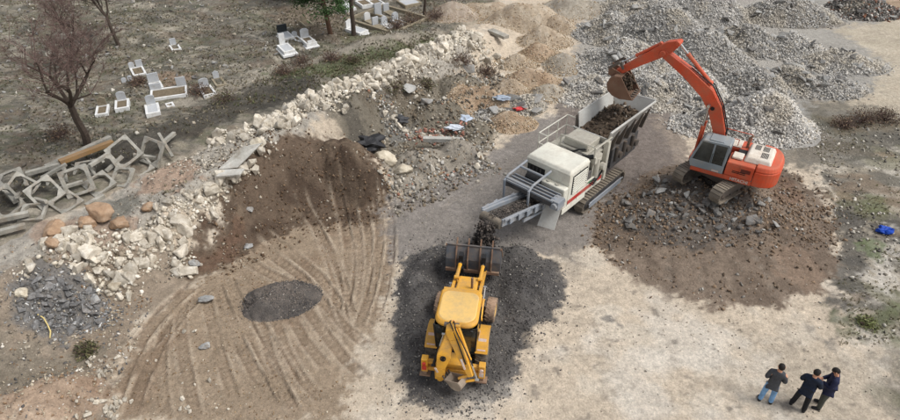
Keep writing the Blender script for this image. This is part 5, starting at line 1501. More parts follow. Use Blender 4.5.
for x_ in (-.48, .48):
    MB(KT).box(x_ - .09, x_ + .09, 3.58, 3.80, 1.0, 1.30).build('bucket_bracket', M_BLACK, bk, .01); MB(KT).box(x_ - .12, x_ + .12, 3.58, 3.78, .5, .75).build('bucket_bracket', M_BLACK, bk, .01)
for k in range(8):
    x_ = -1.05 + .30 * k
    MB(KT).hexa([(x_ - .05, 4.76, .39), (x_ + .05, 4.76, .39), (x_ + .03, 4.98, .42), (x_ - .03, 4.98, .42), (x_ - .05, 4.76, .46), (x_ + .05, 4.76, .46), (x_ + .03, 4.98, .45), (x_ - .03, 4.98, .45)]).build('tooth', M_STEEL, bk)
rg = np.random.default_rng(91)
n = 900
P = np.stack([rg.uniform(-1.1, 1.1, n), rg.uniform(3.85, 4.75, n), np.zeros(n)], 1)
P[:, 2] = .55 + .62 * np.exp(-((P[:, 0] - .1) / .75) ** 2 - ((P[:, 1] - 4.25) / .45) ** 2) * rg.uniform(.55, 1, n)
scatter('gravel_load', P + np.array([0, .42, .16]), .06 + .14 * rg.random(n) ** 2, CHIPS, MAT_CHIP, palette(n, [(S(66, 63, 62), 5), (S(86, 82, 80), 4), (S(110, 105, 100), 1.5)], 4), bk, 92)
# backhoe: slewing post, boom, dipper, bucket folded behind the cab
b_ = MB(); b_.box(-1.05, 1.05, -1.28, -1.12, .62, .82); b_.box(-1.05, 1.05, -1.28, -1.12, 1.0, 1.14); b_.box(-.5, .5, -1.2, -.7, .55, 1.12)
b_.build('rear_frame', M_YELLOW, ld, .015)
b_ = MB(); b_.box(-.62, -.26, -1.62, -1.26, .60, 1.10); b_.cyl((-.44, -1.5, .5), (-.44, -1.5, 1.2), .13)
b_.build('slew_post', M_YELLOW, ld, .03)
TOP = Vector((-.10, -.98, 3.02)); FOOT = Vector((-.46, -1.56, .92)); TIP = Vector((.66, -1.66, 1.25))
def limb(name, a, b, prof, half, mat, up=Vector((0, -1, 0))):
    """tapered box limb from a to b: prof = (t, depth)"""
    a, b = Vector(a), Vector(b)
    d = (b - a).normalized()
    sd = d.cross(up).normalized(); nr_ = sd.cross(d).normalized()
    m_ = MB()
    for (t0, w0, h0), (t1, w1, h1) in zip(prof[:-1], prof[1:]):
        p, q = a + (b - a) * t0, a + (b - a) * t1
        m_.hexa([p - sd * h0 - nr_ * w0 / 2, p + sd * h0 - nr_ * w0 / 2, p + sd * h0 + nr_ * w0 / 2, p - sd * h0 + nr_ * w0 / 2,
                 q - sd * h1 - nr_ * w1 / 2, q + sd * h1 - nr_ * w1 / 2, q + sd * h1 + nr_ * w1 / 2, q - sd * h1 + nr_ * w1 / 2])
    return m_.build(name, mat, ld, .02)
bo = limb('backhoe_boom', FOOT, TOP, [(-.06, .20, .10), (.15, .36, .16), (.42, .48, .25), (.75, .36, .15), (1.04, .22, .08)], .1, M_YELLOW)
m_ = MB()
cpos = FOOT + (TOP - FOOT) * .40 + Vector((0, -.27, .05))
Mc = Matrix.Translation(cpos) @ (Vector((0, -1, .28))).to_track_quat('Z', 'Y').to_matrix().to_4x4()
for r0, r1 in ((.075, .105), (.02, .05)):
    N_ = 24
    for k in range(N_):
        a, a2 = 2 * math.pi * k / N_, 2 * math.pi * (k + 1) / N_
        m_.hexa([Mc @ Vector(p) for p in ((r0 * math.cos(a), r0 * math.sin(a), -.03), (r1 * math.cos(a), r1 * math.sin(a), -.03), (r1 * math.cos(a2), r1 * math.sin(a2), -.03), (r0 * math.cos(a2), r0 * math.sin(a2), -.03),
                                         (r0 * math.cos(a), r0 * math.sin(a), .012), (r1 * math.cos(a), r1 * math.sin(a), .012), (r1 * math.cos(a2), r1 * math.sin(a2), .012), (r0 * math.cos(a2), r0 * math.sin(a2), .012))])
m_.build('round_emblem', M_BLACK, bo)
di = limb('backhoe_dipper', TOP + Vector((.02, -.10, -.12)), TIP, [(-.12, .20, .10), (.0, .36, .20), (.2, .32, .20), (.7, .26, .15), (1.05, .18, .09)], .1, M_YELLOW)
m_ = MB(); m_.cyl(TOP + Vector((-.26, -.02, 0)), TOP + Vector((.26, -.02, 0)), .085); m_.build('boom_pivot_pin', M_STEEL, bo)
limb('worn_white_decal', TOP + (TIP - TOP) * .58 + Vector((-.02, -.255, -.02)), TOP + (TIP - TOP) * .80 + Vector((-.02, -.24, -.02)), [(0, .02, .04), (1, .02, .04)], .1, M_WHITE)
limb('worn_white_decal', FOOT + Vector((-.02, -.22, .32)), FOOT + Vector((-.10, -.26, .62)), [(0, .02, .04), (1, .02, .04)], .1, M_WHITE)
ram(ld, TOP + Vector((.22, -.06, .02)), TIP + Vector((.26, -.06, -.22)), .06, .035, .62, M_YELLOW, 'bucket_cylinder')
ram(ld, FOOT + Vector((-.22, .05, .35)), TOP + Vector((-.28, -.02, -.55)), .055, .03, .6, M_BLACK, 'boom_cylinder')
m_ = MB(); m_.tube([TOP + Vector((-.05, .12, .05)), TOP + Vector((-.05, -.1, .24)), TOP + Vector((.06, -.22, .05)), TIP + Vector((-.16, .0, .5))], .025); m_.tube([TOP + Vector((.05, .12, .02)), TOP + Vector((.1, -.1, .22)), TOP + Vector((.18, -.25, .0)), TIP + Vector((.1, -.1, .6))], .025)
m_.tube([FOOT + Vector((.2, .1, .2)), FOOT + Vector((.3, .15, .9)), TOP + Vector((.16, .05, -.6))], .025); m_.build('hydraulic_hoses', M_BLACK, ld)
# digging bucket tucked between them
Mb = Matrix.Translation((.22, -1.72, .80)) @ Matrix.Rotation(R(64), 4, 'Z') @ Matrix.Rotation(R(-28), 4, 'X') @ Matrix.Diagonal((.7, .95, .95, 1))
bb = MB(Mb)
pr = [(.30 * math.cos(R(a)), .30 * math.sin(R(a)), .04) for a in range(150, 361, 21)] + [(.42, .18, .04)]
bb.beam(pr, -.30, .30)
dbk = bb.build('digging_bucket', M_DBK, ld, .008)
for s_ in (-1, 1):
    m_ = MB(Mb); m_.prism_x([(p[0], p[1]) for p in pr], s_ * .30 - .02, s_ * .30 + .02); m_.build('side_plate', M_DBK, dbk)
for k in range(4):
    x_ = -.24 + .16 * k
    m_ = MB(Mb); m_.box(x_ - .03, x_ + .03, .40, .46, .16, .34); m_.build('tooth', M_STEEL, dbk)
m_ = MB(); m_.tube([TIP + Vector((.0, 0, -.05)), (.26, -1.72, .95)], .06); m_.tube([TIP + Vector((.26, -.06, -.22)), (.36, -1.74, .80)], .05); m_.build('bucket_link', M_YELLOW, dbk)
# stabilisers
for s_ in (-1, 1):
    b_ = MB(); b_.box(s_ * 1.04 - .12, s_ * 1.04 + .12, -1.36, -1.10, .62, 1.30)
    st = b_.build('stabiliser', M_YELLOW, ld, .02)
    m_ = MB(); m_.box(s_ * 1.04 - .07, s_ * 1.04 + .07, -1.33, -1.17, .42, .64); m_.box(s_ * 1.04 - .2, s_ * 1.04 + .2, -1.38, -1.08, .36, .43); m_.build('stabiliser_foot', M_RUST, st, .01)
    m_ = MB(); m_.cyl((s_ * 1.04, -1.42, 1.18), (s_ * 1.04, -1.46, 1.18), .07, None, 12); m_.box(s_ * 1.04 - .08, s_ * 1.04 + .08, -1.435, -1.402, .82, 1.02); m_.build('tail_lamp', M_LAMPRED if s_ < 0 else M_WHITE, st)
# ------------------------------------------------------------------ precast frames dumped behind the bank
M_CONC = mat_rock('weathered_concrete', [S(128, 126, 118), S(158, 155, 146), S(182, 178, 168)], 2.0, 0.2)
def frame_mesh(name, so, si, cut, th):
    """square ring with an eight-sided opening"""
    o8 = [(-so, -so), (so, -so), (so, so), (-so, so)]
    n = 8
    hole = []
    for sx, sy in ((-1, -1), (1, -1), (1, 1), (-1, 1)):
        a, b = (sx * si, sy * (si - cut)), (sx * (si - cut), sy * si)
        hole += [a, b] if sx * sy > 0 else [b, a]
    mb = MB()
    # eight quads joining the outer square to the hole
    outer = []
    for sx, sy in ((-1, -1), (1, -1), (1, 1), (-1, 1)):
        a, b = (sx * so, sy * (so - .02)), (sx * (so - .02), sy * so)
        outer += [a, b] if sx * sy > 0 else [b, a]
    P = [(x, y, -th / 2) for x, y in outer] + [(x, y, -th / 2) for x, y in hole] + [(x, y, th / 2) for x, y in outer] + [(x, y, th / 2) for x, y in hole]
    F = []
    for i in range(8):
        j = (i + 1) % 8
        F += [(i, j, 8 + j, 8 + i), (16 + i, 24 + i, 24 + j, 16 + j), (i, 16 + i, 16 + j, j), (8 + i, 8 + j, 24 + j, 24 + i)]
    mb.add(P, F)
    o = mb.build(name, M_CONC, None)
    me = o.data
    bpy.data.objects.remove(o)
    bm = bmesh.new(); bm.from_mesh(me)
    bmesh.ops.bevel(bm, geom=list(bm.edges), offset=.012, segments=1, affect='EDGES')
    bm.to_mesh(me); bm.free()
    return me
FR = [frame_mesh('culvert_ring', .76, .60, .2, .22), frame_mesh('culvert_ring', .76, .61, .32, .18)]
frames = [
    (78, 184, .62, 56, 8, 16, 0, 1.0, 'square concrete frame standing clear in the middle of the frame heap'),
    (125, 155, .72, 52, 20, 30, 0, .98, 'square concrete frame tilted on a corner beside the yellow beam'),
    (152, 153, .70, 54, -22, -6, 1, .98, 'concrete frame at the right end of the frame heap'),
    (46, 195, .50, 40, 30, 24, 1, .95, 'concrete frame with rounded opening leaning left of the clear square one'),
    (23, 190, .45, 50, 52, 30, 0, .85, 'narrow seen concrete frame between the rounded one and stacked slabs'),
    (100, 186, .22, 18, 12, 40, 1, .9, 'concrete frame lying nearly flat behind the clear square one'),
    (122, 178, .25, 30, -20, 10, 0, .8, 'concrete frame sunk below the tilted one next to the bank'),
    (6, 205, .55, 66, 70, 5, 0, .95, 'concrete frame on edge at the left border of the picture'),
    (66, 203, .2, 14, 40, 20, 1, .85, 'concrete frame lying flat at the foot of the rounded one'),
    (34, 214, .18, 12, 10, 0, 0, .8, 'concrete frame lying flat lowest in the heap by the bank'),
    (58, 182, .3, 35, -30, 50, 1, .85, 'concrete frame half hidden between the rounded and the clear square one'),
    (106, 172, .35, 60, 40, 12, 0, .85, 'concrete frame standing behind the flat one under the yellow beam end'),
    (140, 168, .2, 25, 10, 33, 1, .85, 'concrete frame low between the two tilted ones near the bank'),
    (14, 184, .3, 40, 20, 15, 1, .85, 'concrete frame behind the narrow seen one at the left'),
    (86, 172, .2, 20, -10, 20, 0, .8, 'concrete frame lying just below the middle of the yellow beam'),
]
for px, py, z, tilt, yaw, roll, k, sc, lab in frames:
    g = G(px, py, z)
    o = link('culvert_ring', FR[k], None, None, (g.x, g.y, zg(g.x, g.y) + z - .1))
    o.rotation_euler = (Matrix.Rotation(R(yaw), 3, 'Z') @ Matrix.Rotation(R(tilt), 3, 'X') @ Matrix.Rotation(R(roll), 3, 'Z')).to_euler()
    o.scale = (sc * .82,) * 3
    tag(o, lab, 'concrete frame', 'precast concrete frames heaped behind the bank')
def bar(name, a, b, w, h, mat, label, cat, group=None):
    a, b = Vector(a), Vector(b)
    mid = (a + b) / 2
    q = (b - a).to_track_quat('Y', 'Z')
    L = (b - a).length / 2
    o = MB().box(-w / 2, w / 2, -L, L, -h / 2, h / 2).build(name, mat, None, .015)
    o.location = mid; o.rotation_euler = q.to_euler()
    return tag(o, label, cat, group)
M_YBEAM = mat_paint('old_yellow_paint', S(164, 124, 66), S(124, 106, 88), 0.65, 0.7, 1.6, S(120, 92, 66))
def gb(px, py, z):
    g = G(px, py, z); return (g.x, g.y, zg(g.x, g.y) + z)
bar('steel_beam', gb(62, 168, .45), gb(114, 145, .5), .26, .22, M_YBEAM, 'long weathered yellow beam behind the concrete frames', 'beam')
bar('concrete_beam', gb(48, 172, .30), gb(112, 141, .30), .24, .2, M_CONC, 'long grey concrete beam just behind the yellow beam', 'beam', 'grey beams among the frames')
bar('concrete_beam', gb(92, 172, .7), gb(110, 158, .75), .16, .16, M_CONC, 'short grey concrete beam propped below the yellow beam end', 'beam', 'grey beams among the frames')
bar('concrete_beam', gb(28, 178, .3), gb(64, 170, .3), .2, .2, M_CONC, 'grey concrete beam lying above the rounded frame', 'beam', 'grey beams among the frames')
bar('concrete_beam', gb(0, 186, .4), gb(18, 206, .35), .22, .2, M_CONC, 'grey concrete beam sloping down at the left picture border', 'beam', 'grey beams among the frames')
bar('concrete_beam', gb(-6, 226, .3), gb(30, 216, .3), .24, .2, M_CONC, 'pale concrete beam lowest at the left picture border', 'beam', 'grey beams among the frames')
bar('concrete_beam', gb(-6, 236, .3), gb(26, 226, .3), .22, .2, M_CONC, 'pale concrete beam half buried in the bank at the left border', 'beam', 'grey beams among the frames')
bar('concrete_beam', gb(164, 148, .35), gb(176, 138, .35), .18, .18, M_CONC, 'short grey beam sticking out at the right end of the frame heap', 'beam', 'grey beams among the frames')
bar('concrete_beam', gb(160, 138, .9), gb(173, 158, .3), .14, .14, M_CONC, 'thin grey beam leaning against the rightmost concrete frame', 'beam', 'grey beams among the frames')
bar('concrete_beam', gb(86, 206, .25), gb(104, 196, .25), .2, .16, M_CONC, 'grey beam lying below the clear square frame', 'beam', 'grey beams among the frames')

rg = np.random.default_rng(89)
for px, py, z, dx, dy, dz, L, lab in ((56, 176, .5, .8, .5, .3, 1.2, 'tilted concrete post above the rounded frame'), (98, 168, .4, .9, -.3, .5, 1.1, 'concrete post poking up under the yellow beam'), (116, 168, .3, .6, .7, .4, 1.0, 'concrete post inside the tilted frame on its corner'), (146, 160, .35, .9, .2, -.3, 1.0, 'concrete post inside the rightmost frame'),
                             (20, 200, .4, .5, -.8, .4, 1.1, 'concrete post leaning at the left end of the heap'), (72, 190, .3, .9, .4, .1, 1.1, 'concrete post behind the opening of the clear square frame'), (42, 204, .3, .9, -.5, .2, 1.0, 'concrete post at the foot of the rounded frame')):
    p = Vector(gb(px, py, z)); v_ = Vector((dx, dy, dz)).normalized() * L / 2
    bar('concrete_post', p - v_, p + v_, .15, .15, M_CONC, lab, 'concrete post', 'posts among the frames')

# ------------------------------------------------------------------ single boulders and slabs
def boulder(name, px, py, z, size, mat, label, seed, cat='boulder', group=None, sq=(1, .85, .75), rz=0):
    bm = bmesh.new()
    bmesh.ops.create_icosphere(bm, subdivisions=4, radius=.5)
    rg_ = np.random.default_rng(seed)
    cuts = [(Vector(rg_.normal(size=3)).normalized(), .24 + .16 * rg_.random()) for _ in range(12)]
    V = np.array([v.co[:] for v in bm.verts])
    for nrm, d in cuts:
        nv = np.array(nrm); dd = V @ nv - d
        V = V - np.outer(np.maximum(dd, 0) * .85, nv)
    f = fbm(V[:, 0] * 4 + seed, V[:, 1] * 4 + V[:, 2] * 3, seed, 5, .6) - .5
    f2 = fbm(V[:, 0] * 11 + seed, V[:, 1] * 11 + V[:, 2] * 9, seed + 3, 3) - .5
    V = V * (1 + .55 * f + .16 * f2)[:, None] * np.array(sq)
    for v, c in zip(bm.verts, V): v.co = c
    for f_ in bm.faces: f_.smooth = True
    me = bpy.data.meshes.new(name); bm.to_mesh(me); bm.free()
    g = G(px, py, z)
    o = link(name, me, mat, None, (g.x, g.y, tz(g.x, g.y) + size * sq[2] * .28))
    o.scale = (size,) * 3
    o.rotation_euler = (0, 0, rz)
    return tag(o, label, cat, group)
M_OROCK = mat_rock('orange_rock', [S(140, 114, 92), S(166, 138, 112), S(188, 166, 144)], 3.0, .12)
M_LROCK = mat_rock('pale_rock', [S(168, 156, 136), S(198, 188, 168), S(216, 208, 192)], 2.4, .15)
M_GROCK = mat_rock('grey_rock', [S(128, 128, 128), S(158, 158, 156), S(184, 183, 180)], 2.4, .15)
boulder('boulder', 102, 219, 1.8, 1.25, M_OROCK, 'large orange boulder sitting highest on the bank', 1)
boulder('boulder', 123, 229, 1.6, .85, M_OROCK, 'smaller orange boulder just right of the large one', 2)
boulder('boulder', 92, 230, 1.6, .75, M_OROCK, 'small orange boulder tucked under the large one', 3)
boulder('boulder', 56, 240, 1.5, 1.0, M_OROCK, 'brownish orange boulder left of the white blocks', 4, sq=(.8, 1.1, .8))
boulder('boulder', 62, 262, 1.0, .75, M_OROCK, 'orange boulder lowest on the left of the white blocks', 5)
boulder('boulder', 150, 211, 1.7, .6, M_OROCK, 'small orange boulder alone on the right side of the bank top', 6)
for i, (px, py, s_, lab) in enumerate(((207, 300, .62, 'single grey boulder at the top of the left wheel tracks'), (205, 347, .42, 'flat grey stone alone between left wheel tracks'), (192, 256, .5, 'bluish grey boulder at the foot of the brown bank'),
                                       (252, 216, .42, 'bluish stone lying on the brown bank face'), (246, 237, .4, 'grey stone low on the brown bank'), (262, 105 + 40, .4, 'pale stone near the top of the brown bank'))):
    boulder('boulder', px, py, .0 if i < 2 else .5, s_, M_GROCK, lab, 20 + i, sq=(1, .8, .55))
boulder('boulder', 386, 160, .8, 1.15, M_LROCK, 'big pale limestone boulder at the corner of haul lane and brown bank', 30)
boulder('boulder', 402, 176, .4, 1.05, M_LROCK, 'second pale limestone boulder just below the big one', 31, sq=(1.1, .7, .6), rz=.4)
boulder('boulder', 96, 287 + 15, .3, .5, M_GROCK, 'dark stone at the right edge of the asphalt pile', 32)
boulder('boulder', 116, 286, .4, .62, M_LROCK, 'rounded white boulder right of the asphalt pile', 33)
boulder('boulder', 30, 307, .6, .5, M_LROCK, 'white stone left of the asphalt pile', 34)
# big pale slabs on top of the bank
M_MARBLE_SLAB = mat_rock('pale_slab', [S(158, 156, 148), S(186, 184, 177), S(206, 204, 197)], 1.5, .08)
def plate(name, pts, th, mat, label, cat):
    P = [Vector(p) for p in pts]
    c = sum(P, Vector()) / len(P)
    nrm = (P[1] - P[0]).cross(P[2] - P[0]).normalized() * th
    mb = MB(); n = len(P)
    mb.add([p - c for p in P] + [p - c + nrm for p in P], [tuple(range(n))[::-1], tuple(range(n, 2 * n))] + [(i, (i + 1) % n, n + (i + 1) % n, n + i) for i in range(n)])
    return tag(mb.build(name, mat, None, .015, loc=c), label, cat)
def gs(px, py, z): 
    g = G(px, py, z); return Vector((g.x, g.y, z))
plate('concrete_slab', [gs(218, 170, 2.3), gs(238, 168, 2.3), gs(263, 143, 2.95), gs(243, 147, 3.0)], .08, M_MARBLE_SLAB, 'large pale slab leaning on top of the bank', 'slab')
plate('concrete_slab', [gs(216, 178, 2.3), gs(240, 176, 2.32), gs(245, 170, 2.36), gs(223, 171, 2.34)], .09, M_MARBLE_SLAB, 'flat pale slab just below the leaning slab on the bank', 'slab')
boulder('boulder', 258, 158, 1.9, .8, M_LROCK, 'white angular boulder right of the leaning pale slab', 36)
def low_bar(px0, py0, px1, py1, z, w, h, mat, label, cat='beam'):
    a, b = G(px0, py0, z), G(px1, py1, z)
    za = max(tz(a.x, a.y), tz(b.x, b.y), tz((a.x + b.x) / 2, (a.y + b.y) / 2)) + h * .35
    return bar('concrete_beam', (a.x, a.y, za), (b.x, b.y, za), w, h, mat, label, cat)
low_bar(423, 138, 463, 139, .6, .26, .22, M_MARBLE_SLAB, 'straight whitish concrete beam among the dumped debris')
low_bar(490, 39, 506, 46, .4, .5, .2, M_CONC, 'thick broken concrete slab beam at the end of the stone bank')
for i, (px, py, s_, lab) in enumerate(((467, 75, 1.1, 'large grey slab standing up beside the low soil heaps'), (410, 108, 1.0, 'light grey broken slab on the debris dump'), (428, 112, .9, 'whitish flat slab above the red brick rubble'),
                                       (660, 197, .6, 'pale flat slab in dark soil below the hopper'), (656, 183, .5, 'small pinkish slab in dark soil near the crusher track'), (750, 227, .75, 'bluish flat slab lying in front of the digger'), (773, 231, .5, 'whitish oblong stone right of the bluish slab'),
                                       (750, 24, 1.0, 'pale slab on the far rubble heap'))):
    g = G(px, py, .3)
    o = link('broken_slab', [SLABS, SLABS, SLABS, SLABS, SLABS, DSLABS, SLABS, SLABS][i][i % 6], None, None, (g.x, g.y, tz(g.x, g.y) + .1))
    o.scale = (s_, s_ * .9, s_ * 1.2)
    o.rotation_euler = (.35 + .2 * (i == 0) * 3, .15, i * 1.3)
    tag(o, lab, 'slab')
# round concrete disc on the rubble
g = G(796, 60, .8)
mb = MB()
prof = [(.0, .06), (.12, .06), (.12, .0), (.12, .06), (.62, .08), (.66, .04), (.66, -.06), (.0, -.06)]
mb.lathe_x([(.14, .07), (.60, .09), (.66, .05), (.66, -.07), (.14, -.07), (.14, .07)], 0, 0, 0, 36)
o = mb.build('concrete_disc', M_MARBLE_SLAB, None, .01, loc=(g.x, g.y, tz(g.x, g.y) + .3))
o.rotation_euler = (0, R(-48), R(60))
tag(o, 'round pale concrete disc with a hole lying on the rubble', 'concrete disc')

# ------------------------------------------------------------------ rubbish
def crumple(name, px, py, z, size, col, label, cat, seed, sq=(1, .8, .5), rough=.6):
    rg_ = np.random.default_rng(seed)
    bm = bmesh.new(); bmesh.ops.create_icosphere(bm, subdivisions=3, radius=.5)
    for v in bm.verts:
        p = v.co; f = float(fbm(np.array([p.x * 5 + seed]), np.array([p.y * 5 + p.z * 4]), seed, 3)[0]) - .5
        v.co = Vector((p.x * sq[0], p.y * sq[1], p.z * sq[2])) * (1 + 1.5 * f)
    me = bpy.data.meshes.new(name); bm.to_mesh(me); bm.free()
    g = G(px, py, z)
    o = link(name, me, mat_plain(name + '_mat', col, rough, .2, 6), None, (g.x, g.y, tz(g.x, g.y) + size * sq[2] * .3))
    o.scale = (size,) * 3
    return tag(o, label, cat)
crumple('plastic_bag', 884, 233, 0, .62, S(22, 70, 170), 'crumpled bright blue plastic bag on the grass at the right', 'plastic bag', 1, (1, .8, .55))
crumple('tarpaulin', 367, 135, 1.0, 1.7, S(48, 48, 50), 'black tarpaulin crumpled in the hollow of the bank', 'tarpaulin', 2, (1, .8, .35))
crumple('tarpaulin', 400, 113, 1.0, .9, S(70, 70, 72), 'small dark torn sheet beside the light broken slab', 'tarpaulin', 3, (1, .8, .4))
crumple('plastic_bag', 455, 127, .5, .9, S(200, 206, 214), 'white plastic rubbish beside the whitish concrete beam', 'plastic bag', 4, (1.2, .6, .3))
crumple('plastic_bag', 466, 122, .5, .7, S(176, 186, 200), 'bluish white plastic sheet right of the white rubbish', 'plastic bag', 5, (1, .8, .3))
crumple('plastic_bag', 502, 102, .5, .8, S(150, 160, 172), 'grey blue sheet scraps beside the dumped slabs', 'plastic bag', 6, (1.2, .7, .3))
crumple('plastic_sheet', 520, 107, .4, .55, S(206, 70, 70), 'small red plastic scrap among the dumped slabs', 'plastic scrap', 7, (1.2, .6, .3))
# brick rubble
rg = np.random.default_rng(95)
x0, y0 = wpt(437, 122, .8)
rt = empty('brick_rubble', (x0, y0, 0))
tag(rt, 'spilled reddish brick rubble above the whitish concrete beam', 'brick rubble')
M_BRICK = mat_rock('brick_red', [S(140, 88, 74), S(168, 116, 100), S(190, 160, 148)], 3, .3)
bme = MB().box(-.5, .5, -.25, .25, -.2, .2).build('brick', M_BRICK, None); bm_ = bme.data; bpy.data.objects.remove(bme)
for i in range(60):
    x, y = x0 + rg.normal() * .8, y0 + rg.normal() * .45
    o = link('brick', bm_, None, rt, (x - x0, y - y0, tz(x, y) + .04)); s_ = .12 + .14 * rg.random()
    o.scale = (s_,) * 3; o.rotation_euler = (rg.normal() * .6, rg.normal() * .6, rg.random() * 6.28)
# yellow hose on the asphalt
pts = []
for px, py in ((42, 322), (47, 324), (50, 329), (52, 334), (51, 340)):
    g = G(px, py, .35); pts.append((g.x, g.y, zg(g.x, g.y) + .16))
x0, y0, z0 = pts[0]
tag(MB().tube([(p[0] - x0, p[1] - y0, p[2] - z0) for p in pts], .022, 8).build('hose', mat_plain('yellow_hose', S(204, 184, 124), .6), None, loc=pts[0]), 'short curved yellow hose lying on the asphalt pile', 'hose')

# loose white lumps scattered over the left tracks
rg = np.random.default_rng(97)
spots = [(105, 365, .35, 10), (100, 372, .3, 8), (118, 350, .3, 6), (178, 335, .1, 1), (163, 336, .1, 1), (148, 360, .15, 2), (187, 380, .2, 2), (203, 375, .2, 2), (117, 407, .35, 14), (108, 413, .3, 10), (95, 414, .3, 6), (192, 412, .2, 3), (220, 412, .2, 2), (180, 405, .2, 2), (203, 330, .1, 1)]
x0, y0 = wpt(150, 370)
rt = empty('loose_stones', (x0, y0, 0))
tag(rt, 'loose whitish stones strewn along the left wheel tracks', 'stones')
for px, py, sp, n in spots:
    c = wpt(px, py)
    for k in range(n):
        x, y = c[0] + rg.normal() * sp, c[1] + rg.normal() * sp * .8
        s_ = .10 + .16 * rg.random()
        o = link('stone', STONES[rg.integers(12)], None, rt, (x - x0, y - y0, zg(x, y) + s_ * .15))
        o.scale = (s_, s_ * .8, s_ * .7); o.rotation_euler = (rg.random() * 6, rg.random() * 6, rg.random() * 6)

# small stones everywhere
rg = np.random.default_rng(99)
def litter(name, label, poly, n, s0, s1, cols, seed, z=0.0, power=3, shapes=None):
    P = np.array([wpt(p[0], p[1], z) for p in poly])
    x = rg.uniform(P[:, 0].min(), P[:, 0].max(), n * 3); y = rg.uniform(P[:, 1].min(), P[:, 1].max(), n * 3)
    k = (poly_sd(x, y, P) < 0) & (rg.random(n * 3) < sstep(.3, .62, fbm(x * .5, y * .5, seed, 3)) + .12)
    x, y = x[k][:n], y[k][:n]
    sz = s0 + (s1 - s0) * rg.random(len(x)) ** power
    zz = top_z(x, y)
    return tag(scatter(name, np.stack([x, y, zz + sz * .12], 1), sz, shapes or (CHIPS + FLAKES[:3]), MAT_CHIP, palette(len(x), cols, seed), None, seed), label, 'stones')
mixs = [(S(170, 160, 144), 3), (S(134, 124, 110), 3), (S(200, 194, 182), 1.5), (S(104, 98, 90), 2)]
litter('scattered_stones', 'small stones scattered over the burial ground', [(-60, 230), (0, 200), (120, 160), (300, 85), (420, 45), (470, 5), (470, -30), (-300, -30), (-300, 230)], 5200, .06, .34, mixs, 301, power=4)
litter('bank_stones', 'small stones and crumbs on top of the long bank', [(-60, 320), (60, 235), (190, 165), (310, 100), (370, 90), (310, 130), (220, 200), (120, 280), (0, 340)], 3400, .03, .16, mixs, 302, 1.6)
litter('yard_pebbles', 'fine pebbles on the pale yard floor', [(380, 430), (400, 200), (520, 150), (600, 180), (600, 260), (760, 310), (905, 320), (905, 430)], 2600, .025, .10, mixs, 303, power=4)
litter('waste_ground_stones', 'small stones on the waste ground at the right', [(800, 120), (905, 110), (930, 340), (850, 340), (830, 200)], 1800, .04, .24, [(S(190, 184, 172), 3), (S(140, 132, 120), 3), (S(96, 92, 86), 2)], 304, power=4)
litter('track_crumbs', 'soil crumbs on the rutted tracks at the left', [(100, 430), (150, 330), (210, 270), (390, 210), (395, 430)], 3000, .02, .09, [(S(150, 128, 100), 3), (S(120, 98, 74), 3), (S(190, 178, 158), 1)], 305, power=3)
litter('corner_debris', 'small broken stones on the soil in the lower left corner', [(-40, 430), (-40, 270), (60, 270), (150, 290), (120, 360), (100, 430)], 2600, .03, .16, [(S(176, 164, 144), 3), (S(140, 116, 92), 3), (S(104, 102, 100), 2), (S(206, 200, 190), 1)], 306, .5)
litter('bank_clods', 'soil clods and stones on the dark brown cut bank', [(190, 270), (230, 180), (300, 130), (380, 150), (392, 200), (300, 225), (240, 250)], 2200, .03, .2, [(S(90, 72, 56), 4), (S(120, 100, 80), 3), (S(170, 160, 144), .8)], 307, .9, power=3)
litter('dump_crumbs', 'mixed crumbs and stones on the dump beside the haul lane', [(345, 125), (400, 90), (440, 70), (500, 60), (505, 110), (490, 150), (450, 185), (395, 205), (382, 165)], 4200, .04, .30, [(S(150, 142, 128), 3), (S(120, 108, 92), 4), (S(190, 184, 172), 1.5), (S(96, 90, 82), 2)], 308, .7, power=3.5)
litter('crest_gravel', 'pale gravel washed over the crest of the bank', [(150, 170), (215, 125), (270, 100), (330, 85), (330, 112), (262, 150), (200, 185)], 3000, .04, .22, [(S(196, 188, 174), 3), (S(164, 155, 140), 3), (S(130, 122, 108), 2)], 309, 1.8, power=3)
# ------------------------------------------------------------------ burial ground
M_MARBLE = mat_paint('white_marble', S(228, 228, 226), S(170, 164, 150), .16, .55, 1.8, updust=.06)
M_GMARBLE = mat_paint('grey_marble', S(192, 195, 198), S(150, 146, 136), .2, .55, 1.8, updust=.1)
M_BLACKM = mat_plain('black_granite', S(46, 50, 52), .35, .2, 4)
M_TOMB = mat_rock('old_tomb_stone', [S(120, 110, 92), S(150, 140, 120), S(170, 160, 140)], 3, .15)
M_GSOIL = mat_plain('grave_soil', S(112, 100, 82), .95, .3, 5, bstr=.8)
GR = 'kerbed graves in the burial ground'
def stone_poly(w, h, arch):
    if arch == 'flat': return [(-w, 0), (w, 0), (w, h), (-w, h)]
    if arch == 'point': return [(-w, 0), (w, 0), (w, h * .78), (0, h), (-w, h * .78)]
    return [(-w, 0), (w, 0), (w, h * .75)] + [(w * math.cos(R(a)), h * .75 + h * .25 * math.sin(R(a))) for a in range(20, 180, 20)] + [(-w, h * .75)]
def headstone(parent, x, y, w, h, th, arch, mat, name='headstone', z=0):
    P = stone_poly(w / 2, h, arch)
    n = len(P)
    mb = MB()
    mb.add([(x + a, y - th / 2, z + b) for a, b in P] + [(x + a, y + th / 2, z + b) for a, b in P], [tuple(range(n)), tuple(range(n, 2 * n))[::-1]] + [(i, n + i, n + (i + 1) % n, (i + 1) % n) for i in range(n)])
    return mb.build(name, mat, parent, .01)
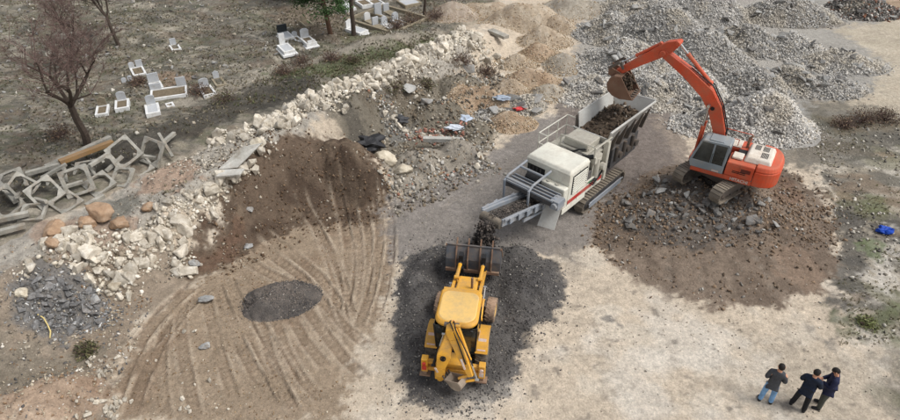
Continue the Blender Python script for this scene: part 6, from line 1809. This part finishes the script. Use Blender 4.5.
def grave(px, py, label, w=1.0, l=2.0, h=.4, head=(.7, .9, 'round'), hm=None, km=None, foot=None, yaw=148, tilt=0, base=0.0, cover=False, heads=None):
    km = km or M_MARBLE; hm = hm or M_GMARBLE
    g = G(px, py, .3)
    gr = empty('grave', (g.x, g.y, zg(g.x, g.y) - .10), R(-yaw), R(tilt))
    gr.scale = (.76, .76, .58)
    tag(gr, label, 'grave', GR)
    if base: MB().box(-w / 2 - .15, w / 2 + .15, -l / 2 - .15, l / 2 + .15, 0, base).build('base_slab', km, gr, .015)
    t_ = .15
    z0, z1 = base * .999 if base else 0, base + h
    for a in ((-w / 2, -w / 2 + t_, -l / 2 + t_, l / 2 - t_), (w / 2 - t_, w / 2, -l / 2 + t_, l / 2 - t_), (-w / 2, w / 2, -l / 2, -l / 2 + t_), (-w / 2, w / 2, l / 2 - t_, l / 2)):
        MB().box(*a, z0, z1).build('kerb', km, gr, .01)
    if cover: MB().box(-w / 2 + t_, w / 2 - t_, -l / 2 + t_, l / 2 - t_, z0, z1 - .03).build('cover_slab', M_GMARBLE, gr)
    else: MB().box(-w / 2 + t_, w / 2 - t_, -l / 2 + t_, l / 2 - t_, z0, z1 - .09).build('soil_fill', M_GSOIL, gr)
    for hx, (hw, hh, ar) in (heads or ([(0, head)] if head else [])):
        headstone(gr, hx, -l / 2 + .06, hw, hh, .12, ar, hm, 'headstone', z1)
    if foot: headstone(gr, 0, l / 2 - .08, foot[0], foot[1], .1, 'flat', km, 'footstone', z1)
    return gr
grave(138, 71, 'grave with two grey headstones highest on the left, behind the large plot', 1.0, 1.7, .3, heads=[(-.28, (.5, .7, 'flat')), (.3, (.42, .6, 'round'))])
grave(169, 93, 'widest white family plot of the burial ground', 2.6, 1.7, .45, heads=[(-.95, (.7, .9, 'flat')), (.9, (.8, .6, 'flat'))], yaw=160)
grave(156, 86, 'narrow white grave right behind the wide family plot', .9, 1.3, .4, head=(.8, .95, 'flat'))
grave(153, 111, 'white covered grave in front of the wide family plot', .95, 1.6, .5, head=(.62, .9, 'round'), cover=True, yaw=155)
grave(123, 107, 'white kerbed grave with dark soil, left of the covered one in front of the plot', .95, 1.5, .55, head=(.6, .8, 'round'), yaw=158)
grave(103, 112, 'leftmost kerbed grave with a brown rough headstone', .85, 1.5, .5, head=(.55, .85, 'point'), hm=M_TOMB, yaw=160)
grave(207, 90, 'white grave with rounded headstone nearest to the rubble bank', .95, 1.7, .35, head=(.7, .85, 'round'))
grave(170, 105, 'tiny white kerb box beside the covered grave of the plot', .55, .7, .25, head=None)
grave(175, 47, 'small lone white grave far behind the family plot', .8, 1.3, .25, head=(.5, .7, 'flat'))
grave(219, 82, 'old grey grave just right of the rounded headstone one', .8, 1.5, .2, head=(.45, .8, 'point'), km=M_TOMB)
grave(129, 84, 'old grey headstones pair behind the dark soil grave', .7, 1.0, .12, heads=[(-.2, (.35, .7, 'round')), (.25, (.35, .6, 'round'))], km=M_TOMB)
grave(286, 37, 'white grave with black headstone, back one of the pair', 1.0, 1.8, .35, head=(.9, .9, 'flat'), hm=M_BLACKM, cover=True, base=.2)
grave(287, 54, 'white stepped grave with tall narrow headstone, front one of the pair', 1.0, 1.8, .35, head=(.5, 1.2, 'flat'), hm=M_MARBLE, cover=True, base=.25)
grave(309, 46, 'white grave with grey upright headstone right of the stepped pair', .95, 1.7, .4, head=(.75, 1.0, 'round'), base=.15, foot=(.7, .3))
grave(297, 39, 'small white grave squeezed between the black headstone and grey one', .6, 1.2, .3, head=(.45, .6, 'round'))
grave(307, 24, 'tan stone tomb behind the pale graves near the pine', .9, 1.7, .4, head=(.5, .8, 'point'), hm=M_TOMB, km=M_TOMB)
grave(357, 33, 'white marble tomb behind the forked bare trunk', 1.1, 1.9, .4, head=(.9, 1.0, 'point'), hm=M_MARBLE, cover=True, base=.15, yaw=128)
grave(348, 8, 'white tomb at the top edge left of the forked trunk', 1.1, 1.6, .6, head=(.8, .6, 'flat'), hm=M_MARBLE, cover=True)
grave(364, 4, 'white grave at the top edge right of the forked trunk', 1.2, 1.8, .5, head=(.9, .8, 'flat'), hm=M_MARBLE)
grave(376, 3, 'second white grave at the top edge right of the forked trunk', 1.2, 1.8, .5, head=(.9, .9, 'round'), hm=M_MARBLE)
grave(409, 3, 'pale flat tomb slab at the top edge by the far tree', 1.9, 1.9, .5, head=None, km=M_TOMB, cover=True)
# small walled plot with its own headstones
g0 = G(388, 20, .2)
pl = empty('walled_plot', (g0.x, g0.y, zg(g0.x, g0.y) - .1), R(-128))
tag(pl, 'low walled grave plot behind the forked trunk', 'grave plot')
for a in ((-2.0, 2.0, -2.3, -2.1), (-2.0, 2.0, 2.1, 2.3), (-2.0, -1.8, -2.1, 2.1), (1.8, 2.0, -2.1, 2.1), (-.1, .1, -2.1, 2.1)):
    MB().box(*a, 0, .3).build('plot_wall', M_TOMB, pl, .015)
for i, (px, py, lab) in enumerate(((367, 17, 'first small headstone inside the walled plot, nearest the forked trunk'), (378, 13, 'tallest white headstone inside the walled plot'), (375, 23, 'small pale headstone near the front of the walled plot'), (395, 19, 'white headstone alone at the right of the walled plot'), (386, 9, 'pale headstone at the back of the walled plot'), (384, 22, 'low headstone in the middle of the walled plot'))):
    g = G(px, py, .4)
    t_ = empty('grave_marker', (g.x, g.y, zg(g.x, g.y) - .08), R(-140))
    tag(t_, lab, 'headstone', 'headstones of the walled plot')
    headstone(t_, 0, 0, .5 + .1 * (i == 1), .7 + .35 * (i == 1), .12, ['round', 'flat', 'flat', 'round', 'flat', 'round'][i], M_GMARBLE if i else M_MARBLE, 'stone')
    MB().box(-.3, .3, -.2, 1.0, 0, .16).build('plinth', M_MARBLE if i % 2 else M_TOMB, t_, .01)
# old field stones standing as markers
rg = np.random.default_rng(113)
x0, y0 = wpt(120, 40)
rt = empty('old_grave_stones', (x0, y0, 0))
tag(rt, 'rough old field stones standing and fallen across the burial ground', 'stones')
for i in range(420):
    px, py = rg.uniform(-20, 345), rg.uniform(0, 130)
    if py > 150 - px * .32: continue
    g = G(px, py, .1)
    s_ = .16 + .26 * rg.random() ** 2
    o = link('field_stone', (SLABS + DSLABS)[rg.integers(14)], None, rt, (g.x - x0, g.y - y0, zg(g.x, g.y) + .05))
    o.scale = (s_, s_ * .7, s_ * (.8 + .8 * rg.random()))
    o.rotation_euler = (R(75) if rg.random() < .35 else rg.normal() * .3, rg.normal() * .3, rg.random() * 6.28)

# ------------------------------------------------------------------ trees
M_BARK = mat_plain('grey_bark', S(74, 64, 56), .95, .3, 8, bstr=.6)
M_TWIG = mat_plain('reddish_twigs', S(106, 88, 82), .95, .25, 3)
M_GTWIG = mat_plain('grey_twigs', S(86, 78, 72), .95, .25, 3)
def bare_tree(px, py, height, label, seed, spread=.55, lean=(0, 0), twig=None, trunk_r=.13, fork=.35, dens=1.0, cat='tree'):
    rg_ = random.Random(seed)
    g = G(px, py, .2)
    root = empty('bare_tree', (g.x, g.y, zg(g.x, g.y) - .05))
    tag(root, label, cat, 'leafless trees of the burial ground')
    tr, br, tw = MB(), MB(), MB()
    twigs = []
    def grow(p, d, L, r, lev):
        n = 3 if lev < 3 else 2
        for k in range(n):
            d2 = (d + Vector((rg_.gauss(0, .10), rg_.gauss(0, .10), rg_.gauss(.02, .06)))).normalized()
            q = p + d2 * (L / n); r2 = r * (1 - .28 / n)
            (tr if lev == 0 else br if lev < 3 else tw).cyl(p, q, r, r2, 7 if lev == 0 else 5 if lev < 3 else 3)
            p, d, r = q, d2, r2
            if lev >= 1 and rg_.random() < .75 * dens:
                a = Vector((rg_.gauss(0, 1), rg_.gauss(0, 1), rg_.gauss(.2, .6))).normalized()
                if lev < 4: grow(p, (d * .55 + a * .65).normalized(), L * .62, r * .55, lev + 1 if lev > 1 else 2)
        if lev < 4:
            for k in range(rg_.choice((2, 3)) if lev else 4):
                ang = rg_.random() * 6.283
                a = Vector((math.cos(ang), math.sin(ang), rg_.uniform(-.1, .5)))
                grow(p, (d * (1 - spread * .75) + a * spread).normalized(), L * rg_.uniform(.66, .86), r * .68, lev + 1)
        else:
            for k in range(int(9 * dens)):
                a = Vector((rg_.gauss(0, 1), rg_.gauss(0, 1), rg_.gauss(.3, .8))).normalized()
                tw.cyl(p, p + (d * .6 + a * .7).normalized() * rg_.uniform(.2, .5), .008, .003, 3)
    d0 = Vector((lean[0], lean[1], 1)).normalized()
    grow(Vector((0, 0, 0)), d0, height * fork, trunk_r, 0)
    tr.build('trunk', M_BARK, root); b2 = br.build('limbs', M_BARK, root); tw.build('crown', twig or M_TWIG, root)
    return root
bare_tree(88, 146, 6.6, 'large bare reddish tree in front of the graves at the left', 5, .56, (.30, .04), trunk_r=.20, fork=.36, dens=.92)
bare_tree(73, 72, 5.0, 'slim bare tree rising behind the large bare tree', 8, .46, (.06, 0), trunk_r=.13, fork=.36, dens=.8)
bare_tree(119, 46, 4.6, 'bare grey tree standing alone at the top left', 12, .36, (.02, 0), M_GTWIG, .13, .42, 1.2)
bare_tree(354, 38, 6.4, 'forked bare trunk beside the white marble tomb', 15, .30, (.02, 0), M_GTWIG, .17, .42, .5)
bare_tree(424, 16, 4.5, 'small dark bare tree at the top edge beside the walled plot', 18, .4, (0, 0), M_GTWIG, .12, .4, .6)
# evergreens
def needle_mat(name, c0, c1):
    m, t, b = new_mat(name)
    oi = nd(t, 'ShaderNodeAttribute', attribute_name='tint')
    t.links.new(oi.outputs['Color'], b.inputs['Base Color'])
    b.inputs['Roughness'].default_value = .7
    b.inputs['Specular IOR Level'].default_value = .15
    return m
M_NEEDLE = needle_mat('pine_needles', None, None)
def leaf_cloud(name, P, size, tints, parent, seed, aspect=.3):
    rg_ = np.random.default_rng(seed)
    n = len(P)
    a = rg_.normal(size=(n, 3)); a /= np.linalg.norm(a, axis=1)[:, None]
    b = np.cross(a, rg_.normal(size=(n, 3))); b /= np.linalg.norm(b, axis=1)[:, None]
    a = a * size[:, None]; b = b * size[:, None] * aspect
    V = np.stack([P - a - b * .2, P - a * .1 + b, P + a, P - a * .1 - b], 1).reshape(-1, 3)
    F = np.arange(n * 4).reshape(n, 4)
    return link(name, fast_mesh(name, V, F, np.repeat(tints, 4, 0)), M_NEEDLE, parent)
def pine(px, py, height, cr_r, cr_h, label, seed, lean=(0, 0)):
    rg_ = np.random.default_rng(seed)
    g = G(px, py, .2)
    root = empty('pine_tree', (g.x, g.y, zg(g.x, g.y) - .05))
    tag(root, label, 'tree', 'evergreens of the burial ground')
    top = Vector((lean[0] * height, lean[1] * height, height))
    MB().cyl((0, 0, 0), top * .55, .17, .12, 9).cyl(top * .55, top * .96, .12, .03, 8).build('trunk', mat_plain('pine_bark', S(92, 70, 56), .95, .3, 6, bstr=.6), root)
    lb = MB(); Cs = []
    for k in range(60):
        t_ = rg_.uniform(0, 1)
        z = height - cr_h * (1 - t_)
        rr_ = cr_r * (1 - t_) ** .6 * rg_.uniform(.35, 1.05)
        a = rg_.random() * 6.283
        c = Vector((lean[0] * z + rr_ * math.cos(a), lean[1] * z + rr_ * math.sin(a), z + .2 * rg_.normal()))
        lb.cyl(top * (z * .93 / height), c, .03, .01, 4)
        Cs.append((c, .30 + .35 * rg_.random()))
    lb.build('limbs', M_BARK, root)
    P, T, Sz = [], [], []
    for c, r_ in Cs:
        n = 150
        q = rg_.normal(size=(n, 3)) * np.array([r_, r_, r_ * .6]) * .6
        P.append(q + np.array(c)); Sz.append(rg_.uniform(.07, .17, n))
        base = np.array(S(62, 84, 50)) * (.7 + .6 * rg_.random())
        T.append(np.clip(base * (1 + .25 * rg_.normal(size=(n, 1))), .01, .5))
    leaf_cloud('crown', np.concatenate(P), np.concatenate(Sz), np.concatenate(T), root, seed, .28)
pine(331, 38, 5.2, 2.1, 3.5, 'green pine at the top edge left of the forked trunk', 3, (-.10, .0))
pine(300, 0, 4.4, 2.0, 3.2, 'second green pine farther back at the top edge', 4)

# ------------------------------------------------------------------ dry grass and scrub
def tufts(name, label, poly, n, cols, seed, h=(.08, .26), z=0, thr=.42):
    rg_ = np.random.default_rng(seed)
    P = np.array([wpt(p[0], p[1], z) for p in poly])
    x = rg_.uniform(P[:, 0].min(), P[:, 0].max(), n * 4); y = rg_.uniform(P[:, 1].min(), P[:, 1].max(), n * 4)
    k = (poly_sd(x, y, P) < 0) & (rg_.random(n * 4) < sstep(thr - .08, thr + .18, fbm(x * .45, y * .7, seed + 1, 4)))
    x, y = x[k][:n], y[k][:n]
    n = len(x); B = 7
    z0 = ground_z(x, y)
    C = np.repeat(np.stack([x, y, z0 - .02], 1), B, 0)
    hh = np.repeat(rg_.uniform(h[0], h[1], n), B) * rg_.uniform(.6, 1.1, n * B)
    ang = rg_.random(n * B) * 6.283; tilt = rg_.uniform(.1, .9, n * B)
    off = np.stack([np.cos(ang), np.sin(ang), np.zeros(n * B)], 1)
    tip = C + off * (hh * tilt)[:, None] + np.stack([np.zeros(n * B), np.zeros(n * B), hh], 1)
    sd = np.stack([-np.sin(ang), np.cos(ang), np.zeros(n * B)], 1) * .022
    b0 = C + off * .03
    V = np.stack([b0 - sd, b0 + sd, tip], 1).reshape(-1, 3)
    T = np.repeat(np.repeat(palette(n, cols, seed, .18), B, 0), 3, 0)
    o = link(name, fast_mesh(name, V, np.arange(len(V)).reshape(-1, 3), T), M_NEEDLE)
    return tag(o, label, 'grass', kind='stuff')
dry = [(S(128, 120, 100), 3), (S(104, 100, 82), 3), (S(152, 143, 120), 2), (S(92, 94, 70), 1.2), (S(100, 88, 76), 2)]
green = [(S(92, 100, 64), 3), (S(106, 112, 74), 2), (S(116, 108, 84), 3)]
tufts('dry_grass', 'dry winter grass covering the burial ground', [(-60, 240), (0, 212), (120, 165), (300, 95), (420, 48), (480, 8), (480, -20), (-300, -20), (-300, 240)], 24000, dry, 401, (.05, .17), 0, .36)
tufts('verge_grass', 'green grass along the back of the stone ridge', [(230, 112), (270, 82), (330, 62), (420, 40), (462, 28), (452, 50), (380, 74), (300, 100)], 1900, green + dry, 403, (.06, .18), 0, .34)
tufts('waste_grass', 'sparse grass on the waste ground at the right', [(800, 110), (905, 100), (930, 345), (840, 345), (836, 200)], 3200, [(S(140, 132, 106), 3), (S(124, 124, 88), 2), (S(160, 150, 124), 2)], 405, (.03, .10), 0, .5)
tufts('bank_weeds', 'weeds on the top and sides of the long bank', [(0, 290), (60, 240), (190, 170), (330, 105), (440, 60), (490, 60), (480, 90), (400, 110), (330, 120), (200, 190), (80, 270)], 1500, dry, 407, (.06, .2), 1.6, .5)
def shrub(px, py, r, label, seed, cols, z=0.0):
    rg_ = np.random.default_rng(seed)
    g = G(px, py, z)
    zz = tz(g.x, g.y)
    root = empty('dry_shrub', (g.x, g.y, zz))
    tag(root, label, 'shrub', 'dry shrubs')
    st = MB()
    for k in range(70):
        d = Vector((rg_.normal(), rg_.normal(), abs(rg_.normal()) * .7 + .1)).normalized()
        e = d * r * rg_.uniform(.6, 1.0); m_ = e * .5 + Vector(rg_.normal(size=3)) * r * .08
        st.cyl((0, 0, 0), m_, .012, .008, 3); st.cyl(m_, e, .008, .003, 3)
        e2 = m_ + (d + Vector(rg_.normal(size=3)) * .6).normalized() * r * .4
        st.cyl(m_, e2, .007, .003, 3)
    st.build('stems', M_TWIG, root)
    n = 420
    q = rg_.normal(size=(n, 3)); q /= np.linalg.norm(q, axis=1)[:, None]; q[:, 2] = np.abs(q[:, 2]) * .75
    P = q * r * rg_.uniform(.35, 1.0, (n, 1))
    leaf_cloud('foliage', P, rg_.uniform(.03, .08, n), palette(n, cols, seed, .2), root, seed, .4)
br_ = [(S(112, 92, 76), 3), (S(90, 78, 66), 3), (S(130, 114, 90), 1)]
ol_ = [(S(92, 92, 64), 3), (S(76, 78, 56), 2), (S(110, 102, 76), 2)]
for i, (px, py, r_, lab, c, z) in enumerate((
        (332, 64, .9, 'brownish shrub on the green verge below the graves', br_, 0), (302, 68, 1.0, 'dark shrub left of the green verge', br_, 0), (284, 78, .8, 'low shrub beside the dark track', br_, 0), (353, 66, .7, 'round shrub closest to the stone ridge', ol_, 0),
        (397, 32, 1.1, 'dry shrub in front of the walled plot', br_, 0), (412, 26, 1.0, 'dry shrub right of the walled plot', br_, 0), (436, 22, 1.0, 'brown shrub under the small dark tree', br_, 0), (200, 97, .9, 'reddish shrub next to the rounded headstone grave', br_, 0),
        (140, 88, .7, 'small brown shrub behind the wide family plot', br_, 0), (225, 104, 1.0, 'dark shrub on the track beside the first rocks of the ridge', ol_, 0), (862, 122, 1.1, 'brown scrub on the tan ground right of the digger', br_, 0), (884, 120, 1.0, 'brown scrub at the right picture border', br_, 0), (842, 126, .8, 'low brown scrub closest to the digger', br_, 0),
        (462, 66, .9, 'brown shrub growing behind the upright grey slab', br_, .8), (486, 68, .9, 'reddish brown bush between the slab and tan heaps', br_, .5), (392, 96, .8, 'weedy shrub on the bank above the black tarpaulin', ol_, 1.4), (426, 84, .7, 'olive weed clump on the bank below the ridge', ol_, 1.2), (85, 348, .45, 'low dark weed clump below the asphalt pile', ol_, .2), (866, 325, .4, 'green weed clump on the waste ground right of the men', [(S(122, 130, 84), 3), (S(140, 142, 100), 2)], 0),
        (64, 140, .9, 'reddish brush at the foot of the large bare tree', br_, 0))):
    shrub(px, py, r_, lab, 700 + i, c, z)
# ------------------------------------------------------------------ three men
M_SKIN = mat_plain('skin', S(196, 146, 118), .6, .06, 8, bstr=.05)
M_HAIR = mat_plain('dark_hair', S(30, 25, 22), .7, .3, 20)
def cloth(name, c, vary=.18):
    return mat_plain(name, c, .92, vary * 1.3, 7, bstr=1.0)
def skin(name, J, E, mat, parent, root='pelvis', sub=2):
    """J: joint -> (position, (rx,ry)); E: joint pairs; grown into one surface"""
    names = list(J)
    me = bpy.data.meshes.new(name)
    me.from_pydata([J[k][0] for k in names], [(names.index(a), names.index(b)) for a, b in E], [])
    o = bpy.data.objects.new('tmp_' + name, me)
    COL.objects.link(o)
    m_ = o.modifiers.new('skin', 'SKIN')
    m_.use_smooth_shade = True; m_.branch_smoothing = .4
    for i, k in enumerate(names):
        sv = me.skin_vertices[0].data[i]
        r_ = J[k][1]
        sv.radius = r_ if isinstance(r_, tuple) else (r_, r_)
        sv.use_root = (k == root)
    sb = o.modifiers.new('sub', 'SUBSURF'); sb.levels = sb.render_levels = sub
    bpy.context.view_layer.update()
    ne = bpy.data.meshes.new_from_object(o.evaluated_get(bpy.context.evaluated_depsgraph_get()))
    bpy.data.objects.remove(o)
    ne.materials.clear(); ne.name = name
    for p in ne.polygons: p.use_smooth = True
    return link(name, ne, mat, parent)
def person(px, py, yaw, label, top, legs, shoe, arms, stance, head_turn=0, nod=0, bulk=1.0, height=1.0, hem=.86):
    g = G(px, py, 0)
    root = empty('person', (g.x, g.y, zg(g.x, g.y) - .005), R(yaw))
    root.scale = (height,) * 3
    tag(root, label, 'person', 'men standing on the pale yard floor')
    V3 = Vector
    hd = V3((0, .02 + .06 * nod, 1.625 - .03 * nod))
    fw = V3((math.sin(R(head_turn)), math.cos(R(head_turn)) * (1 - .3 * nod), -.7 * nod)).normalized()
    J = {'pelvis': (V3((0, 0, .96)), (.11, .08)), 'waist': (V3((0, .0, 1.12)), (.11, .075)), 'chest': (V3((0, .01, 1.32)), (.125, .08)), 'neck': (V3((0, .01, 1.47)), .058),
         'skull': (V3((0, .015 + .04 * nod, 1.56)), .068), 'crown': (hd + V3((0, 0, .04)), (.078, .092)), 'top': (hd + V3((0, 0, .11)), .05)}
    E = [('pelvis', 'waist'), ('waist', 'chest'), ('chest', 'neck'), ('neck', 'skull'), ('skull', 'crown'), ('crown', 'top')]
    for s, (lx, ly, fy) in zip(('l', 'r'), stance):
        sg = -1 if s == 'l' else 1
        J['hip' + s] = (V3((sg * .095, 0, .88)), .075); J['knee' + s] = (V3((lx * .55 + sg * .045, ly * .5 + .025, .50)), .055)
        J['calf' + s] = (V3((lx * .8 + sg * .02, ly * .75, .34)), .048); J['ankle' + s] = (V3((lx, ly, .09)), .034); J['toe' + s] = (V3((lx + sg * .02, ly + .13, .05)), .024)
        E += [('pelvis', 'hip' + s), ('hip' + s, 'knee' + s), ('knee' + s, 'calf' + s), ('calf' + s, 'ankle' + s), ('ankle' + s, 'toe' + s)]
    hands = []
    for s, (el, wr) in zip(('l', 'r'), arms):
        sg = -1 if s == 'l' else 1
        sh = V3((sg * .19, .0, 1.41))
        el, wr = V3(el), V3(wr)
        J['sho' + s] = (sh, .062); J['elb' + s] = (el, .045); J['wri' + s] = (wr, .030)
        d = (wr - el).normalized(); palm = wr + d * .085
        J['palm' + s] = (palm, (.040, .022))
        E += [('chest', 'sho' + s), ('sho' + s, 'elb' + s), ('elb' + s, 'wri' + s), ('wri' + s, 'palm' + s)]
        sdv = d.cross(V3((0, 0, 1))).normalized() if abs(d.z) < .9 else V3((1, 0, 0))
        dn = sdv.cross(d).normalized()
        for k in range(4):
            b = palm + sdv * (.027 - .018 * k) + d * .02; L = (.062, .075, .07, .052)[k]
            m1 = b + d * L * .6 + dn * .012; m2 = m1 + d * L * .35 + dn * .03
            J['f%s%d' % (s, k)] = (m1, .009); J['g%s%d' % (s, k)] = (m2, .008)
            E += [('palm' + s, 'f%s%d' % (s, k)), ('f%s%d' % (s, k), 'g%s%d' % (s, k))]
        t1 = wr + d * .04 + sdv * .045; t2 = t1 + d * .035 + dn * .02
        J['t1' + s] = (t1, .011); J['t2' + s] = (t2, .009); E += [('wri' + s, 't1' + s), ('t1' + s, 't2' + s)]
    body = skin('body', J, E, M_SKIN, root)
    # face: nose, ears, eyes joined to the figure as small parts
    rt_ = fw.cross(V3((0, 0, 1))).normalized(); upv = rt_.cross(fw).normalized()
    c = hd + V3((0, 0, .02))
    MB().add([c + fw * .115 - upv * .03, c + fw * .085 + rt_ * .016 - upv * .035, c + fw * .085 - rt_ * .016 - upv * .035, c + fw * .085 + upv * .02], [(0, 1, 3), (0, 3, 2), (0, 2, 1)]).build('nose', M_SKIN, body)
    for sg in (-1, 1):
        MB().cyl(c + rt_ * sg * .076 - upv * .035, c + rt_ * sg * .088 + upv * .03 - fw * .01, .018, .022, 8).build('ear', M_SKIN, body, smooth=True)
        MB().cyl(c + fw * .083 + rt_ * sg * .032, c + fw * .094 + rt_ * sg * .032, .012, .008, 8).build('eye', M_HAIR, body)
    MB().cyl(c + fw * .088 - upv * .065 + rt_ * .022, c + fw * .088 - upv * .065 - rt_ * .022, .007, None, 6).build('mouth', M_LAMPRED, body)
    bm = bmesh.new(); bmesh.ops.create_uvsphere(bm, u_segments=20, v_segments=14, radius=1)
    Rm = Matrix((rt_, fw, upv)).transposed()
    kill = []
    for v in bm.verts:
        p = v.co.copy()
        if p.y > .45 and p.z < .35 or p.z < -.75 or (p.y > -.1 and p.z < -.25): kill.append(v)
        n_ = float(fbm(np.array([p.x * 5]), np.array([p.y * 5 + p.z * 3]), 5, 2)[0]) - .5
        v.co = c + Rm @ Vector((p.x * .094, p.y * .108 - .006, p.z * .112 + .012)) * (1 + .08 * n_)
    bmesh.ops.delete(bm, geom=kill, context='VERTS')
    me = bpy.data.meshes.new('hair'); bm.to_mesh(me); bm.free()
    for p in me.polygons: p.use_smooth = True
    link('hair', me, M_HAIR, root)
    # jacket
    k = bulk
    JJ = {'hem': (V3((0, 0, hem - .06)), (.175 * k, .135 * k)), 'pelvis': (V3((0, 0, hem + .06)), (.178 * k, .138 * k)), 'waist': (V3((0, 0, 1.08)), (.172 * k, .130 * k)), 'chest': (V3((0, .005, 1.30)), (.19 * k, .14 * k)), 'yoke': (V3((0, -.005, 1.42)), (.13, .095)), 'collar': (V3((0, .0, 1.485)), .072)}
    EE = [('hem', 'pelvis'), ('pelvis', 'waist'), ('waist', 'chest'), ('chest', 'yoke'), ('yoke', 'collar')]
    for s, (el, wr) in zip(('l', 'r'), arms):
        sg = -1 if s == 'l' else 1
        el, wr = V3(el), V3(wr)
        JJ['sho' + s] = (V3((sg * .19, 0, 1.40)), .088 * k); JJ['elb' + s] = (el, .066 * k); JJ['cuff' + s] = (wr - (wr - el).normalized() * .02, .050 * k)
        EE += [('yoke', 'sho' + s), ('sho' + s, 'elb' + s), ('elb' + s, 'cuff' + s)]
    skin('jacket', JJ, EE, top, root)
    JJ = {'top': (V3((0, 0, 1.06)), (.145, .11)), 'pelvis': (V3((0, 0, .96)), (.155, .12))}; EE = [('top', 'pelvis')]
    for s, (lx, ly, fy) in zip(('l', 'r'), stance):
        sg = -1 if s == 'l' else 1
        JJ['hip' + s] = (V3((sg * .098, 0, .86)), .112); JJ['knee' + s] = (V3((lx * .55 + sg * .045, ly * .5 + .025, .50)), .082); JJ['hem' + s] = (V3((lx, ly, .06)), .072)
        EE += [('pelvis', 'hip' + s), ('hip' + s, 'knee' + s), ('knee' + s, 'hem' + s)]
    skin('trousers', JJ, EE, legs, root)
    for s, (lx, ly, fy) in zip(('l', 'r'), stance):
        sg = -1 if s == 'l' else 1
        skin('shoe', {'pelvis': (V3((lx, ly - .06, .06)), (.055, .062)), 'm': (V3((lx + sg * .01, ly + .06, .062)), (.058, .062)), 't': (V3((lx + sg * .025, ly + .19, .046)), (.055, .044))}, [('pelvis', 'm'), ('m', 't')], shoe, root)
    return root
M_SHOE = mat_plain('dark_shoe', S(36, 36, 38), .6, .2, 10)
person(764, 403, -28, 'man in grey sweater and light blue jeans standing apart, hands in front', cloth('grey_sweater', S(72, 74, 78)), cloth('light_jeans', S(118, 158, 198), .2), M_SHOE,
       [((-.255, -.04, 1.12), (-.12, .17, 1.02)), ((.255, -.02, 1.12), (.17, .19, 1.02))], [(-.15, .0, 0), (.15, .03, 0)], head_turn=-10, bulk=1.0, height=1.02)
person(797, 409, -42, 'man in navy jacket and black trousers with his back to us', cloth('navy_jacket', S(30, 38, 54)), cloth('black_trousers', S(34, 34, 36)), M_SHOE,
       [((-.27, .05, 1.14), (-.08, .26, 1.14)), ((.26, .05, 1.14), (.06, .28, 1.12))], [(-.20, .02, 0), (.16, -.02, 0)], head_turn=14, nod=.5, bulk=1.05, height=1.02)
person(819, 407, 62, 'man in dark blue jacket and grey green trousers bending his head to the phone', cloth('dark_blue_jacket', S(38, 42, 66)), cloth('grey_green_trousers', S(78, 80, 74)), M_SHOE,
       [((-.26, .06, 1.13), (-.05, .28, 1.13)), ((.26, .05, 1.13), (.05, .29, 1.12))], [(-.13, .03, 0), (.15, -.02, 0)], head_turn=0, nod=1.0, bulk=1.08, height=1.03)
g = G(807, 408, 0)
